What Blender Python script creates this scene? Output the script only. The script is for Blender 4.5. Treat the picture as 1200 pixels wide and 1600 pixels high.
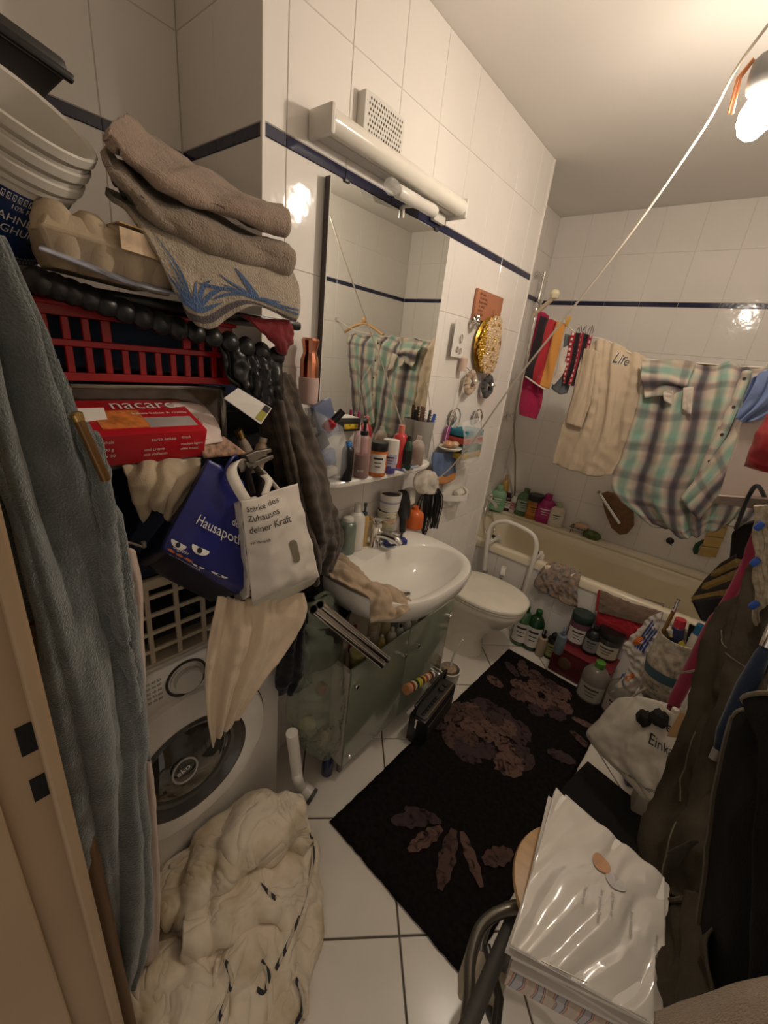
import bpy, bmesh, math, random
import numpy as np
from mathutils import Vector, Matrix, noise
random.seed(7)
SC = bpy.context.scene
COL = SC.collection
for o in list(bpy.data.objects):
    bpy.data.objects.remove(o)

# ------------------------------------------------------------------ camera
CAM_C = Vector((1.0212, -0.7624, 1.5939))
CAM_R = ((0.757871, 0.643253, 0.10889), (0.308836, -0.20671, -0.928381), (-0.574675, 0.737222, -0.355319))
FPX = 641.97                       # focal length in pixels of a 1200 x 1600 frame
cam_d = bpy.data.cameras.new('camera')
cam_d.sensor_fit = 'HORIZONTAL'
cam_d.sensor_width = 36.0
cam_d.lens = FPX * 36.0 / 1200.0
cam_d.clip_start = 0.01
cam = bpy.data.objects.new('camera', cam_d)
COL.objects.link(cam)
mx = Matrix.Identity(4)
for i in range(3):
    mx[i][0] = CAM_R[0][i]; mx[i][1] = -CAM_R[1][i]; mx[i][2] = -CAM_R[2][i]; mx[i][3] = CAM_C[i]
cam.matrix_world = mx
SC.camera = cam

# ------------------------------------------------------------------ world, exposure
world = bpy.data.worlds.new('world')
SC.world = world
world.use_nodes = True
world.node_tree.nodes['Background'].inputs[0].default_value = (1.0, 0.86, 0.72, 1)
world.node_tree.nodes['Background'].inputs[1].default_value = 0.36     # added ambient fill through the doorway, raised to lift the shadows
SC.view_settings.view_transform = 'Standard'
SC.view_settings.look = 'None'
SC.view_settings.gamma = 1.0
SC.view_settings.use_curve_mapping = False
SC.view_settings.exposure = 0.25
BULB = Vector((0.84, 0.70, 2.215))
BULB_STRENGTH = 270.0
BULB_COLOR = (1.0, 0.855, 0.70)

# ------------------------------------------------------------------ helpers: photo pixel -> point on a plane of the room
def ray(u, v):
    a, b = (u - 600) / FPX, (v - 800) / FPX
    return Vector([CAM_R[0][i] * a + CAM_R[1][i] * b + CAM_R[2][i] for i in range(3)])
def PX(u, v, x=None, y=None, z=None):
    d = ray(u, v)
    if x is not None: t = (x - CAM_C.x) / d.x
    elif y is not None: t = (y - CAM_C.y) / d.y
    else: t = (z - CAM_C.z) / d.z
    return CAM_C + d * t
def depth_of(p):
    q = p - CAM_C
    return CAM_R[2][0] * q.x + CAM_R[2][1] * q.y + CAM_R[2][2] * q.z
def ztop(p, u, v):
    """height at which the vertical line through p passes the sight line of a pixel"""
    d = ray(u, v); h = Vector((d.x, d.y)); q = Vector((p.x - CAM_C.x, p.y - CAM_C.y))
    t = h.dot(q) / h.dot(h)
    return CAM_C.z + d.z * t

# ------------------------------------------------------------------ materials
MATS = {}
def nt(m): return m.node_tree.nodes, m.node_tree.links
def M(name, col=(.8, .8, .8), rough=.5, metal=0.0, var=.08, scale=12.0, bump=0.0, bscale=200.0, trans=0.0, alpha=1.0,
      coat=0.0, sheen=0.0, spec=.5, ior=1.45, emit=None, estr=0.0, sub=0.0, bdist=.002, stretch=None):
    if name in MATS: return MATS[name]
    m = bpy.data.materials.new(name); m.use_nodes = True
    N, L = nt(m); b = N['Principled BSDF']
    b.inputs['Roughness'].default_value = rough
    b.inputs['Metallic'].default_value = metal
    b.inputs['IOR'].default_value = ior
    b.inputs['Specular IOR Level'].default_value = spec
    b.inputs['Transmission Weight'].default_value = trans
    b.inputs['Alpha'].default_value = alpha
    b.inputs['Coat Weight'].default_value = coat
    b.inputs['Sheen Weight'].default_value = sheen
    if sub:
        b.inputs['Subsurface Weight'].default_value = sub
        b.inputs['Subsurface Radius'].default_value = (.01, .008, .006)
    tc = N.new('ShaderNodeTexCoord')
    mp = N.new('ShaderNodeMapping'); L.new(tc.outputs['Object'], mp.inputs[0])
    if stretch: mp.inputs['Scale'].default_value = stretch
    n1 = N.new('ShaderNodeTexNoise'); n1.inputs['Scale'].default_value = scale; n1.inputs['Detail'].default_value = 4
    L.new(mp.outputs[0], n1.inputs['Vector'])
    cr = N.new('ShaderNodeValToRGB')
    lo = [max(0, c * (1 - var)) for c in col]; hi = [min(1, c * (1 + var)) for c in col]
    cr.color_ramp.elements[0].position = .3; cr.color_ramp.elements[1].position = .7
    cr.color_ramp.elements[0].color = (*lo, 1); cr.color_ramp.elements[1].color = (*hi, 1)
    L.new(n1.outputs['Fac'], cr.inputs[0]); L.new(cr.outputs[0], b.inputs['Base Color'])
    if bump:
        n2 = N.new('ShaderNodeTexNoise'); n2.inputs['Scale'].default_value = bscale; n2.inputs['Detail'].default_value = 3
        L.new(mp.outputs[0], n2.inputs['Vector'])
        bp = N.new('ShaderNodeBump'); bp.inputs['Strength'].default_value = bump; bp.inputs['Distance'].default_value = bdist
        L.new(n2.outputs['Fac'], bp.inputs['Height']); L.new(bp.outputs[0], b.inputs['Normal'])
    if emit:
        b.inputs['Emission Color'].default_value = (*emit, 1); b.inputs['Emission Strength'].default_value = estr
    MATS[name] = m
    return m
def base_link(m, out):
    N, L = nt(m); L.new(out, N['Principled BSDF'].inputs['Base Color'])
def math_node(N, L, op, a, b=None, c=None):
    n = N.new('ShaderNodeMath'); n.operation = op
    for i, q in enumerate((a, b, c)):
        if q is None: continue
        if isinstance(q, (int, float)): n.inputs[i].default_value = q
        else: L.new(q, n.inputs[i])
    return n.outputs[0]
def ramp(N, L, fac, stops, mode='LINEAR'):
    cr = N.new('ShaderNodeValToRGB'); cr.color_ramp.interpolation = mode
    el = cr.color_ramp.elements
    while len(el) < len(stops): el.new(.5)
    for e, (p, c) in zip(el, stops): e.position = p; e.color = (*c, 1)
    L.new(fac, cr.inputs[0]); return cr.outputs[0]
def mixc(N, L, fac, a, b, mode='MIX'):
    n = N.new('ShaderNodeMix'); n.data_type = 'RGBA'; n.blend_type = mode
    if isinstance(fac, (int, float)): n.inputs[0].default_value = fac
    else: L.new(fac, n.inputs[0])
    for i, q in ((6, a), (7, b)):
        if isinstance(q, tuple): n.inputs[i].default_value = (*q, 1)
        else: L.new(q, n.inputs[i])
    return n.outputs[2]
def uvxy(N, L):
    tc = N.new('ShaderNodeTexCoord'); s = N.new('ShaderNodeSeparateXYZ'); L.new(tc.outputs['UV'], s.inputs[0])
    return s.outputs[0], s.outputs[1], tc
def plastic(name, col, rough=.35, **k): return M(name, col, rough, var=k.pop('var', .04), **k)
def clear(name, col=(.95, .97, .97), rough=.08, alpha=.35, **k):
    return M(name, col, rough, alpha=alpha, var=.02, **k)
def chrome(): return M('chrome', (.78, .76, .74), .12, metal=1.0, var=.03)
def cloth_mat(name, col, var=.15, bump=.5, bscale=500, scale=9, sheen=.2, rough=.9):
    return M(name, col, rough, var=var, bump=bump, bscale=bscale, scale=scale, sheen=sheen, spec=.15)

# ------------------------------------------------------------------ mesh helpers
class MB:
    def __init__(s): s.v = []; s.f = []; s.uv = None
    def add(s, v, f):
        k = len(s.v); s.v += [Vector(p) for p in v]; s.f += [tuple(i + k for i in q) for q in f]; return s
    def box(s, c, size, rot=None, ch=0.0):
        """box about c; ch > 0 cuts a chamfer on every edge"""
        hx, hy, hz = size[0] / 2, size[1] / 2, size[2] / 2
        c = Vector(c)
        if ch <= 0:
            v = [Vector((sx * hx, sy * hy, sz * hz)) for sx in (-1, 1) for sy in (-1, 1) for sz in (-1, 1)]
            f = [(0, 1, 3, 2), (4, 6, 7, 5), (0, 4, 5, 1), (2, 3, 7, 6), (0, 2, 6, 4), (1, 5, 7, 3)]
        else:
            ch = min(ch, hx * .9, hy * .9, hz * .9)
            bm = bmesh.new(); bmesh.ops.create_cube(bm, size=1.0)
            for q in bm.verts: q.co = Vector((q.co.x * hx * 2, q.co.y * hy * 2, q.co.z * hz * 2))
            bmesh.ops.bevel(bm, geom=bm.edges[:], offset=ch, segments=2, affect='EDGES', profile=.5)
            bm.verts.index_update()
            v = [q.co.copy() for q in bm.verts]; f = [tuple(w.index for w in q.verts) for q in bm.faces]; bm.free()
        if rot is not None: v = [rot @ q for q in v]
        return s.add([q + c for q in v], f)
    def lathe(s, prof, n=24, c=(0, 0, 0), rot=None, sx=1, sy=1, cap=True):
        v = []; f = []
        for r, z in prof:
            for i in range(n):
                a = 2 * math.pi * i / n; v.append(Vector((r * math.cos(a) * sx, r * math.sin(a) * sy, z)))
        for j in range(len(prof) - 1):
            for i in range(n):
                f.append((j * n + i, j * n + (i + 1) % n, (j + 1) * n + (i + 1) % n, (j + 1) * n + i))
        if cap:
            f.append(tuple(range(n - 1, -1, -1))); f.append(tuple((len(prof) - 1) * n + i for i in range(n)))
        if rot is not None: v = [rot @ q for q in v]
        c = Vector(c)
        return s.add([q + c for q in v], f)
    def tube(s, pts, r, n=10, closed=False, cap=True):
        pts = [Vector(p) for p in pts]; m = len(pts)
        rr = r if isinstance(r, (list, tuple)) else [r] * m
        v = []; f = []; up = None
        for i in range(m):
            if closed: t = pts[(i + 1) % m] - pts[i - 1]
            else: t = pts[min(i + 1, m - 1)] - pts[max(i - 1, 0)]
            if t.length < 1e-9: t = Vector((0, 0, 1))
            t.normalize()
            if up is None:
                up = Vector((0, 0, 1)) if abs(t.z) < .9 else Vector((1, 0, 0))
            a = t.cross(up)
            if a.length < 1e-6: a = t.orthogonal()
            a.normalize(); b = t.cross(a); up = -b if False else a.cross(t)
            for k in range(n):
                w = 2 * math.pi * k / n
                v.append(pts[i] + (a * math.cos(w) + up * math.sin(w)) * rr[i])
        for i in range(m if closed else m - 1):
            j = (i + 1) % m
            for k in range(n):
                f.append((i * n + k, i * n + (k + 1) % n, j * n + (k + 1) % n, j * n + k))
        if cap and not closed:
            f.append(tuple(range(n - 1, -1, -1))); f.append(tuple((m - 1) * n + k for k in range(n)))
        return s.add(v, f)
    def prism(s, poly, h, mat=None):
        """extrude a 2-D polygon (x, y) from z=0 to z=h, then transform"""
        n = len(poly)
        v = [Vector((x, y, 0)) for x, y in poly] + [Vector((x, y, h)) for x, y in poly]
        f = [tuple(range(n - 1, -1, -1)), tuple(range(n, 2 * n))] + [(i, (i + 1) % n, n + (i + 1) % n, n + i) for i in range(n)]
        if mat is not None: v = [mat @ q for q in v]
        return s.add(v, f)
    def build(s, name, mat, parent=None, smooth=True, local=False, bevel=0.0, solid=0.0, sub=0, angle=40):
        me = bpy.data.meshes.new(name)
        me.from_pydata([tuple(q) for q in s.v], [], s.f)
        me.validate()
        bm = bmesh.new(); bm.from_mesh(me); bmesh.ops.recalc_face_normals(bm, faces=bm.faces); bm.to_mesh(me); bm.free()
        if s.uv:
            uvl = me.uv_layers.new(name='UVMap')
            for lp in me.loops: uvl.data[lp.index].uv = s.uv[lp.vertex_index]
        if mat is not None: me.materials.append(mat)
        return link(name, me, parent, smooth, local, bevel, solid, sub, angle)
def link(name, me, parent=None, smooth=True, local=False, bevel=0.0, solid=0.0, sub=0, angle=40):
    o = bpy.data.objects.new(name, me); COL.objects.link(o)
    if parent is not None:
        o.parent = parent
        if not local: o.matrix_parent_inverse = parent.matrix_basis.inverted()
    if solid:
        q = o.modifiers.new('solid', 'SOLIDIFY'); q.thickness = solid; q.offset = 0
    if bevel:
        q = o.modifiers.new('bevel', 'BEVEL'); q.width = bevel; q.segments = 2; q.limit_method = 'ANGLE'; q.angle_limit = math.radians(35)
    if sub:
        q = o.modifiers.new('sub', 'SUBSURF'); q.levels = sub; q.render_levels = sub
    if smooth:
        for p in me.polygons: p.use_smooth = True
        me.set_sharp_from_angle(angle=math.radians(angle))
    return o
def tag(o, label=None, cat=None, group=None, kind=None):
    if label: o['label'] = label
    if cat: o['category'] = cat
    if group: o['group'] = group
    if kind: o['kind'] = kind
    return o
def thing(name, label, cat, loc=(0, 0, 0), rot=(0, 0, 0), group=None):
    o = bpy.data.objects.new(name, None); COL.objects.link(o)
    o.empty_display_size = .02
    o.location = loc; o.rotation_euler = rot
    return tag(o, label, cat, group)
def struct(o): o['kind'] = 'structure'; return o
def RX(a): return Matrix.Rotation(math.radians(a), 3, 'X')
def RY(a): return Matrix.Rotation(math.radians(a), 3, 'Y')
def RZ(a): return Matrix.Rotation(math.radians(a), 3, 'Z')
def catmull(p, t):
    """p: list, t in 0..1"""
    n = len(p)
    if n == 1: return p[0]
    x = t * (n - 1); i = min(int(x), n - 2); f = x - i
    p1, p2 = p[i], p[i + 1]
    p0 = p[i - 1] if i > 0 else p1 * 2 - p2
    p3 = p[i + 2] if i + 2 < n else p2 * 2 - p1
    return (p1 * 2 + (p2 - p0) * f + (p0 * 2 - p1 * 5 + p2 * 4 - p3) * f * f + (p1 * 3 - p0 - p2 * 3 + p3) * f ** 3) * .5
def spline(pts, n=40):
    pts = [Vector(p) for p in pts]
    return [catmull(pts, i / (n - 1)) for i in range(n)]
class Sheet:
    """smooth surface through a grid of points, with folds along u and wrinkles; s(u, v) -> point"""
    def __init__(s, rows, folds=(), wr=0.0, wfreq=10.0, seed=0, noise_amp=.5):
        s.rows = [[Vector(p) for p in r] for r in rows]; s.folds = folds; s.wr = wr; s.wf = wfreq; s.sd = seed; s.na = noise_amp
        s.flip = 1.0
        c = s.base(.5, .5); n = s.bn(.5, .5)
        if n.dot(CAM_C - c) < 0: s.flip = -1.0
    def base(s, u, v): return catmull([catmull(r, u) for r in s.rows], v)
    def bn(s, u, v):
        e = .02
        a = s.base(min(1, u + e), v) - s.base(max(0, u - e), v); b = s.base(u, min(1, v + e)) - s.base(u, max(0, v - e))
        n = a.cross(b)
        if n.length < 1e-12: return Vector((1, 0, 0))
        return n.normalized() * s.flip
    def disp(s, u, v, p):
        d = 0.0
        for fo in s.folds:
            cnt, amp, ph = fo[0], fo[1], fo[2]
            skew = fo[3] if len(fo) > 3 else 0.0
            grow = fo[4] if len(fo) > 4 else 0.0      # >0 grows with v, <0 shrinks
            k = 1.0 if grow == 0 else ((1 - grow) + grow * v if grow > 0 else 1 + grow * v)
            w = noise.noise(Vector((u * 3 + s.sd * 7.1, v * 2.2, s.sd * 3.3))) * s.na
            q = math.sin(2 * math.pi * (cnt * (u + skew * v) + ph + w))
            d += amp * k * (q + .25 * math.sin(4 * math.pi * (cnt * (u + skew * v) + ph + w) + 1))
        if s.wr:
            a = noise.noise(p * s.wf + Vector((s.sd * 5.3, 1, 2)))
            b = noise.noise(p * s.wf * 2.3 + Vector((2, s.sd * 4.1, 5)))
            d += s.wr * ((1 - abs(a) * 2) + .5 * b)
        return d
    def __call__(s, u, v, off=0.0):
        p = s.base(u, v)
        return p + s.bn(u, v) * (s.disp(u, v, p) + off)
    def field(s, nu, nv):
        """base points and normals on a grid, as nested lists"""
        def cm(P, n):                     # P: (k, m, 3) -> (n+1, m, 3) along the first axis
            k = P.shape[0]
            x = np.linspace(0, 1, n + 1) * (k - 1); i = np.minimum(x.astype(int), k - 2); f = (x - i)[:, None, None]
            E = np.concatenate([2 * P[:1] - P[1:2], P, 2 * P[-1:] - P[-2:-1]])
            p0, p1, p2, p3 = E[i], E[i + 1], E[i + 2], E[i + 3]
            return .5 * (2 * p1 + (p2 - p0) * f + (2 * p0 - 5 * p1 + 4 * p2 - p3) * f * f + (3 * p1 - p0 - 3 * p2 + p3) * f ** 3)
        R = np.array([[tuple(p) for p in r] for r in s.rows])            # rows (v), cols (u)
        U = cm(R.transpose(1, 0, 2), nu)                                 # (nu+1, rows, 3)
        G = cm(U.transpose(1, 0, 2), nv)                                 # (nv+1, nu+1, 3)
        du = np.gradient(G, axis=1); dv = np.gradient(G, axis=0)
        n = np.cross(du, dv); l = np.linalg.norm(n, axis=2, keepdims=True); l[l < 1e-12] = 1
        n = n / l * s.flip
        return G, n
    def grid(s, nu, nv, off=0.0, mask=None):
        G, n = s.field(nu, nv)
        w = float(np.linalg.norm(np.diff(G[nv // 2], axis=0), axis=1).sum()); h = float(np.linalg.norm(np.diff(G[:, nu // 2], axis=0), axis=1).sum())
        b = MB(); b.uv = []
        for j in range(nv + 1):
            for i in range(nu + 1):
                u, v = i / nu, j / nv; p = Vector(G[j, i])
                b.v.append(p + Vector(n[j, i]) * (s.disp(u, v, p) + off)); b.uv.append((u * w, v * h))
        for j in range(nv):
            for i in range(nu):
                if mask and not mask((i + .5) / nu, (j + .5) / nv): continue
                k = j * (nu + 1) + i
                b.f.append((k, k + 1, k + nu + 2, k + nu + 1))
        return b
def cloth(name, rows, mat, parent=None, nu=60, nv=60, thick=.004, mask=None, **k):
    s = Sheet(rows, **k)
    o = s.grid(nu, nv, mask=mask).build(name, mat, parent, solid=thick, angle=180)
    return o, s
def pillow_bag(name, rows, mat, parent=None, nu=40, nv=50, depth=.08, back=None, open_top=True, **k):
    """a bag: front skin and back skin meeting at the side and bottom seams"""
    s = Sheet(rows, **k)
    b = MB()
    def bulge(u, v):
        e = max(0.0, math.sin(math.pi * u)) ** .5
        w = 1.0 if open_top else max(0, math.sin(math.pi * min(v, .5))) ** .5
        if v > .8: w *= max(0.0, 1 - ((v - .8) / .2) ** 2) ** .5
        if open_top: w *= .35 + .65 * min(1, v / .4)
        return e * w
    G_, N_ = s.field(nu, nv)
    for side in (1, -1):
        for j in range(nv + 1):
            for i in range(nu + 1):
                u, v = i / nu, j / nv
                p = Vector(G_[j, i]); n = Vector(N_[j, i]); bb = bulge(u, v)
                d = s.disp(u, v, p) * (1 if side > 0 else .4)
                b.v.append(p + n * (d + side * depth * .5 * bb))
        k0 = 0 if side > 0 else (nu + 1) * (nv + 1)
        for j in range(nv):
            for i in range(nu):
                q = k0 + j * (nu + 1) + i; f = (q, q + 1, q + nu + 2, q + nu + 1)
                b.f.append(f if side > 0 else f[::-1])
    b.uv = [(q.y, q.z) for q in b.v]
    o = b.build(name, mat, parent, solid=.0012, angle=180)
    def surf(u, v, off=.002):
        p = s.base(u, v); n = s.bn(u, v)
        return p + n * (s.disp(u, v, p) + depth * .5 * bulge(u, v) + off)
    return o, surf
FONT_CACHE = {}
TEXTS = ['eko', '30 40 60', 'nacaro', 'kakao-kekse & creme', 'zarte kekse', 'mit vollkorn', 'und creme', 'frisch', 'trocken lagern', 'ohne zusatz', 'inhalt', '200 g', '4 x 50', '6%', 'SAHNE-', 'JOGHURT', '10% Fett', 'ot', 'Hausapotheke', 'deine', 'Digestiv', '#1 Hausmittel', 'Stärke des', 'Zuhauses', 'deiner Kraft', 'mit Vernunft', 'hergestellt aus recyceltem papier', 'BODY MIST', 'Ein Gast', 'ist wie der', 'Regen wenn', 'er anhält', 'wird er', 'zur Last', '6', 'Life', 'hygiene', 'Dein', 'Einkauf', 'Mehrweg Tragetasche', 'Sehr geehrte Damen', 'und Herren wir', 'freuen uns', 'Ihnen mitzuteilen', 'Abteilung Service']
def make_texts(lst):
    obs = []
    for txt in lst:
        c = bpy.data.curves.new('t', 'FONT'); c.body = txt; c.size = 1.0; c.resolution_u = 3
        o = bpy.data.objects.new('t', c); COL.objects.link(o); obs.append((txt, o, c))
    dg = bpy.context.evaluated_depsgraph_get()
    for txt, o, c in obs:
        me = bpy.data.meshes.new_from_object(o.evaluated_get(dg))
        bm = bmesh.new(); bm.from_mesh(me); bmesh.ops.triangulate(bm, faces=bm.faces)
        FONT_CACHE[txt] = ([(q.co.x, q.co.y) for q in bm.verts], [tuple(w.index for w in q.verts) for q in bm.faces])
        bm.free(); bpy.data.meshes.remove(me)
    for txt, o, c in obs: bpy.data.objects.remove(o); bpy.data.curves.remove(c)
make_texts(TEXTS)                     # all lettering at once, while the scene is still light
def text_mesh(txt):
    if txt not in FONT_CACHE: make_texts([txt])
    return FONT_CACHE[txt]
def text_on(txt, fn, mat, parent, name='lettering', local=False):
    """fn(tx, ty) -> point; tx, ty in em units of the text line"""
    v, f = text_mesh(txt)
    b = MB(); b.add([fn(x, y) for x, y in v], f)
    return b.build(name, mat, parent, smooth=False, local=local)
def text_flat(txt, origin, ux, uy, size, mat, parent, name='lettering', local=False, off=None):
    o, ux, uy = Vector(origin), Vector(ux).normalized(), Vector(uy).normalized()
    n = ux.cross(uy) * (off if off else .0008)
    return text_on(txt, lambda x, y: o + ux * x * size + uy * y * size + n, mat, parent, name, local)
def copy_tree(o, parent=None):
    c = o.copy(); COL.objects.link(c); c.parent = parent
    for ch in list(o.children): copy_tree(ch, c)
    return c

# soft heap of the duvet, prepared while the scene is still light
ROLLS = [  # soft rolls of the heap: photo points, height of the roll axis, radius
    ([(235, 1400), (290, 1345), (360, 1300), (425, 1278), (470, 1285)], (.15, .20, .21, .20, .15), .058), ([(300, 1425), (360, 1372), (420, 1350), (472, 1335)], (.11, .13, .12, .09), .052), ([(235, 1470), (300, 1450), (365, 1420), (430, 1400)], (.12, .13, .12, .10), .052),
    ([(230, 1540), (300, 1510), (345, 1490), (400, 1480)], (.10, .10, .10, .08), .055), ([(480, 1290), (484, 1345), (465, 1410), (440, 1470), (410, 1540)], (.09, .07, .06, .05, .04), .045), ([(190, 1585), (260, 1575), (330, 1570), (400, 1560)], (.08, .07, .06, .05), .055),
    ([(440, 1500), (462, 1535), (455, 1580), (420, 1620)], (.03, .03, .03, .03), .040), ([(330, 1590), (360, 1640), (300, 1680)], (.05, .05, .06), .055), ([(225, 1430), (205, 1510), (190, 1600)], (.12, .12, .10), .065), ([(370, 1500), (395, 1530), (385, 1580)], (.05, .05, .04), .042)]
b = MB()
for pts, zs_, r_ in ROLLS:
    r_ *= .85; c = spline([PX(u, v, z=zz) - Vector((0, 0, zz * .3)) for (u, v), zz in zip(pts, zs_)], 26)
    c = [Vector((max(.172 + r_ + .004, p.x), max(-.72 + r_, p.y), max(r_ * .8, p.z))) for p in c]
    n_ = len(c); b.tube(c, [r_ * (.55 + .45 * min(1, 5 * k / n_, 5 * (n_ - 1 - k) / n_)) * (1 + .13 * math.sin(k * .9 + r_ * 300)) for k in range(n_)], 16)
b.lathe([(.001, .005), (1.0, .006), (.96, .03), (.7, .045), (.001, .05)], 40, (.41, -.43, 0), sx=.235, sy=.27)
tmp = b.build('heap', None)
md = tmp.modifiers.new('r', 'REMESH'); md.mode = 'VOXEL'; md.voxel_size = .0075
md = tmp.modifiers.new('s', 'SMOOTH'); md.iterations = 3; md.factor = .5
dg = bpy.context.evaluated_depsgraph_get()
HEAP_MESH = bpy.data.meshes.new_from_object(tmp.evaluated_get(dg)); bpy.data.objects.remove(tmp)

# ------------------------------------------------------------------ room
XN, Y0, Y1, YB, XR, XREC, YF, ZC = -0.385, -0.066, 1.54, 2.328, 1.50, -0.23, -0.73, 2.545
ZS, HS, RH, RU, TW = 2.060, 0.027, 0.2515, 0.2545, 0.2
def tile_nodes(name, col, rough):
    m = M(name, col, rough, var=.03, scale=3, bump=.5, bscale=11, bdist=.004, spec=.5)
    return m
TILE = tile_nodes('cream_glazed_tile', (.84, .80, .755), .08)
NAVY = tile_nodes('navy_glazed_tile', (.018, .020, .055), .14)
GROUT = M('wall_grout', (.80, .76, .70), .9, var=.1, scale=40)
FTILE = M('floor_tile', (.74, .69, .62), .22, var=.05, scale=5, bump=.15, bscale=9, bdist=.002)
FGROUT = M('floor_grout', (.13, .11, .09), .95, var=.2, scale=30)
PAINT = M('ceiling_paint', (.82, .78, .73), .92, var=.02, scale=2, bump=.1, bscale=120)
TM = {}
def tile_mesh(w, h, mat, t=.006):
    key = (round(w, 4), round(h, 4), mat.name)
    if key in TM: return TM[key]
    c = .0014
    v = [(x, y, 0) for x, y in ((0, 0), (w, 0), (w, h), (0, h))] + [(x, y, t - c) for x, y in ((0, 0), (w, 0), (w, h), (0, h))] + \
        [(x, y, t) for x, y in ((c, c), (w - c, c), (w - c, h - c), (c, h - c))]
    f = [(0, 1, 5, 4), (1, 2, 6, 5), (2, 3, 7, 6), (3, 0, 4, 7), (4, 5, 9, 8), (5, 6, 10, 9), (6, 7, 11, 10), (7, 4, 8, 11), (8, 9, 10, 11)]
    me = bpy.data.meshes.new('tile'); me.from_pydata(v, [], f); me.materials.append(mat); TM[key] = me
    return me
def tiled_wall(name, origin, udir, normal, width, ucuts, ends=(.05, .05), zmin=0.0, thick=.06, zmax=ZC):
    """wall slab behind its tiles; origin at u=0 on the finished tile face"""
    udir, normal = Vector(udir), Vector(normal); o = Vector(origin)
    c = o + udir * (width + ends[1] - ends[0]) / 2 - normal * (.0028 + thick / 2) + Vector((0, 0, (zmin + zmax) / 2))
    w = MB(); size = [abs(udir[i]) * (width + ends[0] + ends[1]) + abs(normal[i]) * thick for i in range(2)] + [zmax - zmin]
    wall = struct(w.box(c, size).build(name, GROUT, smooth=False))
    rows = []
    z = ZS - HS
    rows.append((ZS - HS, ZS, True))
    while z > zmin:
        rows.append((max(z - RH, zmin), z, False)); z -= RH
    z = ZS
    while z < zmax - .01:
        rows.append((z, min(z + RU, zmax), False)); z += RU
    cuts = sorted({0.0, width} | {q for q in ucuts if .004 < q < width - .004})
    g = .0007
    rot = Matrix((udir, Vector((0, 0, 1)), udir.cross(Vector((0, 0, 1))))).transposed()
    flip = udir.cross(Vector((0, 0, 1))).dot(normal) < 0
    for z0, z1, navy in rows:
        if z1 - z0 < .012: continue
        for a, b in zip(cuts[:-1], cuts[1:]):
            if b - a < .008: continue
            me = tile_mesh(b - a - 2 * g, z1 - z0 - 2 * g, NAVY if navy else TILE)
            t = bpy.data.objects.new('stripe_tile' if navy else 'tile', me); COL.objects.link(t)
            if not flip:
                mm = Matrix((udir, Vector((0, 0, 1)), normal)).transposed().to_4x4()
                mm.translation = o + udir * (a + g) + Vector((0, 0, z0 + g)) - normal * .006
            else:
                mm = Matrix((-udir, Vector((0, 0, 1)), normal)).transposed().to_4x4()
                mm.translation = o + udir * (b - g) + Vector((0, 0, z0 + g)) - normal * .006
            t.parent = wall; t.matrix_local = mm
    return wall
def cuts(start, width, first):
    return [first + i * TW - start for i in range(-20, 40)]
tiled_wall('wall_mirror_side', (0, Y0, 0), (0, 1, 0), (1, 0, 0), Y1 - Y0, cuts(Y0, 0, 0.0), (-.008, -.008))
tiled_wall('wall_niche_end', (XN, Y0, 0), (1, 0, 0), (0, -1, 0), -XN, cuts(XN, 0, -.205), (.05, -.008))
tiled_wall('wall_niche', (XN, YF, 0), (0, 1, 0), (1, 0, 0), Y0 - YF, cuts(YF, 0, -.266))
tiled_wall('wall_recess', (XREC, Y1, 0), (0, 1, 0), (1, 0, 0), YB - Y1, cuts(Y1, 0, YB - .2), (.04, .05))
tiled_wall('wall_back', (XREC, YB, 0), (1, 0, 0), (0, -1, 0), XR - XREC, cuts(XREC, 0, -.027))
tiled_wall('wall_right', (XR, YF, 0), (0, 1, 0), (-1, 0, 0), YB - YF, cuts(YF, 0, 1.535))
w = MB().box((XREC / 2 - .038, Y1 - .034, ZC / 2), (-XREC - .06, .06, ZC))
struct(w.build('wall_recess_return', TILE, smooth=False))
for i, (cx, cy) in enumerate(((.002, Y0 - .002), (.002, Y1 - .001))):
    struct(MB().box((cx, cy, ZC / 2), (.008, .008, ZC - .01)).build('trim_%d' % (i + 1), TILE, smooth=False))
# front wall with the doorway the photograph is taken from
WALLP = M('front_wall_paint', (.62, .56, .48), .9, var=.03)
DX0, DX1, DZ = .53, 1.40, 2.05
wf = MB().box(((XN + DX0 - .03) / 2, YF - .06, ZC / 2), (DX0 - .03 - XN, .12, ZC)).box(((DX1 + .03 + XR) / 2, YF - .06, ZC / 2), (XR - DX1 - .03, .12, ZC))
wf.box(((DX0 + DX1) / 2, YF - .06, (DZ + ZC) / 2 + .015), (DX1 - DX0 + .06, .12, ZC - DZ - .03))
struct(wf.build('wall_front', WALLP, smooth=False))
struct(MB().box(((XN + XR) / 2, (YF + YB) / 2, ZC + .03), (XR - XN + .2, YB - YF + .3, .06)).build('ceiling', PAINT, smooth=False))
fl = struct(MB().box(((XN + XR) / 2, (YF + YB) / 2 - .1, -.034), (XR - XN + .2, YB - YF + .4, .06)).build('floor', FGROUT, smooth=False))
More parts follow.
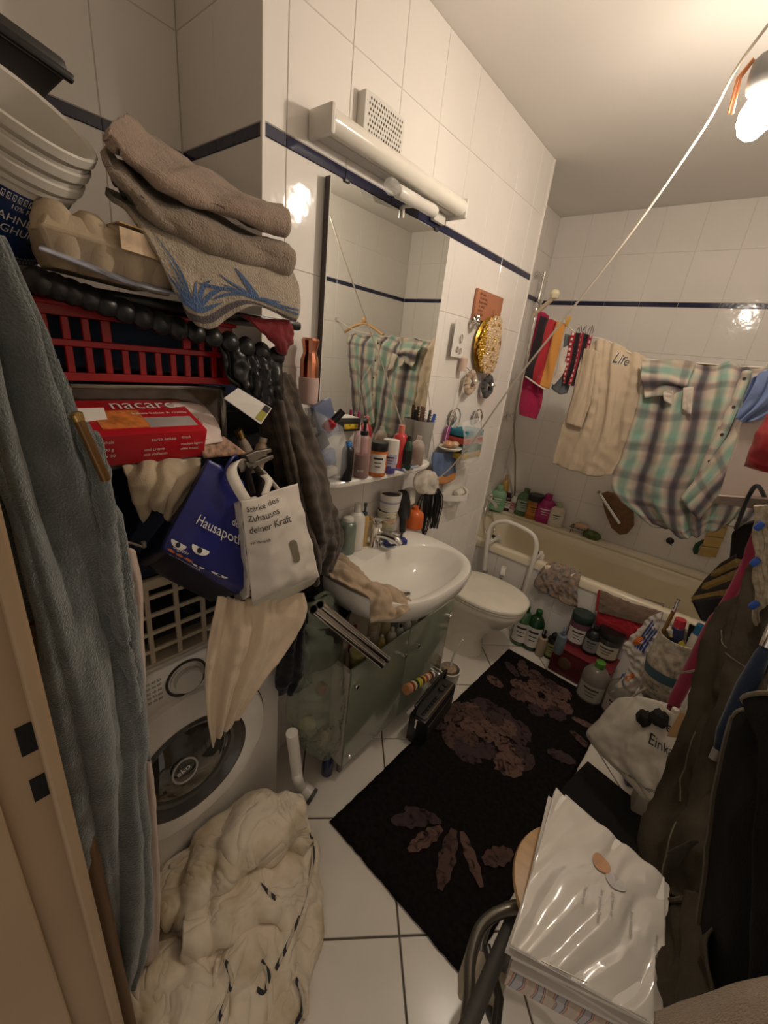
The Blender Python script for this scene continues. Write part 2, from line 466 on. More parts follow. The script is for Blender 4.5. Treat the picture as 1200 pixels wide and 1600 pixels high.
# diagonal floor tiles
def clip(poly, axis, val, keep_less):
    out = []
    for i in range(len(poly)):
        a, b = poly[i], poly[(i + 1) % len(poly)]
        ia = (a[axis] <= val) == keep_less or a[axis] == val
        ib = (b[axis] <= val) == keep_less or b[axis] == val
        if ia: out.append(a)
        if ia != ib:
            t = (val - a[axis]) / (b[axis] - a[axis]); out.append((a[0] + (b[0] - a[0]) * t, a[1] + (b[1] - a[1]) * t))
    return out
FT, S0, T0 = .334, .459, .075
r2 = math.sqrt(.5)
for i in range(-8, 10):
    for j in range(-8, 10):
        g = .003
        sq = []
        for a, b in ((0, 0), (1, 0), (1, 1), (0, 1)):
            s_ = S0 + (i + a) * FT + (g if a == 0 else -g); t_ = T0 + (j + b) * FT + (g if b == 0 else -g)
            sq.append(((s_ - t_) * r2, (s_ + t_) * r2))
        p = sq
        for ax, val, less in ((0, XN, False), (0, XR, True), (1, YF - .2, False), (1, 1.62, True)):
            if len(p) > 2: p = clip(p, ax, val, less)
        if len(p) < 3: continue
        area = abs(sum(p[k][0] * p[(k + 1) % len(p)][1] - p[(k + 1) % len(p)][0] * p[k][1] for k in range(len(p)))) / 2
        if area < 1e-4: continue
        cx = sum(q[0] for q in p) / len(p); cy = sum(q[1] for q in p) / len(p)
        b = MB(); n = len(p)
        ins = [(cx + (q[0] - cx) * .992, cy + (q[1] - cy) * .992) for q in p]
        b.v = [Vector((q[0], q[1], -.006)) for q in p] + [Vector((q[0], q[1], -.0015)) for q in p] + [Vector((q[0], q[1], 0)) for q in ins]
        b.f = [(k, (k + 1) % n, n + (k + 1) % n, n + k) for k in range(n)] + [(n + k, n + (k + 1) % n, 2 * n + (k + 1) % n, 2 * n + k) for k in range(n)] + [tuple(range(2 * n, 3 * n))]
        b.build('tile', FTILE, fl, smooth=False)
# ------------------------------------------------------------------ shared materials
WHITE_PL = plastic('white_plastic', (.74, .71, .65), .3)
CERAM = M('white_ceramic', (.80, .77, .71), .08, var=.02, scale=3, coat=.3)
BLACKP = plastic('black_plastic', (.012, .012, .013), .35)
DARKP = plastic('charcoal_plastic', (.035, .033, .03), .4)
CHROME = chrome()
BRASS = M('brass', (.62, .42, .16), .25, metal=1.0)
PRINT_BLACK = M('black_print', (.02, .02, .022), .6, var=.02)
PRINT_WHITE = M('white_print', (.82, .80, .76), .6, var=.02)
PRINT_RED = M('red_print', (.55, .03, .05), .5, var=.02)
PAPER = M('white_paper', (.80, .77, .72), .8, var=.03)
WOOD = M('light_wood', (.55, .33, .15), .4, var=.18, scale=6, stretch=(1, 8, 1))

# ------------------------------------------------------------------ hanging bulb on its wires
t = thing('pendant_lamp', 'bare glowing bulb in a grey socket hanging from ceiling wires', 'lamp', BULB)
axis = (PX(1196, 108, y=.70) - BULB).normalized()
rot = Vector((0, 0, 1)).rotation_difference(axis).to_matrix()
b = MB().lathe([(.001, -.052), (.014, -.05), (.028, -.036), (.034, -.014), (.032, .006), (.022, .026), (.016, .036), (.015, .044)], 28, BULB, rot)
GLOW = M('glowing_bulb', (1, .9, .8), .4, emit=BULB_COLOR, estr=BULB_STRENGTH, var=0)
b.build('bulb', GLOW, t)
SOCK = plastic('grey_socket', (.30, .29, .28), .45)
MB().lathe([(.018, .040), (.027, .041), (.030, .05), (.030, .075), (.026, .098), (.016, .108), (.008, .112)], 28, BULB, rot).build('socket', SOCK, t)
top = BULB + axis * .11
WIRE = plastic('pale_cable', (.62, .55, .46), .5)
WIRE2 = plastic('brown_wire', (.16, .08, .045), .5)
COPPER = M('copper_wire', (.75, .36, .18), .3, metal=1.0)
hook = Vector((top.x + .05, top.y, ZC - .01))
MB().tube(spline([top, top + Vector((-.004, 0, .03)), top + Vector((-.012, 0, .06)), top + Vector((.0, .0, .09)), top + Vector((.03, 0, .16)), hook], 40), .0028, 8).build('wire', WIRE2, t)
MB().tube(spline([top + Vector((-.012, 0, .06)), top + Vector((-.03, .0, .10)), top + Vector((-.05, 0, .13)), top + Vector((-.035, 0, .155)), top + Vector((-.015, 0, .13)), top + Vector((-.03, 0, .105)), top + Vector((-.01, 0, .12)), top + Vector((.02, 0, .16)), hook + Vector((.01, 0, 0))], 50), .0022, 8).build('wire', WIRE, t)
MB().box(top + Vector((-.006, 0, .075)), (.020, .012, .032), RY(-35), .002).build('connector', plastic('tan_connector', (.45, .33, .2), .4), t)
pa, pb = PX(1152, 122, y=.70), PX(1138, 178, y=.70)
MB().tube([pa + Vector((.02, 0, .03)), pa, pb], .003, 8).build('loose_wire', COPPER, t)
MB().tube([pa + Vector((.022, 0, .028)), pa + Vector((.006, .004, 0)), pb + Vector((.008, 0, -.002))], .003, 8).build('loose_wire', COPPER, t)
MB().lathe([(.03, 0), (.03, -.012), (.012, -.02)], 20, (hook.x, hook.y, ZC)).build('ceiling_rose', WHITE_PL, t)

# ------------------------------------------------------------------ mirror
MIRR = M('mirror_glass', (.86, .88, .84), .012, metal=1.0, var=.01)
t = thing('wall_mirror', 'large frameless wall mirror above the ceramic shelf', 'mirror', (.004, .42, 1.22))
mz0, mz1, my0, my1 = 1.215, 2.018, .122, .708
MB().box((.0285, (my0 + my1) / 2, (mz0 + mz1) / 2), (.005, my1 - my0, mz1 - mz0)).build('glass', MIRR, t, smooth=False)
MB().box((.0145, (my0 + my1) / 2, (mz0 + mz1) / 2), (.022, my1 - my0 - .004, mz1 - mz0 - .004)).build('backing_board', plastic('mirror_backing', (.10, .085, .08), .7), t, smooth=False)
for yy in (.175, .615):
    MB().box((.020, yy, mz1 + .001), (.032, .02, .010), ch=.002).build('clip', DARKP, t)

# ------------------------------------------------------------------ strip light over the mirror
t = thing('strip_light', 'long white fluorescent strip light over the mirror', 'lamp', (.0, .385, 2.06))
ya, yb, zt = .065, .71, 2.098
MB().box((.022, (ya + yb) / 2, zt + .002), (.042, yb - ya, .040), ch=.004).build('housing', WHITE_PL, t)
MB().lathe([(.026, 0), (.026, yb - ya - .02)], 24, (.062, yb - .01, zt + .006), RX(90)).build('diffuser_tube', M('opal_tube', (.80, .76, .68), .22, var=.02, coat=.4), t)
for yy in (ya + .004, yb - .004):
    MB().box((.045, yy, zt + .003), (.088, .016, .062), ch=.008).build('end_cap', WHITE_PL, t)
MB().box((.012, .645, zt - .035), (.018, .07, .03), ch=.003).build('switch_housing', WHITE_PL, t)

# ------------------------------------------------------------------ small clip lamp with a clear bulb
t = thing('clip_lamp', 'small white lamp with a clear unlit bulb clipped on the mirror top edge', 'lamp', (.03, .56, 2.02))
pb_, ps, pe = PX(606, 290, x=.075), PX(622, 297, x=.075), PX(680, 331, x=.06)
ax = (pb_ - pe).normalized(); rot = Vector((0, 0, 1)).rotation_difference(ax).to_matrix()
L_ = (ps - pe).length
MB().lathe([(.004, 0), (.016, .004), (.018, .02), (.017, L_ * .5), (.0185, L_ * .5 + .002), (.0185, L_ * .98), (.015, L_)], 24, pe, rot).build('lamp_holder', WHITE_PL, t)
GLASS = clear('clear_glass', (.95, .95, .92), .03, .25)
MB().lathe([(.011, -.002), (.013, .01), (.020, .022), (.0215, .034), (.017, .048), (.008, .055), (.001, .0565)], 24, ps, rot).build('bulb', GLASS, t)
MB().tube([ps + ax * .005, ps + ax * .03 + Vector((.004, 0, 0)), ps + ax * .03 - Vector((.004, 0, 0)), ps + ax * .005], .001, 6).build('filament', BRASS, t)
pm = PX(642, 318, x=.06)
MB().tube([pm, Vector((.036, pm.y - .004, 2.03)), Vector((.036, pm.y - .004, 2.0))], .005, 8).tube([pm + Vector((0, .012, -.003)), Vector((.022, pm.y + .01, 2.036)), Vector((.012, pm.y + .01, 2.03))], .005, 8).build('clip', WHITE_PL, t)

# ------------------------------------------------------------------ ventilation grille
t = thing('vent_grille', 'white perforated ventilation cover on the wall above the strip light', 'vent', (0, .31, 2.12))
a_, b_ = PX(556, 183, x=.03), PX(622, 242, x=.03)
vy0, vy1, vz0, vz1 = .225, .395, 2.135, 2.235
poly = []
for i in range(13):
    a = i / 12; poly.append((vy0 + (vy1 - vy0) * a, vz0 - .012 * math.sin(math.pi * a)))
for i in range(13):
    a = i / 12; poly.append((vy1 - (vy1 - vy0) * a, vz1 + .004 * math.sin(math.pi * a)))
mt = Matrix(((0, 0, 1), (1, 0, 0), (0, 1, 0))).to_4x4()
MB().prism(poly, .030, mt).build('cover', WHITE_PL, t, smooth=False, bevel=.003)
DK = M('vent_hole_dark', (.05, .045, .04), .9)
for j in range(8):
    n = 14
    for i in range(n):
        y = vy0 + .018 + (i + (.5 if j % 2 else 0)) * .0102; z = vz0 + .008 + j * .0115
        if y > vy1 - .012: continue
        MB().prism([(-.0026, 0), (0, -.0042), (.0026, 0), (0, .0042)], .0012, Matrix.Translation((.0295, y, z)) @ mt).build('hole', DK, t, smooth=False)

# ------------------------------------------------------------------ ceramic shelf
SHZ = 1.205
poly = [(.0, .07), (.10, .07), (.125, .085), (.14, .12), (.150, .25), (.150, .45), (.142, .60), (.125, .65), (.10, .668), (.0, .668)]
o = MB().prism(poly, .022, Matrix.Translation((.003, 0, SHZ - .022))).build('ceramic_shelf', CERAM, bevel=.006)
tag(o, 'white ceramic shelf on the wall crowded with toiletries', 'shelf')

# ------------------------------------------------------------------ washbasin
def ring(n, fx, z): return [Vector((*fx(2 * math.pi * i / n), z)) for i in range(n)]
def se(a, cx, cy, rxf, rxb, ry, e):
    c, s_ = math.cos(a), math.sin(a)
    x = math.copysign(abs(c) ** (2 / e), c); y = math.copysign(abs(s_) ** (2 / e), s_)
    return (cx + x * (rxf if x > 0 else rxb), cy + y * ry)
def loft(b, rings, cap0=False, cap1=False):
    n = len(rings[0]); k = len(b.v)
    for r in rings: b.v += r
    for j in range(len(rings) - 1):
        for i in range(n):
            b.f.append((k + j * n + i, k + j * n + (i + 1) % n, k + (j + 1) * n + (i + 1) % n, k + (j + 1) * n + i))
    if cap0: b.f.append(tuple(k + i for i in range(n - 1, -1, -1)))
    if cap1: b.f.append(tuple(k + (len(rings) - 1) * n + i for i in range(n)))
    return b
SKZ, SKY = .872, .385
t = thing('washbasin', 'white ceramic washbasin with a chrome drain under the shelf', 'washbasin', (0, SKY, .68))
n = 72
rg = []
for z, cx, rf, rb, ry, e in ((.705, .15, .15, .145, .16, 2.4), (.72, .16, .20, .155, .21, 2.4), (.77, .17, .26, .165, .265, 2.5), (.82, .178, .285, .175, .290, 2.7), (.86, .178, .292, .175, .298, 2.8), (SKZ, .178, .286, .175, .293, 2.8),
                             (SKZ - .001, .292, .145, .152, .262, 2.5), (SKZ - .012, .290, .136, .145, .252, 2.4), (SKZ - .06, .285, .118, .130, .225, 2.3), (SKZ - .105, .28, .09, .10, .17, 2.2), (SKZ - .125, .275, .05, .055, .09, 2.0), (SKZ - .128, .27, .02, .02, .02, 2.0)):
    rg.append(ring(n, lambda a: tuple(max(.003, q) if i == 0 else q for i, q in enumerate(se(a, cx, SKY, rf, rb, ry, e))), z))
loft(MB(), rg, True, True).build('basin', CERAM, t, angle=60)
MB().lathe([(.023, -.003), (.026, .002), (.024, .006), (.001, .007)], 24, (.27, SKY, SKZ - .122)).build('drain', CHROME, t)
MB().lathe([(.011, 0), (.012, .003), (.006, .004)], 16, PX(597, 862, z=.845), RY(62)).build('overflow_hole', DARKP, t)
# faucet
t = thing('basin_tap', 'chrome mixer tap at the back of the washbasin', 'tap', (.075, .435, SKZ))
MB().lathe([(.026, 0), (.026, .006), (.021, .012), (.020, .075), (.023, .085), (.022, .10), (.014, .106)], 24, (.078, .41, SKZ)).build('body', CHROME, t)
MB().tube(spline([(.078, .41, SKZ + .055), (.12, .42, SKZ + .06), (.17, .43, SKZ + .055), (.185, .435, SKZ + .04)], 14), [.016] * 10 + [.014] * 4, 14).build('spout', CHROME, t)
MB().box((.06, .41, SKZ + .113), (.028, .028, .016), ch=.004).tube([(.075, .41, SKZ + .113), (.13, .42, SKZ + .135)], [.009, .006], 10).build('lever', CHROME, t)

# ------------------------------------------------------------------ vanity cabinet with green glass doors
CX, CY0, CY1, CZ1 = .272, .11, .80, .535
WHLAM = M('white_laminate', (.62, .57, .47), .4, var=.05, scale=6)
GGLASS = M('green_frosted_glass', (.24, .27, .20), .22, var=.06, scale=4, trans=.0, coat=.6)
t = thing('vanity_cabinet', 'low cabinet with green frosted glass doors below the washbasin', 'cabinet', (.14, .45, 0))
zb = .075
MB().box((CX / 2 + .003, CY0 + .009, (zb + CZ1) / 2), (CX - .006, .018, CZ1 - zb)).build('side_panel', WHLAM, t, smooth=False)
MB().box((CX / 2 + .003, CY1 - .009, (zb + CZ1) / 2), (CX - .006, .018, CZ1 - zb)).build('side_panel', WHLAM, t, smooth=False)
MB().box((CX / 2 + .003, (CY0 + CY1) / 2, zb + .009), (CX - .006, CY1 - CY0 - .036, .018)).build('bottom_panel', WHLAM, t, smooth=False)
MB().box((.01, (CY0 + CY1) / 2, (zb + CZ1) / 2), (.012, CY1 - CY0 - .036, CZ1 - zb)).build('back_panel', WHLAM, t, smooth=False)
MB().box((CX / 2 + .003, (CY0 + CY1) / 2, CZ1 - .085), (CX - .02, CY1 - CY0 - .036, .016)).build('inner_shelf', WHLAM, t, smooth=False)
MB().box((CX / 2, CY1 - .10, CZ1 - .006), (CX - .006, .16, .018)).build('top_panel', WHLAM, t, smooth=False)
ym = (CY0 + CY1) / 2
for y0_, y1_, yk in ((CY0 + .002, ym - .002, ym - .045), (ym + .002, CY1 - .002, ym + .045)):
    d = MB().box((CX + .006, (y0_ + y1_) / 2, (zb + CZ1) / 2 + .012), (.008, y1_ - y0_, CZ1 - zb + .018), ch=.002).build('door', GGLASS, t)
    MB().lathe([(.006, 0), (.006, .012), (.011, .016), (.011, .024), (.008, .027)], 16, (CX + .0095, yk, CZ1 - .075), RY(90)).build('knob', CHROME, d)
    for zz in (zb + .05, CZ1 - .06):
        yh = y0_ + .022 if yk > (y0_ + y1_) / 2 else y1_ - .022
        MB().lathe([(.010, 0), (.011, .01), (.008, .016)], 16, (CX + .0095, yh, zz), RY(90)).build('hinge_cap', CHROME, d)
for yy in (CY0 + .03, CY1 - .03):
    for xx in (.04, CX - .03):
        MB().lathe([(.012, 0), (.012, zb)], 12, (xx, yy, 0)).build('foot', M('grey_metal', (.25, .24, .22), .4, metal=.8), t)

# ------------------------------------------------------------------ toilet
t = thing('toilet', 'cream floor-standing toilet with its lid closed beside the bathtub', 'toilet', (.2, 1.24, 0))
TY = 1.235
CREAMC = M('cream_ceramic', (.82, .77, .67), .10, var=.03, scale=4, coat=.3)
SEATP = plastic('cream_seat', (.84, .79, .68), .18)
def egg(a, cx, rf, rb, ry): return se(a, cx, TY, rf, rb, ry, 2.25)
rg = []
for z, cx, rf, rb, ry in ((0.0, .17, .14, .14, .105), (.03, .17, .135, .135, .10), (.10, .17, .125, .15, .092), (.18, .19, .15, .17, .105), (.27, .22, .21, .20, .145), (.34, .24, .245, .22, .172), (.375, .245, .25, .225, .178), (.385, .245, .246, .225, .176)):
    rg.append(ring(48, lambda a: egg(a, cx, rf, rb, ry), z))
loft(MB(), rg, True, True).build('bowl', CREAMC, t, angle=60)
def slab(z0, z1, cx, rf, rb, ry, dome=0.0):
    r = [ring(48, lambda a: egg(a, cx, rf * k, rb * k, ry * k), z) for k, z in ((.97, z0), (1, z0 + .003), (1, z1 - .005), (.985, z1 - .001), (.93, z1 + dome * .4), (.5, z1 + dome), (.02, z1 + dome))]
    return loft(MB(), r, True, True)
slab(.3865, .402, .25, .248, .215, .180).build('seat', SEATP, t, angle=60)
slab(.404, .424, .25, .252, .215, .184, .006).build('lid', SEATP, t, angle=60)
for dy in (-.07, .07):
    MB().lathe([(.012, -.02), (.012, .02)], 12, (.052, TY + dy, .402), RX(90)).build('hinge', SEATP, t)

# ------------------------------------------------------------------ bathtub
TZ = .535
TUBM = M('yellowed_enamel', (.84, .75, .57), .14, var=.06, scale=2.5, coat=.3)
t = thing('bathtub', 'yellowed white built-in bathtub along the far wall', 'bathtub', (.63, 1.96, .1))
TX0, TX1, TY0_, TY1_ = XREC + .004, XR - .008, 1.60, YB - .004
def rr(x0, x1, y0, y1, r, z, n=10):
    out = []
    for cx, cy, a0 in ((x1 - r, y1 - r, 0), (x0 + r, y1 - r, 90), (x0 + r, y0 + r, 180), (x1 - r, y0 + r, 270)):
        for i in range(n):
            a = math.radians(a0 + 90 * i / (n - 1)); out.append(Vector((cx + r * math.cos(a), cy + r * math.sin(a), z)))
    return out
rg = [rr(TX0, TX1, TY0_, TY1_, .01, TZ - .05), rr(TX0, TX1, TY0_, TY1_, .012, TZ - .012), rr(TX0 + .003, TX1 - .003, TY0_ + .003, TY1_ - .001, .014, TZ - .003), rr(TX0 + .012, TX1 - .012, TY0_ + .012, TY1_ - .003, .02, TZ),
      rr(TX0 + .06, TX1 - .06, TY0_ + .05, TY1_ - .125, .10, TZ), rr(TX0 + .07, TX1 - .07, TY0_ + .06, TY1_ - .135, .11, TZ - .008), rr(TX0 + .09, TX1 - .09, TY0_ + .075, TY1_ - .15, .12, TZ - .08),
      rr(TX0 + .13, TX1 - .18, TY0_ + .10, TY1_ - .17, .13, TZ - .28), rr(TX0 + .17, TX1 - .28, TY0_ + .125, TY1_ - .18, .12, TZ - .37), rr(TX0 + .24, TX1 - .36, TY0_ + .18, TY1_ - .23, .09, TZ - .395)]
loft(MB(), rg, False, True).build('tub_shell', TUBM, t, angle=60)
MB().lathe([(.03, 0), (.032, .003), (.001, .006)], 20, (.25, 1.93, TZ - .394)).build('drain', CHROME, t)
TLZ = .556
MB().box(((TX0 + TX1) / 2, (TY1_ - .11 + TY1_) / 2, (TZ + TLZ) / 2), (TX1 - TX0, .11, TLZ - TZ), ch=.006).build('back_ledge', TUBM, t)
# tiled apron
tub_root = t
ap = MB().box(((TX0 + TX1) / 2, 1.625, (TZ - .03) / 2), (TX1 - TX0, .02, TZ - .03)).build('apron', GROUT, t, smooth=False)
for r_, (z0, z1) in enumerate(((.003, .252), (.255, TZ - .032))):
    x = TX0
    for i in range(10):
        x1_ = min(XREC + .2 * (i + 1) - .03, TX1)
        if x1_ - x < .02: break
        me = tile_mesh(x1_ - x - .003, z1 - z0, TILE)
        q = bpy.data.objects.new('tile', me); COL.objects.link(q); q.parent = ap
        mm = Matrix((Vector((1, 0, 0)), Vector((0, 0, 1)), Vector((0, -1, 0)))).transposed().to_4x4(); mm.translation = Vector((x + .0015, 1.616, z0))
        q.matrix_basis = mm; x = x1_

# grab rail clamped over the tub edge
t = thing('grab_rail', 'white tubular grab rail clamped over the bathtub edge', 'grab rail', (.22, 1.58, .3))
WTUBE = plastic('white_coated_steel', (.78, .75, .69), .25)
Y_ = 1.555
pth = [PX(756, 897, y=Y_), PX(761, 850, y=Y_), PX(766, 826, y=Y_), PX(775, 817, y=Y_), PX(792, 815, y=Y_), PX(815, 824, y=Y_), PX(832, 835, y=Y_), PX(838, 848, y=Y_), PX(836, 868, y=Y_), PX(822, 915, y=Y_), PX(815, 940, y=Y_)]
MB().tube(spline(pth, 70), .013, 14).build('hoop', WTUBE, t)
for (u, v) in ((765, 848), (833, 875)):
    p = PX(u, v, y=Y_)
    p.z = TZ + .028
    MB().tube([p + Vector((0, -.0, 0)), p + Vector((.0, .13, 0))], .014, 12).build('clamp_arm', WTUBE, t)
    MB().box(p + Vector((0, .125, -.05)), (.05, .02, .09), ch=.006).build('clamp_pad', WTUBE, t)
    MB().lathe([(.004, 0), (.004, .016), (.012, .016), (.013, .026), (.008, .03)], 6, p + Vector((0, .04, .008))).build('clamp_knob', BLACKP, t, smooth=False)
for (u, v) in ((757, 897), (815, 940)):
    p = PX(u, v, y=Y_)
    MB().lathe([(.016, -.012), (.016, .03)], 14, p).build('rubber_end', plastic('grey_rubber', (.35, .32, .28), .7), t)

# ------------------------------------------------------------------ washing machine facing the room
WX, WY0, WY1, WZ = .168, -.716, -.112, .85
WMW = M('white_enamel', (.80, .76, .70), .3, var=.03, scale=4)
t = thing('washing_machine', 'white front-loading washing machine behind the crumpled duvet', 'washing machine', (-.1, -.41, 0))
MB().box(((XN + .02 + WX) / 2, (WY0 + WY1) / 2, WZ / 2 + .01), (WX - XN - .02, WY1 - WY0, WZ - .02), ch=.006).build('casing', WMW, t)
MB().box((WX + .003, (WY0 + WY1) / 2, .775), (.012, WY1 - WY0 - .004, .135), ch=.004).build('control_panel', WMW, t)
MB().box((WX + .010, -.59, .775), (.006, .17, .105), ch=.003).build('detergent_drawer', WMW, t)
PC = Vector((WX, -.415, .50))
MB().lathe([(.235, -.004), (.237, .010), (.23, .02), (.16, .034), (.155, .034)], 64, PC, RY(90), cap=False).build('door_ring', plastic('white_door_ring', (.84, .80, .74), .2), t)
MB().lathe([(.158, .035), (.150, .037), (.135, .024), (.125, .018)], 64, PC, RY(90), cap=False).build('door_trim', M('dark_chrome_ring', (.10, .095, .09), .2, metal=.6), t)
MB().lathe([(.135, .022), (.12, .018), (.10, .03), (.06, .045), (.001, .05)], 64, PC, RY(90), cap=False).build('door_glass', M('smoked_door_glass', (.035, .033, .028), .07, coat=1.0, var=.2), t)
rim = MB().lathe([(.034, 0), (.034, .003), (.029, .003), (.029, 0)], 40, PC + Vector((.050, -.03, .03)), RY(78), cap=False).build('logo_ring', M('silver_print', (.45, .43, .4), .4, metal=.4), t)
lo = PC + Vector((.0525, -.03, .03))
text_flat('eko', lo + Vector((.0, -.020, -.008)), (0, 1, .25), (-.1, -.25, 1), .024, PRINT_WHITE, rim)
MB().lathe([(.04, 0), (.04, .004), (.034, .004), (.034, .018), (.03, .022)], 32, Vector((WX + .009, -.405, .785)), RY(90)).build('program_dial', WMW, t)
MB().lathe([(.052, 0), (.052, .0025), (.046, .0025), (.046, 0)], 40, Vector((WX + .0095, -.405, .785)), RY(90), cap=False).build('dial_ring', DARKP, t)
MB().lathe([(.2375, -.002), (.2375, .0015), (.242, .0015), (.242, -.002)], 64, PC, RY(90), cap=False).build('gap_shade_ring', DARKP, t)  # dark ring added for the shade in the groove around the door
MB().box((WX + .0105, -.20, .785), (.004, .15, .06), ch=.001).build('display', DARKP, t)
for k in range(5):
    text_flat('30 40 60', (WX + .0095, -.50, .815 - k * .014), (0, 1, 0), (0, 0, 1), .010, PRINT_BLACK, t)
MB().box((WX + .003, -.25, .06), (.01, .10, .09), ch=.003).build('filter_flap', WMW, t)
# ------------------------------------------------------------------ tower of things over the washing machine
def quad(b, a, c, d, e): b.add([a, c, d, e], [(0, 1, 2, 3)]); return b
# cream lattice laundry basket
CREAMP = plastic('cream_plastic', (.62, .53, .40), .45)
t = thing('laundry_basket', 'cream lattice plastic laundry basket on top of the washing machine', 'basket', (0, -.40, WZ))
bx0, bx1, by0, by1, bz0, bz1 = -.30, .165, -.66, -.16, WZ + .001, 1.085
MB().box(((bx0 + bx1) / 2, (by0 + by1) / 2, bz0 + .004), (bx1 - bx0, by1 - by0, .008), ch=.002).build('base', CREAMP, t)
for (c, s_) in ((((bx0 + bx1) / 2, by0, bz1 - .012), (bx1 - bx0 + .02, .018, .024)), (((bx0 + bx1) / 2, by1, bz1 - .012), (bx1 - bx0 + .02, .018, .024)), ((bx0, (by0 + by1) / 2, bz1 - .012), (.018, by1 - by0, .024)), ((bx1, (by0 + by1) / 2, bz1 - .012), (.018, by1 - by0, .024))):
    MB().box(c, s_, ch=.003).build('rim', CREAMP, t)
for i in range(9):
    y = by0 + (by1 - by0) * i / 8
    MB().box((bx1, y, (bz0 + bz1) / 2), (.007, .010, bz1 - bz0 - .024)).build('bar', CREAMP, t, smooth=False)
for j in range(1, 5):
    z = bz0 + (bz1 - bz0) * j / 5
    MB().box((bx1, (by0 + by1) / 2, z), (.006, by1 - by0, .009)).build('bar', CREAMP, t, smooth=False)
for i in range(8):
    x = bx0 + (bx1 - bx0) * i / 7
    for yy in (by0, by1):
        MB().box((x, yy, (bz0 + bz1) / 2), (.010, .007, bz1 - bz0 - .024)).build('bar', CREAMP, t, smooth=False)
DARKC = cloth_mat('dark_laundry', (.02, .019, .022))
rows = [[(x, y, bz0 + .05 + .12 * math.sin(3.1 * i / 4) * math.sin(3.1 * j / 4)) for j, y in enumerate((by0 + .02, by0 + .15, -.4, by1 - .15, by1 - .02))] for i, x in enumerate((bx0 + .02, -.2, -.07, .06, bx1 - .02))]
o, _ = cloth('dark_laundry', rows, DARKC, wr=.02, wfreq=14, nu=30, nv=30)
tag(o, 'dark crumpled laundry inside the cream lattice basket', 'laundry')
# navy box above the basket
NAVYC = cloth_mat('navy_canvas', (.010, .012, .034), bscale=300)
t = thing('storage_box', 'dark navy fabric storage box standing on the laundry basket', 'box', (0, -.4, 1.087))
MB().box((-.06, -.40, 1.22), (.46, .54, .262), ch=.012).build('body', NAVYC, t)
MB().box((-.06, -.40, 1.352), (.475, .555, .014), ch=.005).build('lid', NAVYC, t)
# dark folded blankets that carry the red basket
for k, (z0, z1) in enumerate(((1.361, 1.43), (1.431, 1.50))):
    o = MB().box((-.11, -.37, (z0 + z1) / 2), (.40, .52, z1 - z0), ch=.025).build('folded_blanket', cloth_mat('navy_blanket' if k else 'black_blanket', (.012, .02, .05) if k else (.014, .012, .014)))
    tag(o, ('folded blue-black blanket directly under the red basket', 'folded black blanket lying on the navy storage box')[0 if k else 1], 'blanket')
# magazines on the navy box
def flat_stack(name, label, cat, pts, z0, h, mat, rows=3):
    b = MB(); n = len(pts); v = [Vector((p.x, p.y, z0)) for p in pts] + [Vector((p.x, p.y, z0 + h)) for p in pts]
    b.add(v, [tuple(range(n - 1, -1, -1)), tuple(range(n, 2 * n))] + [(i, (i + 1) % n, n + (i + 1) % n, n + i) for i in range(n)])
    o = b.build(name, mat, smooth=False); return tag(o, label, cat)
GLOSSY = M('glossy_magazine', (.20, .20, .24), .25, var=.9, scale=30)
flat_stack('magazine', 'glossy magazine under the red biscuit box', 'magazine', [Vector((.02, -.66, 0)), Vector((.25, -.64, 0)), Vector((.235, -.42, 0)), Vector((.01, -.44, 0))], 1.3605, .012, GLOSSY)
# red biscuit box
REDC = M('red_card', (.50, .015, .025), .3, var=.05)
ORC = M('orange_card', (.62, .20, .05), .35, var=.4, scale=60)
c0 = PX(146, 718, x=.262); c1 = PX(317, 696, x=.262)
rb = thing('biscuit_box', 'flat red cardboard box with white lettering on the pile of papers', 'box', (c0.x, (c0.y + c1.y) / 2, 1.374))
uy_ = Vector((c1.x - c0.x, c1.y - c0.y, 0)).normalized(); un = Vector((-.94, 0, .34)); ln = (c1 - c0).length
zb_, hb, dp = 1.373, .058, .115
base = Vector((c0.x, c0.y, zb_))
uzb = Vector((.34, 0, .94)); rotb = Matrix((uy_, un, uzb)).transposed()
MB().box(base + uy_ * ln / 2 + un * dp / 2 + uzb * hb / 2, (ln, dp, hb), rotb, .001).build('carton', REDC, rb)
MB().box(base + uy_ * ln * .30 + un * dp * .42 + uzb * (hb + .0004), (ln * .4, dp * .5, .0008), rotb).build('printed_panel', ORC, rb, smooth=False)
MB().box(base + uy_ * ln * .72 + un * dp * .30 + uzb * (hb + .0004), (ln * .46, dp * .28, .0008), rotb).build('printed_panel', M('silver_card', (.45, .42, .40), .3, var=.2), rb, smooth=False)
zt_ = uzb * (hb + .0012)
text_flat('nacaro', base + uy_ * ln * .28 + un * dp * .70 + zt_, uy_, un, .042, PRINT_WHITE, rb)
text_flat('kakao-kekse & creme', base + uy_ * ln * .42 + un * dp * .52 + zt_, uy_, un, .011, PRINT_WHITE, rb)
for k, (a, z_, tx, sz) in enumerate(((.46, .043, 'zarte kekse', .009), (.40, .014, 'mit vollkorn', .008), (.40, .024, 'und creme', .008), (.74, .044, 'frisch', .008), (.74, .030, 'trocken lagern', .007), (.74, .020, 'ohne zusatz', .007), (.05, .044, 'inhalt', .008), (.05, .03, '200 g', .008), (.05, .018, '4 x 50', .008))):
    text_flat(tx, base + uy_ * ln * a + uzb * z_ - un * .0006, uy_, uzb, sz, PRINT_WHITE, rb)
# note card
o = MB().box(PX(128, 662, x=.24) + Vector((0, 0, .0)), (.001, .075, .05), RZ(3) @ RY(-28)).build('note_card', PAPER, smooth=False)
tag(o, 'small cream note card leaning on the left of the red box', 'card')
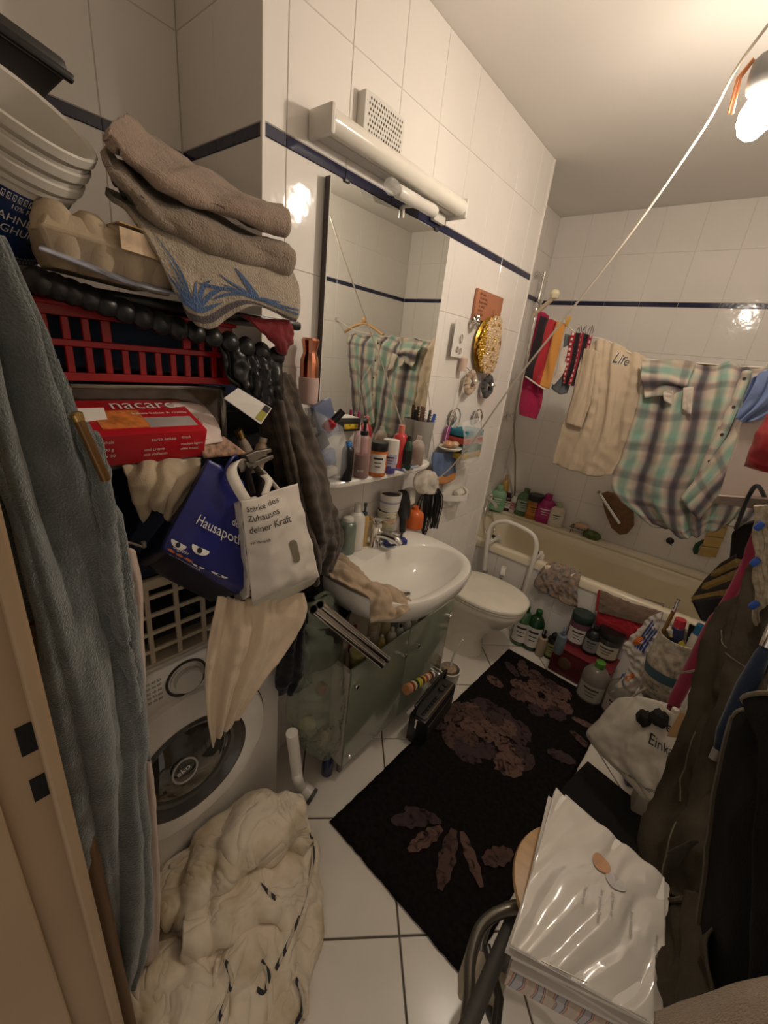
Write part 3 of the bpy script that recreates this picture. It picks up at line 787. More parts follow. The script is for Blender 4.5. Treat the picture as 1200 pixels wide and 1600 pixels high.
# framed glass picture lying behind
t = thing('picture_frame', 'glass picture frame leaning behind the red box under the red basket', 'picture frame', (.15, -.45, 1.37))
ct = [PX(98, 607, x=.165), PX(348, 596, x=.165)]
z_hi = (ct[0].z + ct[1].z) / 2; ya_, yb_ = ct[0].y, ct[1].y; hz = z_hi - 1.374
FR = M('silver_frame', (.30, .28, .24), .25, metal=.8)
for c, s_ in (((.168, (ya_ + yb_) / 2, z_hi - .004), (.012, yb_ - ya_, .008)), ((.168, (ya_ + yb_) / 2, 1.378), (.012, yb_ - ya_, .008)), ((.168, yb_ - .004, z_hi - hz / 2), (.012, .012, hz)), ((.168, ya_ + .004, z_hi - hz / 2), (.012, .012, hz))):
    MB().box(c, s_, ch=.001).build('frame_bar', FR, t)
MB().box((.164, (ya_ + yb_) / 2, z_hi - hz / 2), (.004, yb_ - ya_ - .01, hz - .01)).build('picture', M('dark_photo_print', (.10, .07, .05), .12, var=.8, scale=14, coat=.6), t, smooth=False)
# flyers
FLY = M('flyer_paper', (.72, .60, .55), .5, var=.15, scale=20)
r_ = [[PX(238, 640, x=.20), PX(275, 628, x=.19), PX(318, 632, x=.185)], [PX(262, 672, x=.24), PX(300, 664, x=.235), PX(340, 660, x=.23)], [PX(288, 700, x=.27), PX(320, 695, x=.265), PX(348, 690, x=.26)]]
o, s_ = cloth('flyer', r_, FLY, thick=.0006, nu=12, nv=12); tag(o, 'pale pink flyer with a red number beside the red box', 'flyer')
text_on('6%', lambda x, y: s_(.52 + x * .16, .52 - y * .22, .0015), PRINT_RED, o)
r_ = [[PX(312, 688, x=.26), PX(350, 682, x=.25)], [PX(318, 716, x=.27), PX(388, 710, x=.26)]]
o, s_ = cloth('leaflet', r_, M('brown_patterned_paper', (.38, .22, .14), .6, var=.6, scale=90), thick=.0006, nu=10, nv=6); tag(o, 'brown patterned leaflet sticking out above the white paper bag', 'leaflet')
b = MB(); n = 40
pc = PX(268, 703, x=.24); v = []
b.lathe([(.075, 0), (.078, .003), (.074, .004), (.06, .002)], 40, (.19, pc.y - .01, 1.362 + .002), sx=1.0, sy=1.0)
tag(b.build('oval_plate', plastic('white_lid', (.70, .66, .62), .25)), 'flat white plastic lid under the right end of the red box', 'lid')

# red laundry basket with slots
REDP = plastic('red_plastic', (.36, .008, .012), .28)
t = thing('red_basket', 'red slotted plastic basket under the black plastic sheet', 'basket', (.02, -.43, 1.5))
rx = .20
y0_, y1_ = -.615, -.275; zb_, ztp = 1.501, 1.618
fx = MB()
def fbox(ya, yb, za, zb): fx.box((rx, (ya + yb) / 2, (za + zb) / 2), (.007, yb - ya, zb - za))
fbox(y0_, y1_, ztp - .022, ztp); fbox(y0_, y1_, 1.553, 1.563); fbox(y0_, y1_, zb_, 1.514)
def slots(edges, za, zb):
    prev = y0_
    for a, c in edges: fbox(prev, a, za, zb); prev = c
    fbox(prev, y1_, za, zb)
lower = [(-.575 + k * .0265, -.575 + k * .0265 + .016) for k in range(11)]
slots(lower, 1.514, 1.553)
upper = [(-.575 + k * .0265, -.575 + k * .0265 + .016) for k in range(3)] + [(-.492, -.375)] + [(-.36 + k * .0265, -.36 + k * .0265 + .016) for k in range(3)]
slots(upper, 1.563, ztp - .022)
fx.build('front_panel', REDP, t, smooth=False, bevel=.0015)
for yy in (y0_, y1_):
    MB().box((rx - .15, yy, (zb_ + ztp) / 2), (.30, .006, ztp - zb_), ch=.001).build('side_panel', REDP, t)
MB().box((rx - .30, (y0_ + y1_) / 2, (zb_ + ztp) / 2), (.006, y1_ - y0_, ztp - zb_), ch=.001).build('back_panel', REDP, t)
MB().box((rx - .15, (y0_ + y1_) / 2, zb_ + .003), (.30, y1_ - y0_, .006)).build('bottom', REDP, t, smooth=False)
MB().box((rx + .004, (y0_ + y1_) / 2, ztp - .004), (.02, y1_ - y0_ + .01, .008), ch=.003).build('rim', REDP, t)
o = MB().box((rx - .15, (y0_ + y1_) / 2, 1.56), (.24, y1_ - y0_ - .04, .09), ch=.02).build('blue_garment', cloth_mat('dusty_blue_cloth', (.03, .05, .09)))
tag(o, 'folded dark blue garment inside the red basket', 'garment')

# black plastic tray with scalloped rim
BLK = M('black_glossy_plastic', (.007, .007, .008), .34, var=.1, bump=.3, bscale=40)
t = thing('scalloped_tray', 'black plastic tray with a scalloped edge lying on the red basket', 'tray', (.08, -.4, 1.622))
MB().box((.05, -.37, 1.632), (.36, .50, .018), ch=.006).build('tray_base', BLK, t)
ed = [PX(62, 440, x=.245), PX(150, 470, x=.245), PX(250, 505, x=.245), PX(345, 530, x=.245), PX(432, 556, x=.225)]
sp = spline(ed, 15)
for k, p in enumerate(sp):
    p.z = min(p.z, 1.648)
    MB().lathe([(.001, -.013), (.012, -.011), (.019, -.003), (.019, .004), (.012, .011), (.001, .013)], 16, p, RY(70)).build('scallop', BLK, t)
rw = [[PX(335, 522, x=.23), PX(385, 538, x=.235), PX(438, 560, x=.225)], [PX(345, 555, x=.235), PX(395, 568, x=.245), PX(441, 590, x=.235)], [PX(352, 585, x=.235), PX(400, 602, x=.25), PX(440, 625, x=.235)], [PX(372, 600, x=.235), PX(402, 622, x=.25), PX(436, 648, x=.235)]]
o, _ = cloth('bin_liner', rw, BLK, folds=[(4.5, .006, 0, 0, .6)], wr=.004, wfreq=40, thick=.002)
tag(o, 'glossy black plastic sheet hanging in scallops from the tray corner', 'plastic sheet')
# black case at the top left
t = thing('black_case', 'black flat plastic case at the top of the pile above the white tubs', 'case', (.1, -.56, 1.85))
cc = [PX(-30, 15, x=.10), PX(100, 108, x=.10), PX(95, 120, x=.16), PX(-30, 55, x=.16)]
mid = (cc[0] + cc[1]) / 2; d = (cc[1] - cc[0]); rotc = Matrix((d.normalized(), Vector((-1, 0, 0)), d.normalized().cross(Vector((-1, 0, 0))))).transposed()
MB().box(mid + Vector((-.10, -.03, .0)), (d.length + .06, .24, .028), rotc, .01).build('shell', DARKP, t)
MB().box(mid + Vector((.03, -.03, -.012)), (d.length + .065, .012, .012), rotc, .004).build('lip', BLACKP, t)

# white yoghurt tubs
TUBW = plastic('white_tub', (.66, .63, .57), .3)
TUBB = M('blue_tub_label', (.015, .04, .14), .3, var=.1)
tc_ = PX(66, 178, x=.20)
tilt = Matrix.Rotation(math.radians(36), 3, 'Y') @ Matrix.Rotation(math.radians(-16), 3, 'X')
axis = tilt @ Vector((0, 0, 1))
R_ = .088
tcen = Vector((.215, -.572, 1.845))
def tub(top, name, label, deep, blue):
    tt = thing(name, label, 'tub', top - axis * deep)
    MB().lathe([(R_ * .86, -deep), (R_ * .95, -.03), (R_ * .955, -.014), (R_ * 1.03, -.012), (R_ * 1.03, -.002), (R_, 0), (R_ * .94, -.003), (R_ * .84, -deep + .006), (.001, -deep + .006)], 56, top, tilt).build('tub_body', TUBW, tt)
    MB().lathe([(R_ * .985, -.024), (R_ * .99, -.021), (R_ * .985, -.018), (R_ * .96, -.018)], 56, top, tilt, cap=False).build('rim_ring', TUBW, tt)
    return tt
tub(tcen, 'yoghurt_tub', 'empty white plastic tub nested on top, its mouth open', .10, False)
tub(tcen - axis * .022, 'yoghurt_tub', 'white plastic tub nested second from the top of the stack', .10, False)
low = tcen - axis * .044
tl = tub(low, 'yoghurt_tub', 'lowest white plastic tub with a blue yoghurt label', .15, True)
r_at = lambda z: R_ * (.955 + (.86 - .955) * (-z - .03) / .12)
MB().lathe([(r_at(-.034) * 1.006, -.034), (r_at(-.135) * 1.006, -.135)], 56, low, tilt, cap=False).build('label_band', TUBB, tl)
ang0 = math.atan2(*( (tilt.inverted() @ (CAM_C - low)).yx ))
def on_tub(ang, z, off=.0012):
    r = r_at(z) * 1.006 + off
    return low + tilt @ Vector((r * math.cos(ang), r * math.sin(ang), z))
for tx, a_, z_, sz in (('SAHNE-', .10, -.074, .0155), ('JOGHURT', .08, -.090, .0155), ('10% Fett', .30, -.056, .009), ('ot', -.08, -.052, .02)):
    text_on(tx, lambda x, y: on_tub(ang0 + a_ + x * sz / R_, z_ + y * sz), PRINT_WHITE, tl)
for z_ in (-.042, -.128):
    for k in range(28):
        a = ang0 - .9 + k * .07
        b = MB()
        for (x0, x1, q0, q1) in ((0, .045, .004, .0052), (0, .008, -.004, .004), (.04, .045, -.004, .004), (.018, .026, -.004, .001), (.018, .045, -.004, -.0028)):
            b.add([on_tub(a + x0, z_ + q0), on_tub(a + x1, z_ + q0), on_tub(a + x1, z_ + q1), on_tub(a + x0, z_ + q1)], [(0, 1, 2, 3)])
        b.build('border_print', PRINT_WHITE, tl, smooth=False)
# curved magazine and egg carton
rw = [[PX(60, 388, x=.28), PX(130, 415, x=.285), PX(205, 445, x=.285), PX(290, 462, x=.27)], [PX(80, 372, x=.12), PX(150, 395, x=.12), PX(230, 420, x=.12), PX(310, 440, x=.12)]]
o, _ = cloth('magazine', rw, M('magazine_cover', (.34, .36, .45), .25, var=.7, scale=16), thick=.003, nu=30, nv=10)
tag(o, 'bent glossy magazine under the egg carton', 'magazine')
PULP = M('egg_carton_pulp', (.46, .37, .26), .9, var=.12, scale=40, bump=.4, bscale=160)
e0, e1 = PX(62, 350, x=.262), PX(262, 412, x=.262)
t = thing('egg_carton', 'grey pulp egg carton with a paper label beside the blue yoghurt tub', 'egg carton', e0)
uy_ = (e1 - e0); le = uy_.length; uy_.normalize(); ux_ = Vector((-1, 0, 0)); uz_ = uy_.cross(ux_) * -1
uz_ = ux_.cross(uy_); 
if uz_.z < 0: uz_ = -uz_
def eg(x, y, z): return e0 + uy_ * x + ux_ * y + uz_ * z
b = MB()
pr_ = [(.0, .0), (.095, 0)]
vs = []
for z, ins in ((-.045, .016), (-.004, .0), (0, -.003), (.003, 0), (.026, .012)):
    vs += [eg(ins, ins, z), eg(le - ins, ins, z), eg(le - ins, .10 - ins, z), eg(ins, .10 - ins, z)]
fs = [(k * 4 + i, k * 4 + (i + 1) % 4, k * 4 + 4 + (i + 1) % 4, k * 4 + 4 + i) for k in range(4) for i in range(4)] + [(3, 2, 1, 0), (16, 17, 18, 19)]
b.add(vs, fs); b.build('carton', PULP, t, bevel=.004)
for k in range(4):
    rr_ = .026
    MB().lathe([(rr_, -.004), (rr_ * .97, .012), (rr_ * .8, .028), (rr_ * .45, .037), (.001, .039)], 20, eg(.022 + k * .042, .028, .0), Matrix((uy_, ux_, uz_)).transposed()).build('egg_dome', PULP, t)
    MB().lathe([(rr_ * .6, -.045), (rr_ * .9, -.02), (rr_, -.003)], 20, eg(.03 + k * .042, .024, .0), Matrix((uy_, ux_, uz_)).transposed()).build('egg_cup', PULP, t)
MB().box(eg(le * .76, .03, .034), (le * .38, .07, .002), Matrix((uy_, ux_, uz_)).transposed()).build('paper_label', M('egg_label', (.50, .32, .15), .3, var=.35, scale=50), t, smooth=False)
MB().box(eg(le * .74, -.006, .014), (le * .34, .002, .03), Matrix((uy_, ux_, uz_)).transposed() @ RX(-14)).build('paper_label', M('egg_label_gloss', (.66, .50, .34), .12, var=.2, scale=60), t, smooth=False)

# ------------------------------------------------------------------ towels on the pile
def terry(name, col, var=.15): return M(name, col, .95, var=var, scale=14, bump=1.0, bscale=300, sheen=.3, spec=.1, bdist=.006)
TW1, TW2, TW3 = terry('rose_beige_terry', (.38, .28, .215)), terry('taupe_terry', (.30, .235, .175)), terry('ecru_terry', (.46, .39, .30))
def rowpx(lst): return [[PX(u, v, x=x) for u, v, x in r] for r in lst]
o, _ = cloth('folded_towel', rowpx([[(196, 188, .06), (262, 228, .05), (345, 285, .06), (440, 328, .10)], [(182, 194, .16), (240, 245, .18), (335, 292, .19), (449, 338, .21)], [(165, 208, .23), (225, 262, .255), (315, 308, .26), (451, 350, .26)], [(172, 222, .24), (230, 274, .25), (318, 322, .255), (446, 362, .25)], [(185, 226, .16), (240, 270, .18), (322, 318, .18), (436, 360, .18)]]), TW1, folds=[(2, .004, .1, .2)], wr=.0035, wfreq=22, thick=.010, nu=70, nv=40)
tag(o, 'rose beige terry towel, uppermost on the towel pile', 'towel')
o, _ = cloth('folded_towel', rowpx([[(162, 232, .10), (215, 275, .10), (300, 325, .12), (440, 385, .15)], [(160, 240, .22), (222, 300, .24), (310, 345, .25), (455, 395, .25)], [(168, 262, .255), (240, 335, .27), (330, 372, .275), (457, 412, .265)], [(190, 270, .24), (262, 352, .255), (342, 396, .26), (446, 425, .25)], [(205, 268, .16), (270, 345, .18), (345, 390, .18), (436, 420, .18)]]), TW2, folds=[(2.5, .004, .4, .15)], wr=.0035, wfreq=24, thick=.009, nu=70, nv=40, seed=3)
tag(o, 'taupe terry towel folded in the middle of the towel pile', 'towel')
o, _ = cloth('folded_towel', rowpx([[(168, 262, .15), (190, 300, .20), (215, 320, .24)], [(185, 258, .14), (215, 290, .19), (240, 325, .235)], [(200, 262, .13), (232, 300, .18), (262, 345, .23)]]), terry('grey_terry', (.17, .155, .12)), folds=[(3, .008, 0)], wr=.005, wfreq=25, thick=.008, seed=5)
tag(o, 'grey towel bunched in ruffles at the left of the towel pile', 'towel')
palm, ps_ = cloth('printed_towel', rowpx([[(165, 298, .10), (225, 325, .12), (300, 365, .14), (435, 410, .15)], [(168, 305, .20), (228, 338, .23), (310, 378, .245), (452, 424, .24)], [(205, 338, .25), (255, 375, .265), (325, 405, .27), (464, 448, .26)], [(245, 400, .275), (288, 428, .28), (350, 442, .28), (466, 476, .27)], [(272, 455, .28), (308, 480, .285), (372, 462, .283), (464, 492, .27)], [(300, 492, .28), (328, 513, .285), (392, 478, .28), (458, 500, .26)]]), TW3, wr=.003, wfreq=20, thick=.008, nu=70, nv=60, seed=2)
tag(palm, 'ecru towel with blue palm leaves and a grey border hanging off the pile', 'towel')
BLUP = terry('blue_terry_print', (.085, .15, .30), .2)
def blade(cu, cv, ang, ln, wd, curve=0.0):
    b = MB(); n = 8
    for k in range(n + 1):
        s_ = k / n; a = ang + curve * s_
        du, dv = math.cos(ang + curve * s_ * .5) * ln * s_, math.sin(ang + curve * s_ * .5) * ln * s_
        w_ = wd * math.sin(math.pi * min(.999, .12 + .86 * s_)) ** .8
        pu, pv = -math.sin(a) * w_, math.cos(a) * w_
        for sg in (-1, 1):
            uu, vv = min(.99, max(.01, cu + du + pu * sg)), min(.985, max(.01, cv + dv + pv * sg))
            b.v.append(ps_(uu, vv, .0056))
    for k in range(n): b.f.append((2 * k, 2 * k + 1, 2 * k + 3, 2 * k + 2))
    b.build('leaf_print', BLUP, palm)
for cu, cv, n_, ln in ((.28, .84, 9, .46), (.76, .80, 8, .38)):
    for k in range(n_):
        a = math.radians(195 + 150 * k / (n_ - 1)); blade(cu, cv, a, ln * (.75 + .25 * math.sin(k * 2.1)), .019, .5 if k > n_ / 2 else -.4)
bd = MB()
for k in range(41):
    u = k / 40
    for v_ in (.875, .945): bd.v.append(ps_(u, v_, .0056))
for k in range(40): bd.f.append((2 * k, 2 * k + 1, 2 * k + 3, 2 * k + 2))
bd.build('border_stripe', terry('mauve_border', (.12, .10, .11)), palm)
o, _ = cloth('red_cloth', rowpx([[(375, 492, .24), (410, 498, .25), (450, 500, .25)], [(395, 508, .25), (428, 520, .255), (456, 520, .25)], [(425, 530, .25), (440, 545, .25), (452, 540, .24)], [(432, 548, .24), (440, 553, .24), (446, 550, .23)]]), cloth_mat('dark_red_cloth', (.20, .025, .03)), wr=.005, wfreq=40, thick=.006, nu=24, nv=24)
tag(o, 'dark red cloth peeping out below the printed towel', 'cloth')

# ------------------------------------------------------------------ bags and cloths hanging in front of the washing machine
o, _ = cloth('cream_shirt', rowpx([[(190, 728, .255), (230, 722, .26), (275, 718, .262), (312, 715, .26)], [(200, 752, .265), (235, 748, .28), (275, 745, .28), (308, 742, .265)], [(208, 782, .26), (240, 778, .28), (270, 778, .285), (292, 775, .265)], [(224, 812, .25), (244, 795, .27), (262, 812, .275), (280, 800, .26)]]), cloth_mat('cream_jersey', (.50, .41, .29)), folds=[(3.2, .0055, .2, .3)], wr=.004, wfreq=26, thick=.003, seed=4)
tag(o, 'cream jersey shirt spilling out under the magazines', 'shirt')
BLUEBAG = M('blue_paper_bag', (.018, .022, .16), .32, var=.12, scale=14)
t = thing('blue_bag', 'blue paper carrier bag with printed eyes behind the white bag', 'bag', PX(300, 900, x=.29))
fr_rows = rowpx([[(326, 718, .31), (352, 732, .315), (380, 752, .315)], [(296, 775, .32), (338, 800, .33), (384, 825, .325)], [(256, 848, .32), (310, 876, .335), (384, 905, .325)], [(262, 862, .31), (312, 894, .32), (372, 928, .31)]])
fs_ = Sheet(fr_rows, wr=.002, wfreq=20)
fs_.grid(30, 30).build('front', BLUEBAG, t, solid=.0012, angle=180)
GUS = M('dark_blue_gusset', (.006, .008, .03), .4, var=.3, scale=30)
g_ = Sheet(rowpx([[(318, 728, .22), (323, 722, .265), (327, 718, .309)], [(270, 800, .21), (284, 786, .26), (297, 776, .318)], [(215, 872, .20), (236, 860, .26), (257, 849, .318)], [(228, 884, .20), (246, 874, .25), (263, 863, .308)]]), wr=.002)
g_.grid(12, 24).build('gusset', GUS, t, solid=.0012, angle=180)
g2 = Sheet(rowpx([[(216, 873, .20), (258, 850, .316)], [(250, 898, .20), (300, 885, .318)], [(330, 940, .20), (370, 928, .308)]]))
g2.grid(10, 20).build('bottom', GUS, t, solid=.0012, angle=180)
def on_sheet(S, u0, v0, eu, ev, off=.0022): return lambda x, y: S(min(1, max(0, u0 + x * eu)), min(1, max(0, v0 - y * ev)), off)
text_on('Hausapotheke', on_sheet(fs_, .26, .455, .155, .085), PRINT_WHITE, t)
text_on('deine', on_sheet(fs_, .75, .36, .12, .07), PRINT_WHITE, t)
text_on('Digestiv', on_sheet(fs_, .13, .66, .07, .05), PRINT_WHITE, t)
text_on('#1 Hausmittel', on_sheet(fs_, .10, .80, .075, .05), PRINT_WHITE, t)
def disc_on(S, u0, v0, ru, rv, mat, parent, name, rot=0, off=.0025, n=20, half=False):
    b = MB(); c = S(u0, v0, off); b.v = [c]
    for i in range(n + 1):
        a = (math.pi if half else 2 * math.pi) * i / n
        x, y = math.cos(a) * ru, math.sin(a) * rv
        b.v.append(S(min(1, max(0, u0 + x * math.cos(rot) - y * math.sin(rot))), min(1, max(0, v0 + x * math.sin(rot) + y * math.cos(rot))), off))
    for i in range(n): b.f.append((0, i + 1, i + 2))
    b.build(name, mat, parent, smooth=False)
for u0, v0, ru, rv in ((.18, .60, .12, .05), (.46, .565, .11, .05), (.72, .72, .08, .035), (.5, .72, .07, .03)):
    disc_on(fs_, u0, v0, ru, rv, PRINT_WHITE, t, 'printed_eye', half=True)
    disc_on(fs_, u0, v0 + rv * .4, ru * .28, rv * .4, PRINT_BLACK, t, 'printed_pupil', off=.0032)
ORP = M('orange_print', (.60, .16, .03), .5)
for k in range(3):
    disc_on(fs_, .12 + k * .13, .70 + k * .003, .055, .018, ORP, t, 'printed_stripe')
b = MB().tube(spline([PX(352, 733, x=.315), PX(358, 722, x=.32), PX(368, 712, x=.31), PX(372, 722, x=.30)], 14), .003, 8); b.build('handle', BLUEBAG, t)

WBAG = M('white_paper_bag', (.70, .64, .57), .45, var=.05, scale=8)
t = thing('white_bag', 'white paper carrier bag with black German lettering hanging from the pliers', 'bag', PX(430, 950, x=.33))
ws = Sheet(rowpx([[(375, 782, .345), (402, 778, .352), (432, 765, .352), (463, 755, .345)], [(380, 820, .35), (412, 815, .365), (442, 803, .365), (472, 795, .352)], [(386, 868, .352), (418, 862, .372), (452, 850, .372), (484, 840, .355)], [(392, 925, .35), (426, 912, .37), (464, 897, .37), (494, 888, .352)], [(393, 938, .345), (428, 925, .36), (466, 910, .36), (497, 900, .345)]]), wr=.005, wfreq=16, seed=6)
ws.grid(44, 54).build('front', WBAG, t, solid=.001, angle=180)
gs = Sheet(rowpx([[(345, 793, .27), (360, 788, .31), (376, 782, .344)], [(352, 840, .27), (368, 835, .31), (382, 828, .350)], [(360, 890, .27), (374, 888, .31), (388, 885, .351)], [(370, 935, .27), (380, 938, .31), (392, 930, .348)]]), wr=.004, wfreq=20)
gs.grid(16, 30).build('gusset', WBAG, t, solid=.001, angle=180)
bt_ = Sheet(rowpx([[(393, 938, .344), (430, 925, .358), (466, 910, .358), (497, 900, .344)], [(396, 952, .30), (432, 940, .30), (465, 925, .30), (488, 912, .30)], [(380, 945, .26), (420, 935, .26), (450, 922, .26), (475, 912, .26)]]), wr=.002)
bt_.grid(20, 8).build('bottom', M('white_bag_bottom', (.62, .60, .50), .45), t, solid=.001, angle=180)
bk = Sheet(rowpx([[(348, 790, .27), (400, 775, .265), (458, 757, .27)], [(366, 930, .27), (420, 915, .262), (478, 905, .27)]]))
bk.grid(10, 10).build('back', WBAG, t, solid=.001, angle=180)
for tx, v0, sz in (('Stärke des', .125, .135), ('Zuhauses', .225, .135), ('deiner Kraft', .325, .135), ('mit Vernunft', .42, .06)):
    text_on(tx, on_sheet(ws, .08, v0, sz, sz * .62), PRINT_BLACK, t)
text_on('hergestellt aus recyceltem papier', on_sheet(ws, .10, .935, .052, .03), PRINT_BLACK, t)
b = MB(); cap = []
for i in range(28):
    a = 2 * math.pi * i / 28; x, y = math.cos(a), math.sin(a)
    cap.append((.70 + x * .055, .555 + (.055 if y > 0 else -.055) + y * .03))
b.v = [ws(.70, .555, .0025)] + [ws(u, v, .0025) for u, v in cap]; b.f = [(0, i + 1, (i + 1) % 28 + 1) for i in range(28)]
b.build('window_cutout', M('olive_print', (.20, .17, .12), .5), t, smooth=False)
def strap(pts, wv, mat, parent, name='handle', wdir=None):
    c = spline(pts, 24); b = MB()
    for p in c:
        b.v += [p - Vector(wv) / 2, p + Vector(wv) / 2]
    for i in range(len(c) - 1): b.f.append((2 * i, 2 * i + 1, 2 * i + 3, 2 * i + 2))
    return b.build(name, mat, parent, solid=.0015, angle=180)
strap([PX(386, 785, x=.347), PX(372, 762, x=.345), PX(362, 738, x=.335), PX(368, 722, x=.32), PX(378, 722, x=.31), PX(384, 735, x=.30)], (0, .022, .006), WBAG, t)
strap([PX(436, 766, x=.27), PX(424, 752, x=.28), PX(412, 738, x=.29), PX(402, 730, x=.30)], (0, .016, -.004), WBAG, t)
strap([PX(414, 772, x=.35), PX(420, 752, x=.335), PX(412, 742, x=.315)], (0, .018, 0), WBAG, t)
# pliers
t = thing('pliers', 'steel pliers sticking out above the white bag', 'pliers', PX(390, 720, x=.32))
STEEL = M('worn_steel', (.32, .29, .25), .35, metal=.9, var=.2, scale=30)
pj = PX(395, 718, x=.318)
def plate(pts, x0, th, name, mat, parent):
    a = [PX(u, v, x=x0) for u, v in pts]; n_ = len(a)
    MB().add(a + [p + Vector((-th, 0, 0)) for p in a], [tuple(range(n_)), tuple(range(2 * n_ - 1, n_ - 1, -1))] + [(i, n_ + i, n_ + (i + 1) % n_, (i + 1) % n_) for i in range(n_)]).build(name, mat, parent, smooth=False, bevel=.0015)
plate([(384, 712), (400, 705), (424, 701), (425, 706), (412, 712), (404, 718), (392, 724)], .322, .01, 'upper_jaw', STEEL, t)
plate([(384, 722), (398, 722), (412, 716), (427, 711), (428, 716), (414, 724), (398, 732), (388, 732)], .318, .01, 'lower_jaw', STEEL, t)
MB().lathe([(.008, -.008), (.009, 0), (.006, .004)], 16, pj, RY(90)).build('pivot', STEEL, t)
RUB = plastic('dark_handle_grip', (.03, .02, .02), .5)
MB().tube(spline([PX(390, 728, x=.316), PX(388, 742, x=.305), PX(395, 770, x=.29)], 12), .007, 10).build('handle', RUB, t)
MB().tube(spline([PX(398, 728, x=.314), PX(408, 745, x=.30), PX(404, 775, x=.29)], 12), .007, 10).build('handle', RUB, t)
# white card with yellow stripe
c_ = [PX(350, 622, x=.255), PX(372, 606, x=.25), PX(425, 638, x=.27), PX(408, 663, x=.275)]
t = thing('price_card', 'white card with a yellow-green corner in front of the plaid coat', 'card', c_[0])
MB().add(c_ + [p + Vector((-.001, 0, -.001)) for p in c_], [(0, 1, 2, 3), (7, 6, 5, 4)] + [(i, 4 + i, 4 + (i + 1) % 4, (i + 1) % 4) for i in range(4)]).build('card', PAPER, t, smooth=False)
lp = lambda a, b_: c_[0].lerp(c_[3], b_).lerp(c_[1].lerp(c_[2], b_), a) + Vector((.0012, 0, .0006))
lq = lambda a, b_: c_[0].lerp(c_[1], b_).lerp(c_[3].lerp(c_[2], b_), a) + Vector((.0012, 0, .0006))
MB().add([lq(.80, .10), lq(.80, .62), lq(.97, .62), lq(.97, .10)], [(0, 1, 2, 3)]).build('yellow_field', M('yellow_green_print', (.38, .36, .04), .5), t, smooth=False)
MB().add([lq(.80, .62), lq(.80, .95), lq(.97, .95), lq(.97, .62)], [(0, 1, 2, 3)]).build('black_field', PRINT_BLACK, t, smooth=False)
# small bottles behind the bag handles
for k, (u, v, u2, v2, w_, col, lab) in enumerate(((384, 705, 372, 672, 12, (.30, .24, .18), 'clear grey bottle neck with a gold cap behind the leaflets'), (408, 702, 412, 684, 14, (.36, .26, .17), 'small beige cork-like bottle beside the plaid coat'))):
    a, c = PX(u, v, x=.22), PX(u2, v2, x=.22); ax = c - a
    t = thing('small_bottle', lab, 'bottle', a)
    rq = Vector((0, 0, 1)).rotation_difference(ax).to_matrix(); L = ax.length
    MB().lathe([(.014, -.05), (.015, 0), (.013, L * .3), (.008, L * .6)], 16, a, rq).build('body', plastic('smallb%d' % k, col, .3), t)
    MB().lathe([(.009, L * .6), (.009, L)], 16, a, rq).build('cap', BRASS if k == 0 else plastic('beige_cap', (.5, .42, .32)), t)

# pale pink cotton bag hanging over the washing machine door
PINKC = cloth_mat('pale_pink_cotton', (.66, .53, .38), var=.06, bscale=300)
o, _ = cloth('cotton_cloth', rowpx([[(338, 928, .30), (380, 938, .315), (425, 930, .315), (470, 925, .30)], [(328, 980, .305), (372, 985, .325), (425, 975, .325), (474, 958, .305)], [(320, 1045, .305), (360, 1045, .322), (408, 1025, .32), (452, 1005, .30)], [(322, 1110, .30), (350, 1105, .31), (382, 1085, .31), (418, 1055, .295)], [(331, 1165, .29), (344, 1148, .295), (360, 1132, .295), (380, 1112, .285)]]), PINKC, folds=[(3.2, .009, .1, .05, -.4), (8, .003, .3, .1, -.6)], wr=.003, wfreq=20, thick=.003, seed=8)
tag(o, 'pale pink cotton cloth hanging to a point over the washing machine door', 'cloth')
o, _ = cloth('black_garment', rowpx([[(455, 955, .22), (470, 950, .24), (480, 945, .22)], [(440, 1010, .22), (462, 1015, .25), (482, 1010, .22)], [(430, 1055, .21), (458, 1065, .24), (487, 1062, .21)], [(436, 1080, .20), (455, 1082, .23), (486, 1066, .20)]]), cloth_mat('black_cotton', (.010, .010, .014)), folds=[(2, .008, 0)], wr=.006, wfreq=24)
tag(o, 'black garment hanging beside the green plastic bag', 'garment')

# plaid coat hanging at the wall corner
m = cloth_mat('brown_plaid_flannel', (.10, .072, .05))
N, L = nt(m); ux, vy, tc = uvxy(N, L)
sx = math_node(N, L, 'SINE', math_node(N, L, 'MULTIPLY', ux, 210.0)); sy = math_node(N, L, 'SINE', math_node(N, L, 'MULTIPLY', vy, 170.0))
fa = math_node(N, L, 'ADD', math_node(N, L, 'MULTIPLY', sx, .25), math_node(N, L, 'MULTIPLY_ADD', sy, .25, .5))
base_link(m, ramp(N, L, fa, [(.1, (.040, .031, .026)), (.5, (.066, .050, .038)), (.85, (.090, .070, .051)), (1, (.085, .052, .040))]))
o, _ = cloth('plaid_coat', rowpx([[(402, 588, .15), (415, 585, .20), (430, 582, .20), (444, 588, .14)], [(408, 650, .17), (430, 650, .23), (455, 645, .23), (475, 655, .15)], [(428, 730, .18), (455, 730, .25), (482, 725, .25), (504, 735, .16)], [(445, 805, .18), (472, 808, .25), (500, 805, .25), (525, 810, .17)], [(468, 858, .17), (488, 862, .24), (508, 858, .23), (531, 835, .16)], [(480, 905, .15), (490, 908, .20), (500, 900, .20), (512, 888, .14)]]), m, folds=[(2.8, .011, .1, .06, .3), (6, .004, .3, .1)], wr=.009, wfreq=16, thick=.006, nu=80, nv=80, seed=9, noise_amp=.9)
tag(o, 'brown plaid flannel coat hanging at the tiled wall corner', 'coat')
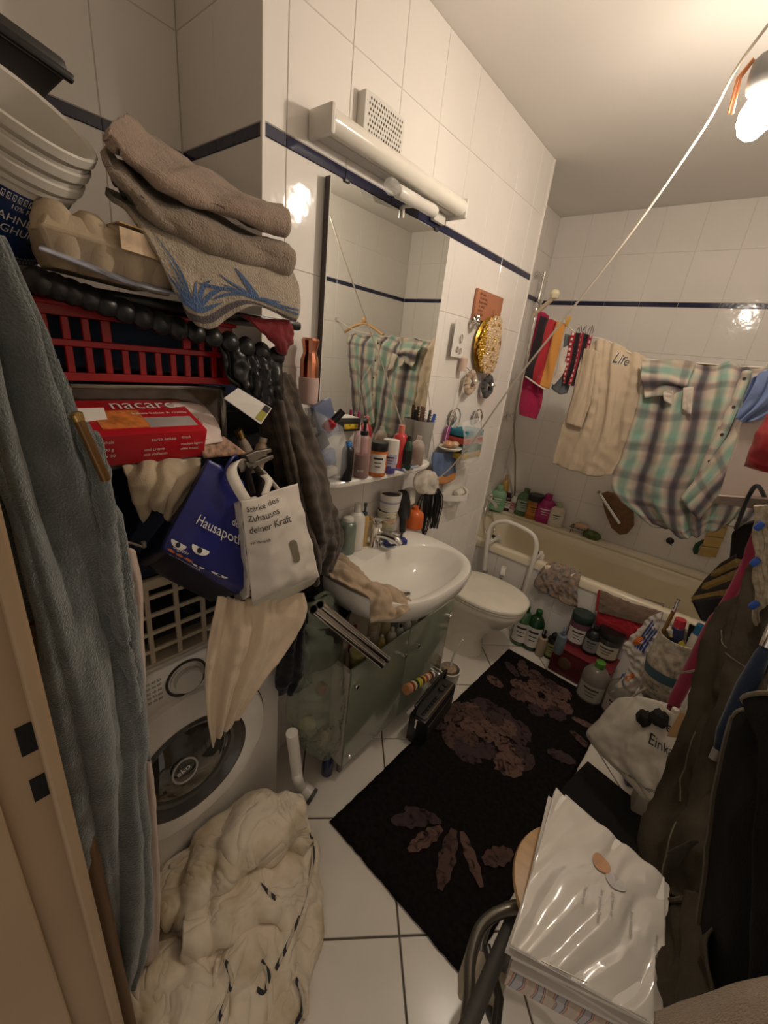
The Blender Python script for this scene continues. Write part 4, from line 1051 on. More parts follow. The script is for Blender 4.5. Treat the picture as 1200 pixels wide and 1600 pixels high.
o, _ = cloth('dark_garment', rowpx([[(430, 700, .06), (480, 720, .09), (505, 760, .06)], [(450, 830, .08), (488, 850, .11), (515, 850, .07)], [(470, 930, .08), (495, 935, .12), (515, 925, .08)]]), cloth_mat('black_wool', (.012, .011, .011)), folds=[(2, .01, 0)], thick=.006)
tag(o, 'black garment hanging behind the plaid coat', 'garment')

# ------------------------------------------------------------------ grey-blue robe at the door jamb
ROBE = M('grey_blue_fleece', (.125, .145, .143), .98, var=.22, scale=30, bump=1.0, bscale=330, sheen=.6, spec=.05, bdist=.004)
robe = thing('bath_robe', 'long grey-blue fleece robe hanging beside the door frame', 'robe', PX(190, 1540, x=.40))
S_ = Sheet(rowpx([[(-200, 320, .42), (-130, 330, .43), (-60, 350, .43), (0, 392, .41)], [(-190, 520, .42), (-90, 520, .45), (10, 525, .45), (92, 570, .41)], [(-140, 700, .42), (-40, 705, .45), (60, 715, .455), (160, 735, .41)], [(-80, 850, .42), (20, 860, .45), (100, 865, .455), (182, 860, .41)], [(0, 1010, .42), (70, 1015, .445), (140, 1020, .45), (208, 1015, .41)], [(62, 1150, .41), (115, 1160, .435), (170, 1165, .44), (226, 1160, .405)], [(105, 1300, .40), (145, 1310, .42), (190, 1312, .425), (238, 1300, .40)], [(145, 1450, .39), (170, 1455, .405), (200, 1455, .41), (240, 1440, .39)], [(165, 1540, .385), (178, 1546, .39), (192, 1546, .39), (205, 1535, .385)]]), folds=[(2.3, .013, .15, .12), (5.1, .005, .4, .05)], wr=.006, wfreq=9, seed=11, noise_amp=.9)
S_.grid(90, 130).build('body', ROBE, robe, solid=.008, angle=180)
S2 = Sheet(rowpx([[(118, 640, .43), (132, 660, .445), (148, 690, .43)], [(150, 745, .43), (166, 765, .45), (184, 790, .43)], [(162, 830, .43), (172, 838, .45), (186, 850, .43)], [(160, 880, .42), (176, 900, .45), (196, 925, .425)], [(185, 985, .42), (197, 1000, .445), (213, 1030, .42)], [(206, 1090, .415), (216, 1100, .435), (229, 1130, .415)], [(219, 1165, .41), (224, 1175, .42), (231, 1190, .41)]]), folds=[(1.0, .006, 0)], wr=.005, wfreq=30, seed=12)
S2.grid(20, 80).build('lapel', ROBE, robe, solid=.008, angle=180)
S3 = Sheet(rowpx([[(85, 560, .43), (97, 590, .44)], [(110, 640, .435), (128, 668, .445)], [(140, 730, .435), (160, 760, .445)], [(155, 790, .43), (182, 792, .44)]]), wr=.003, wfreq=30)
S3.grid(10, 40).build('edge_fold', ROBE, robe, solid=.01, angle=180)
MB().lathe([(.006, 0), (.006, .05), (.011, .055)], 12, (.40, -.70, 1.70), RX(-80)).build('hanging_loop', DARKP, robe)
o, _ = cloth('white_sheet', rowpx([[(150, 840, .37), (185, 850, .385), (207, 862, .37)], [(185, 930, .37), (205, 935, .385), (216, 930, .37)], [(195, 1080, .36), (212, 1090, .375), (224, 1085, .36)], [(212, 1230, .36), (226, 1240, .37), (238, 1235, .36)], [(220, 1380, .35), (232, 1385, .365), (246, 1380, .35)], [(205, 1490, .34), (225, 1505, .355), (246, 1498, .34)]]), cloth_mat('pale_pink_sheet', (.52, .42, .35)), folds=[(1.5, .006, 0)], wr=.003, thick=.004, nu=24, nv=70)
tag(o, 'pale pinkish sheet hanging behind the grey-blue robe', 'sheet')
t = thing('curtain_rod', 'short gold-brown curtain rod standing against the robe by the red box', 'rod', PX(165, 752, x=.36))
p0, p1 = PX(119, 648, x=.475), PX(160, 738, x=.470)
ROD = M('gold_brown_lacquer', (.17, .085, .022), .22, metal=.5, coat=.5)
rq = Vector((0, 0, 1)).rotation_difference(p0 - p1).to_matrix(); L = (p0 - p1).length
MB().lathe([(.0056, -.01), (.0056, L)], 20, p1, rq).build('tube', ROD, t)
MB().lathe([(.0062, L - .006), (.0066, L + .001), (.004, L + .003)], 20, p1, rq).build('end_cap', BRASS, t)
t = thing('metal_skewer', 'thin dark metal rod poking out from behind the robe', 'rod', PX(185, 845, x=.38))
MB().tube([PX(170, 838, x=.36), PX(225, 855, x=.34)], .0022, 8).build('shaft', STEEL, t)
MB().lathe([(.004, 0), (.004, .01)], 10, PX(225, 855, x=.34)).build('tip', STEEL, t)
# ------------------------------------------------------------------ bottles, jars and cans
def foot(ub, vb, ut, vt, w, z):
    p = PX(ub, vb, z=z); R = w / 2 * depth_of(p) / FPX
    d = Vector((p.x - CAM_C.x, p.y - CAM_C.y, 0)).normalized()
    c = p + d * R * .8
    return c, R, max(.02, ztop(c, ut, vt) - z)
PROF = {
    'shampoo': ([(.88, 0), (.98, .02), (1, .08), (1, .60), (.93, .72), (.62, .80), (.40, .82)], [(.40, .80), (.42, .82), (.42, .99), (.36, 1.0)]),
    'round': ([(.90, 0), (1, .03), (1, .55), (.92, .70), (.60, .82), (.34, .86)], [(.34, .85), (.36, .86), (.36, .99), (.30, 1.0)]),
    'can': ([(.94, 0), (1, .02), (1, .76), (.86, .84), (.62, .88)], [(.62, .87), (.66, .88), (.60, .97), (.40, 1.0)]),
    'jar': ([(.92, 0), (1, .04), (1, .72), (.90, .78)], [(.98, .76), (1.03, .78), (1.03, .97), (.98, 1.0)]),
    'squat': ([(.92, 0), (1, .04), (1, .84)], [(1.04, .82), (1.06, .84), (1.06, .97), (1.0, 1.0)]),
    'tottle': ([(.80, .24), (.95, .30), (1, .45), (1, .80), (.97, .99), (.9, 1.0)], [(.78, 0), (.82, .02), (.80, .24)]),
    'pump': ([(.94, 0), (1, .03), (1, .62), (.90, .69), (.45, .73)], [(.45, .72), (.5, .73), (.5, .79), (.2, .80), (.18, .92), (.30, .93), (.30, 1.0)]),
    'drop': ([(.94, 0), (1, .03), (1, .70), (.85, .78), (.50, .80)], [(.55, .79), (.58, .80), (.50, .92), (.2, 1.0)]),
    'cup': ([(.80, 0), (.84, .02), (1, 1.0), (.95, 1.0), (.78, .05)], None),
}
def bottle(name, label, cat, kind, px, z, body, cap=None, lab=None, flat=1.0, group=None, fill=None, base=None, tilt=(0, 0), labz=(.18, .58), size=None):
    if size: c, R, H = Vector(base), size[0], size[1]
    else:
        c, R, H = foot(*px, z)
    if base is not None and not size: c = Vector(base)
    if c.x < R + .012 and c.y < Y1: c.x = R + .012; H = max(.02, ztop(c, px[2], px[3]) - z) if px else H
    if z < .5 and px and c.y > 1.545 and c.y < 2: c.y = 1.545; H = max(.02, ztop(c, px[2], px[3]) - z)
    if c.y > YB - .075: c.y = YB - .075 + (c.y - YB + .075) * .25; H = max(.02, ztop(c, px[2], px[3]) - z)
    yaw = math.atan2(CAM_C.y - c.y, CAM_C.x - c.x)
    t = thing(name, label, cat, c, (math.radians(tilt[0]), math.radians(tilt[1]), yaw), group)
    pb, pc = PROF[kind]
    pr = [(r * R, zz * H) for r, zz in pb]
    MB().lathe(pr, 26, sx=flat, cap=kind != 'cup').build('body', body, t, local=True)
    if pc and cap:
        capo = MB().lathe([(r * R, zz * H) for r, zz in pc], 22, sx=max(flat, .8) if kind == 'tottle' else 1.0).build('cap', cap, t, local=True)
        if kind == 'pump':
            MB().box((R * .55, 0, H * .965), (R * 1.1, R * .42, H * .06), ch=R * .1).build('nozzle', cap, t, local=True)
    if fill:
        MB().lathe([(r * R * .93, zz * H + .002) for r, zz in pb if zz <= fill[1]] + [(R * .93, fill[1] * H)], 22, sx=flat).build('liquid', fill[0], t, local=True)
    if lab:
        b = MB(); n = 12; z0, z1 = labz[0] * H, labz[1] * H
        for k in range(n + 1):
            a = -1.0 + 2.0 * k / n
            b.v += [Vector((R * 1.012 * math.cos(a) * flat + .0004, R * 1.012 * math.sin(a), z0)), Vector((R * 1.012 * math.cos(a) * flat + .0004, R * 1.012 * math.sin(a), z1))]
        for k in range(n): b.f.append((2 * k, 2 * k + 2, 2 * k + 3, 2 * k + 1))
        lo_ = b.build('label', lab, t, local=True)
        # a few printed bars on the label stand for its small lettering
        pm = PRINT_BLACK if sum(lab.diffuse_color[:3]) > 0 and LABDARK.get(lab.name, True) else PRINT_WHITE
        for q in range(3):
            zz = z0 + (z1 - z0) * (.72 - .2 * q); hw = .55 - .12 * q
            b = MB()
            for k in range(7):
                a = -hw + 2 * hw * k / 6
                for dz in (0, (z1 - z0) * (.10 if q == 0 else .05)):
                    b.v.append(Vector((R * 1.018 * math.cos(a) * flat + .0006, R * 1.018 * math.sin(a), zz + dz)))
            for k in range(6): b.f.append((2 * k, 2 * k + 2, 2 * k + 3, 2 * k + 1))
            b.build('print', pm, lo_, local=True)
    return t, c, R, H
LABDARK = {}
def P_(n, c, r=.3, **k): return plastic(n, c, r, **k)
white, offw = P_('bottle_white', (.72, .69, .63)), P_('bottle_cream', (.68, .60, .46))
labw = P_('label_white', (.70, .66, .60), .5); labg = P_('label_green', (.16, .30, .10), .5); laby = P_('label_olive', (.30, .30, .10), .5)
LABDARK['label_green'] = False; LABDARK['label_olive'] = True
# bathtub ledge
for a in (('shampoo_bottle', 'mint green shampoo bottle in the far left corner of the bathtub', 'bottle', 'shampoo', (774, 799, 776, 757, 24), P_('mint', (.28, .50, .32)), P_('mint', (0, 0, 0)), P_('label_mint', (.20, .42, .24), .4), .55),
          ('oil_bottle', 'slim amber bottle with a wooden ball cap behind the mint bottle', 'bottle', 'round', (790, 790, 789, 741, 13), P_('amber', (.50, .30, .08), .15), WOOD, None, 1.0),
          ('shower_gel', 'dark maroon bottle with a white label beside the mint bottle', 'bottle', 'shampoo', (791, 798, 794, 770, 20), P_('maroon', (.06, .012, .015)), P_('dark_cap', (.03, .01, .012)), labw, .6),
          ('shampoo_bottle', 'slim white bottle behind the shower hose', 'bottle', 'round', (805, 800, 808, 771, 15), white, white, P_('label_pink', (.6, .25, .3), .5), .7),
          ('shampoo_bottle', 'clear green shampoo bottle right of the shower hose', 'bottle', 'round', (818, 805, 824, 763, 24), P_('clear_green', (.10, .17, .08), .15), P_('moss_cap', (.12, .18, .08)), P_('label_sage', (.34, .44, .36), .5), .6),
          ('shampoo_bottle', 'orange brown bottle with a black cap on the tub ledge', 'bottle', 'jar', (833, 811, 840, 773, 23), P_('orange_brown', (.42, .17, .03), .2), BLACKP, P_('label_orange', (.50, .22, .05), .5), .6),
          ('shower_gel', 'magenta shower gel bottle on the tub ledge', 'bottle', 'shampoo', (849, 817, 858, 772, 27), P_('magenta', (.36, .02, .14), .25), P_('magenta', (0, 0, 0)), P_('label_magenta', (.40, .03, .17), .4), .55),
          ('body_lotion', 'cream white lotion bottle at the right end of the ledge bottles', 'bottle', 'shampoo', (867, 823, 874, 785, 22), offw, P_('pale_green_cap', (.42, .46, .28)), labw, .6)):
    LABDARK['label_magenta'] = False; LABDARK['label_mint'] = False
    bottle(a[0], a[1], a[2], a[3], a[4], TLZ, a[5], a[6], a[7], a[8])
# wire soap basket with soap
q = PX(903, 832, y=YB - .06)
t = thing('soap_basket', 'wire soap basket on the bathtub ledge', 'soap dish', (q.x, q.y, TLZ))
DW = M('dark_wire', (.10, .09, .06), .4, metal=.7)
for k in range(5):
    MB().tube([Vector((q.x - .05 + k * .025, q.y - .035, TLZ + .045)), Vector((q.x - .05 + k * .025, q.y + .035, TLZ + .045))], .002, 6).build('wire', DW, t)
MB().tube([Vector((q.x + sx * .055, q.y + sy * .038, TLZ + .046)) for sx, sy in ((-1, -1), (1, -1), (1, 1), (-1, 1))], .0028, 8, closed=True).build('rim_wire', DW, t)
for sx in (-1, 1):
    for sy in (-1, 1): MB().tube([Vector((q.x + sx * .045, q.y + sy * .03, TLZ)), Vector((q.x + sx * .045, q.y + sy * .03, TLZ + .045))], .0025, 6).build('leg', DW, t)
o = MB().box((q.x + .01, q.y, TLZ + .062), (.085, .055, .028), RZ(12), .011).build('soap_bar', P_('peach_soap', (.66, .42, .27), .4)); tag(o, 'peach coloured bar of soap in the wire basket', 'soap')
o = MB().box((q.x - .02, q.y + .02, TLZ + .084), (.03, .025, .014), RZ(50), .005).build('soap_sliver', P_('white_soap', (.7, .66, .58), .4)); tag(o, 'small white sliver of soap on the peach bar', 'soap')
q2 = PX(924, 838, y=YB - .07)
b = MB().lathe([(.001, 0), (.045, .002), (.06, .02), (.055, .042), (.03, .055), (.001, .058)], 28, (q2.x, q2.y, TLZ), sx=1.0, sy=.62)
for i, p in enumerate(b.v): p += Vector((noise.noise(p * 40), noise.noise(p * 40 + Vector((9, 0, 0))), 0)) * .006
o = b.build('bath_sponge', M('green_mesh_sponge', (.10, .13, .045), .9, var=.6, scale=30, bump=1, bscale=120)); tag(o, 'green and brown mesh sponge beside the soap basket', 'sponge')
# brown back brush paddle hanging on the wall
t = thing('bath_paddle', 'brown fan-shaped bath brush with a chrome handle leaning on the far wall', 'brush', PX(960, 830, y=2.27))
pp = [(938, 772), (948, 768), (962, 772), (980, 785), (990, 802), (990, 822), (980, 834), (968, 836), (955, 825), (945, 800)]
a = [PX(u, v, y=2.27) for u, v in pp]; n_ = len(a)
MB().add(a + [p_ + Vector((0, .02, 0)) for p_ in a], [tuple(range(n_ - 1, -1, -1)), tuple(range(n_, 2 * n_))] + [(i, (i + 1) % n_, n_ + (i + 1) % n_, n_ + i) for i in range(n_)]).build('paddle', M('brown_bristle', (.19, .10, .05), .8, var=.25, scale=40, bump=.6, bscale=300), t, bevel=.004)
MB().tube([PX(936, 770, y=2.255), PX(968, 818, y=2.255)], .012, 12).build('handle', CHROME, t)
MB().lathe([(.016, -.004), (.016, .006), (.010, .012)], 14, PX(936, 770, y=2.255), RX(60)).build('handle_end', CHROME, t)
# dark clips on the wall
t = thing('suction_hook', 'small black suction hook on the tiles under the plaid shirt', 'hook', PX(1047, 845, y=YB - .006))
MB().lathe([(.022, 0), (.02, .004), (.008, .012), (.006, .02)], 20, PX(1047, 845, y=YB), RX(90)).build('cup', BLACKP, t)
MB().tube(spline([PX(1047, 845, y=YB - .02), PX(1047, 850, y=YB - .03), PX(1050, 852, y=YB - .035)], 8), .003, 6).build('peg', BLACKP, t)
b = MB(); pts = [(1082, 858), (1086, 850), (1096, 844), (1102, 843), (1096, 850), (1092, 856), (1090, 866), (1084, 866)]
a = [PX(u, v, y=YB - .012) for u, v in pts]; n_ = len(a)
o = b.add(a + [p_ + Vector((0, .010, 0)) for p_ in a], [tuple(range(n_ - 1, -1, -1)), tuple(range(n_, 2 * n_))] + [(i, (i + 1) % n_, n_ + (i + 1) % n_, n_ + i) for i in range(n_)]).build('leaf_sticker', P_('dark_green_plastic', (.02, .06, .035), .5), bevel=.002); tag(o, 'dark green leaf-shaped hook on the far wall by the yellowed tiles', 'hook')
# yellow bath mat strip hanging on the far wall at the right
t = thing('hanging_mat', 'yellowed striped plastic mat hanging on the far wall below the white panel', 'mat', PX(1110, 870, y=YB - .02))
ym_ = M('yellowed_plastic', (.52, .36, .12), .4, var=.1)
za = [PX(1122, 790, y=YB - .015), PX(1150, 792, y=YB - .015), PX(1118, 872, y=YB - .015), PX(1090, 868, y=YB - .015)]
for k in range(5):
    f0, f1 = k / 5 + .008, (k + 1) / 5 - .008
    l0, l1 = za[0].lerp(za[3], f0), za[0].lerp(za[3], f1); r0, r1 = za[1].lerp(za[2], f0), za[1].lerp(za[2], f1)
    dd = Vector((0, .012, 0))
    MB().add([l0, r0, r1, l1, l0 + dd, r0 + dd, r1 + dd, l1 + dd], [(0, 3, 2, 1), (4, 5, 6, 7), (0, 1, 5, 4), (1, 2, 6, 5), (2, 3, 7, 6), (3, 0, 4, 7)]).build('slat', ym_, t, smooth=False, bevel=.002)
# tub filler tap with hose
t = thing('bath_tap', 'chrome bath mixer tap with its hose in the tub corner', 'tap', PX(763, 790, x=XREC + .03))
bp_ = PX(762, 778, x=XREC + .05)
MB().lathe([(.02, 0), (.024, .01), (.018, .03), (.02, .09)], 18, (XREC + .001, bp_.y, bp_.z), RY(90)).build('body', CHROME, t)
MB().tube(spline([(XREC + .06, bp_.y, bp_.z), (XREC + .12, bp_.y - .03, bp_.z - .01), (XREC + .15, bp_.y - .05, bp_.z - .03)], 12), .013, 12).build('spout', CHROME, t)
MB().lathe([(.016, 0), (.018, .02), (.012, .028)], 16, (XREC + .07, bp_.y, bp_.z + .012)).build('lever', CHROME, t)
hs = [(XREC + .06, bp_.y, bp_.z - .01), tuple(PX(758, 800, x=XREC + .08)), tuple(PX(757, 825, x=XREC + .10)), tuple(PX(763, 838, x=XREC + .14)), tuple(PX(772, 828, x=XREC + .12)), tuple(PX(768, 800, x=XREC + .08))]
MB().tube(spline(hs, 40), .007, 10).build('hose', CHROME, t)
# shower riser rail with its hose
t = thing('shower_rail', 'chrome shower rail with two wall brackets left of the far wall', 'shower rail', (-.14, 1.98, 1.3))
rxx = XREC + .055
ra, rb_ = PX(849, 428, x=rxx), PX(803, 650, x=rxx)
yr = (ra.y + rb_.y) / 2
MB().tube([(rxx, yr, rb_.z - .03), (rxx, yr, ra.z + .01)], .011, 14).build('rail', CHROME, t)
for zz in (ra.z, rb_.z):
    MB().lathe([(.022, 0), (.022, .01), (.014, .014), (.014, .05)], 16, (XREC + .001, yr, zz), RY(90)).build('bracket', CHROME, t)
    MB().lathe([(.02, -.012), (.02, .012)], 16, (rxx, yr, zz)).build('collar', CHROME, t)
MB().box((rxx + .012, yr, ra.z - .17), (.035, .04, .05), ch=.008).build('slider', CHROME, t)
hz_ = spline([(rxx + .03, yr, ra.z - .19), tuple(PX(806, 640, x=rxx + .06)), tuple(PX(805, 720, x=rxx + .07)), tuple(PX(804, 790, x=rxx + .09)), tuple(PX(800, 815, x=rxx + .10)), tuple(PX(790, 838, x=rxx + .10)), tuple(PX(776, 846, x=rxx + .12))], 60)
MB().tube(hz_, .0065, 10).build('hose', M('steel_hose', (.42, .37, .30), .3, metal=.8), t)

# ------------------------------------------------------------------ on the washbasin
bottle('spray_can', 'grey-green spray can with a white button on the washbasin edge', 'spray can', 'can', (530, 862, 536, 806, 27), SKZ, M('sage_metal', (.20, .25, .21), .3, metal=.4), white)
bottle('lotion_bottle', 'tall plain white bottle on the washbasin behind the spray can', 'bottle', 'shampoo', (545, 858, 550, 785, 27), SKZ, white, white, None, .8)
bottle('soap_dispenser', 'honey coloured soap dispenser with a teal pump on the washbasin', 'soap dispenser', 'pump', (565, 854, 571, 786, 17), SKZ, P_('honey_soap', (.50, .34, .12), .12), P_('teal_pump', (.03, .075, .09)), None, .9)
jc = Vector((.055, .50, SKZ))
t1, c1_, R1, H1 = bottle('cream_tub', 'pale green cream tub standing behind the tap', 'jar', 'cup', None, SKZ, P_('cream_tub_body', (.62, .58, .42)), None, None, size=(.042, .085), base=jc + Vector((0, 0, .045)))
MB().lathe([(.03, 0), (.03, .046)], 18, (0, 0, -.046)).build('foot_ring', P_('olive_tub', (.20, .22, .12)), t1, local=True)
MB().lathe([(.036, .018), (.041, .06)], 26, cap=False).build('fruit_label', P_('fruit_label', (.50, .36, .22), .4, var=.5, scale=60), t1, local=True)
t2, *_ = bottle('cream_tub', 'white and lavender tub stacked on the pale green cream tub', 'jar', 'cup', None, SKZ, P_('white_tub_body', (.70, .66, .62)), None, None, size=(.046, .072), base=jc + Vector((.004, .004, .131)))
MB().lathe([(.0395, .016), (.0435, .045)], 26, cap=False).build('lavender_band', P_('lavender', (.36, .34, .46), .4), t2, local=True)
MB().lathe([(.041, .062), (.001, .060)], 24, cap=False).build('dark_contents', P_('dark_paste', (.05, .03, .035), .6), t2, local=True)
# black hair dryer hanging by the basin
t = thing('hair_dryer', 'black hair dryer propped behind the washbasin tap', 'hair dryer', (.05, .56, SKZ))
hd = PX(630, 790, x=.07)
MB().lathe([(.024, -.06), (.030, -.03), (.033, .02), (.030, .055), (.026, .065)], 22, hd, RX(22)).build('barrel', BLACKP, t)
MB().tube(spline([hd, hd + Vector((.0, .01, -.07)), Vector((.07, hd.y + .02, SKZ + .01))], 10), [.016] * 4 + [.014] * 6, 12).build('handle', BLACKP, t)
MB().tube(spline([(.07, hd.y + .02, SKZ + .012), (.10, .56, SKZ + .006), (.12, .54, SKZ + .004), (.11, .50, SKZ + .006)], 20), .004, 8).build('cord', BLACKP, t)
t = thing('power_adapter', 'white plug-in charger hanging under the right end of the shelf', 'charger', PX(640, 790, x=.04))
pa_ = PX(640, 775, x=.045)
MB().box(pa_, (.04, .045, .075), RX(8), .008).build('body', WHITE_PL, t)
MB().tube([pa_ + Vector((0, 0, -.036)), pa_ + Vector((.002, 0, -.10)), (pa_.x, pa_.y + .02, SKZ + .06)], .0025, 6).build('cord', BLACKP, t)
bottle('scented_jar', 'orange ribbed jar at the right of the washbasin deck', 'jar', 'round', (640, 826, 644, 790, 30), SKZ, P_('orange_glass', (.62, .13, .03), .15), P_('orange_glass', (0, 0, 0)))
t = thing('toothpaste_pack', 'blue and white toothpaste pack lying behind the tap', 'toothpaste', PX(607, 843, z=SKZ))
tp = Vector((.12, .49, SKZ))
MB().box(tp + Vector((0, 0, .012)), (.035, .10, .022), RZ(-25), .004).build('pack', P_('blue_pack', (.03, .05, .20)), t)
MB().box(tp + Vector((.012, -.03, .0235)), (.03, .035, .0015), RZ(-25)).build('white_panel', labw, t, smooth=False)
# rag over the left corner of the washbasin
RAG = cloth_mat('beige_rag', (.42, .32, .22), var=.2, bscale=260)
rw = [[Vector((.04, 0.093, SKZ + .010)), Vector((.05, 0.168, SKZ + .012)), Vector((.07, 0.228, SKZ + .010))],
      [Vector((.14, 0.083, SKZ + .018)), Vector((.15, 0.158, SKZ + .022)), Vector((.17, 0.218, SKZ - .005))],
      [Vector((.24, 0.083, SKZ + .016)), Vector((.26, 0.148, SKZ + .024)), Vector((.27, 0.198, SKZ - .03))],
      [Vector((.33, 0.098, SKZ + .008)), Vector((.36, 0.158, SKZ + .020)), Vector((.36, 0.218, SKZ - .01))],
      [Vector((.37, 0.068, SKZ - .045)), Vector((.425, 0.138, SKZ - .03)), Vector((.43, 0.203, SKZ - .02))]]
o, _ = cloth('rag', rw, RAG, folds=[(2, .006, .2, .4)], wr=.011, wfreq=22, thick=.006, nu=50, nv=60, seed=3)
tag(o, 'crumpled beige rag draped over the left rim of the washbasin', 'rag')
t = thing('dark_bucket', 'dark grey bucket standing on the vanity cabinet under the washbasin rim', 'bucket', (.12, .07, .55))
MB().lathe([(.075, 0), (.09, .01), (.115, .19), (.118, .20), (.110, .20), (.085, .012), (.001, .012)], 32, (.155, .045, .58)).build('shell', P_('dark_grey_bucket', (.028, .028, .024), .35), t)
MB().tube(spline([(.155 - .118, .045, .775), (.155, -.06, .74), (.155 + .118, .045, .775)], 20), .003, 8).build('bail', CHROME, t)
MB().box((.145, .045, .563), (.10, .10, .030), ch=.004).build('stand', BLACKP, t)

# ------------------------------------------------------------------ on the ceramic shelf
def sb(*a, **k): return bottle(*a, **k)
sb('deodorant', 'black bottle with a shiny blue dome cap on the shelf', 'bottle', 'can', (540, 752, 545, 690, 19), SHZ, BLACKP, P_('blue_dome', (.03, .16, .42), .15))
t, c, R, H = sb('perfume_bottle', 'tall clear bottle half full of red liquid with a black pump', 'bottle', 'pump', (563, 748, 567, 653, 25), SHZ, clear('clear_bottle', (.70, .62, .55), .06, .30), BLACKP, None, 1.0, fill=(P_('red_liquid', (.16, .008, .014), .15), .40))
text_on('BODY MIST', lambda x, y: Vector((R * 1.01 * math.cos(-.5 + x * .16), R * 1.01 * math.sin(-.5 + x * .16), H * .12 + y * .010)), PRINT_WHITE, t, local=True)
sb('vitamin_jar', 'orange jar with a white label and black lid on the shelf', 'jar', 'jar', (588, 745, 590, 690, 27), SHZ, P_('orange_jar', (.55, .15, .02), .15), BLACKP, labw, labz=(.12, .68))
sb('hand_cream', 'white tube with a purple top standing on the shelf', 'tube', 'tottle', (606, 741, 609, 686, 26), SHZ, white, P_('purple_cap', (.10, .08, .30)), P_('label_violet', (.42, .40, .55), .5), .6)
sb('hair_spray', 'coral red bottle behind the white tube on the shelf', 'bottle', 'shampoo', (620, 733, 620, 663, 24), SHZ, P_('coral', (.55, .05, .05), .2), P_('salmon_cap', (.70, .22, .16)), None, .9)
sb('small_flask', 'dark green flask with a black label on the shelf', 'bottle', 'round', (633, 735, 634, 680, 16), SHZ, P_('dark_green_glass', (.02, .05, .03), .1), BLACKP, BLACKP)
t, c, R, H = sb('perfume_flacon', 'hourglass flacon with amber liquid at the shelf end', 'bottle', 'round', (649, 728, 651, 680, 22), SHZ, clear('clear_flacon', (.8, .7, .6), .05, .35), clear('clear_flacon', alpha=.35), None, 1.0, fill=(P_('amber_liquid', (.16, .03, .012), .12), .55))
o = MB().box(PX(625, 722, z=SHZ) + Vector((-.01, 0, .022)), (.018, .022, .044), RZ(20), .001).build('small_carton', PAPER); tag(o, 'tiny white carton between the coral bottle and green flask', 'box')
# tumblers with combs
GT = clear('grey_tumbler', (.42, .40, .37), .25, .75)
t, c, R, H = sb('tumbler', 'grey tumbler with combs at the right of the shelf', 'tumbler', 'cup', (653, 717, 655, 656, 33), SHZ, GT)
for k, (dx, dy, tx_, ty_, hh, wd, col, lab_) in enumerate(((.3, .5, .7, .9, .030, .020, P_('blue_handle', (.02, .07, .30)), 'bright blue comb in the grey tumbler'), (.0, -.4, -.1, -.6, .058, .016, P_('brown_comb', (.09, .05, .035)), 'tall brown comb leaning left in the grey tumbler'), (-.2, .1, -.3, .1, .052, .014, P_('brown_comb', (0, 0, 0)), 'brown comb standing upright in the middle of the grey tumbler'), (-.3, -.5, -.6, -.8, .040, .012, BLACKP, 'black comb at the left side of the grey tumbler'), (.3, .1, .5, .2, .045, .015, DARKP, 'charcoal comb next to the bright blue comb'))):
    p0 = c + Vector((dx * R * .5, dy * R * .5, .006)); p1 = c + Vector((tx_ * R * .85, ty_ * R * .85, H + hh))
    tt = thing('comb', lab_, 'comb', p0)
    d_ = (p1 - p0); rq = Vector((0, 0, 1)).rotation_difference(d_).to_matrix()
    MB().box(p0 + d_ / 2, (.005, wd, d_.length), rq, .002).build('spine', col, tt)
    for q in range(6):
        MB().box(p0 + d_ * (.66 + .055 * q) + rq @ Vector((0, wd / 2 + .004, 0)), (.0025, .010, .003), rq).build('tooth', col, tt, smooth=False)
# blue razors
for k, (u, v, rz) in enumerate(((615, 737, 30), (628, 731, 10), (636, 728, -20))):
    p = PX(u, v, z=SHZ + .004)
    t = thing('razor', ('blue disposable razor nearest the white tube', 'blue disposable razor in the middle of the three', 'blue disposable razor nearest the flacon')[k], 'razor', p, (0, 0, math.radians(rz)), 'disposable razors on the shelf')
    MB().tube(spline([(-.035, -.01, .004), (0, 0, .010), (.03, .012, .006)], 10), .004, 8).build('handle', P_('razor_blue', (.03, .07, .25)), t, local=True)
    MB().box((.036, .015, .006), (.010, .034, .009), RZ(20), .002).build('head', P_('razor_head', (.35, .36, .40)), t, local=True)
# boxes at the back left
SHB = Vector((.055, .165, SHZ))
o = MB().box(SHB + Vector((0, 0, .075)), (.07, .12, .15), ch=.002).build('carton', P_('white_carton', (.55, .52, .46), .5)); tag(o, 'plain white carton at the back left of the shelf', 'box')
t = thing('pasta_box', 'black and white carton with a yellow picture lying on the plain carton', 'box', SHB + Vector((0, 0, .151)))
b0 = SHB + Vector((.008, .012, .171))
MB().box(b0, (.085, .11, .040), RZ(-8), .001).build('carton', P_('black_carton', (.02, .018, .018), .4), t)
MB().box(b0 + Vector((.006, .012, .0206)), (.06, .08, .001), RZ(-8)).build('top_panel', labw, t, smooth=False)
MB().box(b0 + Vector((.0435, .012, .0)), (.001, .072, .034), RZ(-8)).build('picture_panel', P_('kraft_panel', (.42, .36, .28), .4), t, smooth=False)
MB().box(b0 + Vector((.0445, .012, -.005)), (.001, .055, .016), RZ(-8)).build('yellow_picture', P_('yellow_print', (.60, .40, .02), .4, var=.5, scale=150), t, smooth=False)
for k, (u, v, cb, cc_, lab_) in enumerate(((561, 655, P_('pink_bottle', (.62, .45, .48)), P_('magenta_cap', (.40, .03, .16)), 'pale pink bottle with a magenta cap at the mirror'), (573, 662, P_('rose_bottle', (.60, .20, .26)), P_('rose_cap', (.50, .10, .16)), 'small rose bottle at the mirror beside the pink one'))):
    pt = PX(u, v - 12, x=.05); bottle('nail_polish', lab_, 'bottle', 'round', None, SHZ, cb, cc_, None, size=(.014, pt.z - SHZ), base=(pt.x, pt.y, SHZ))
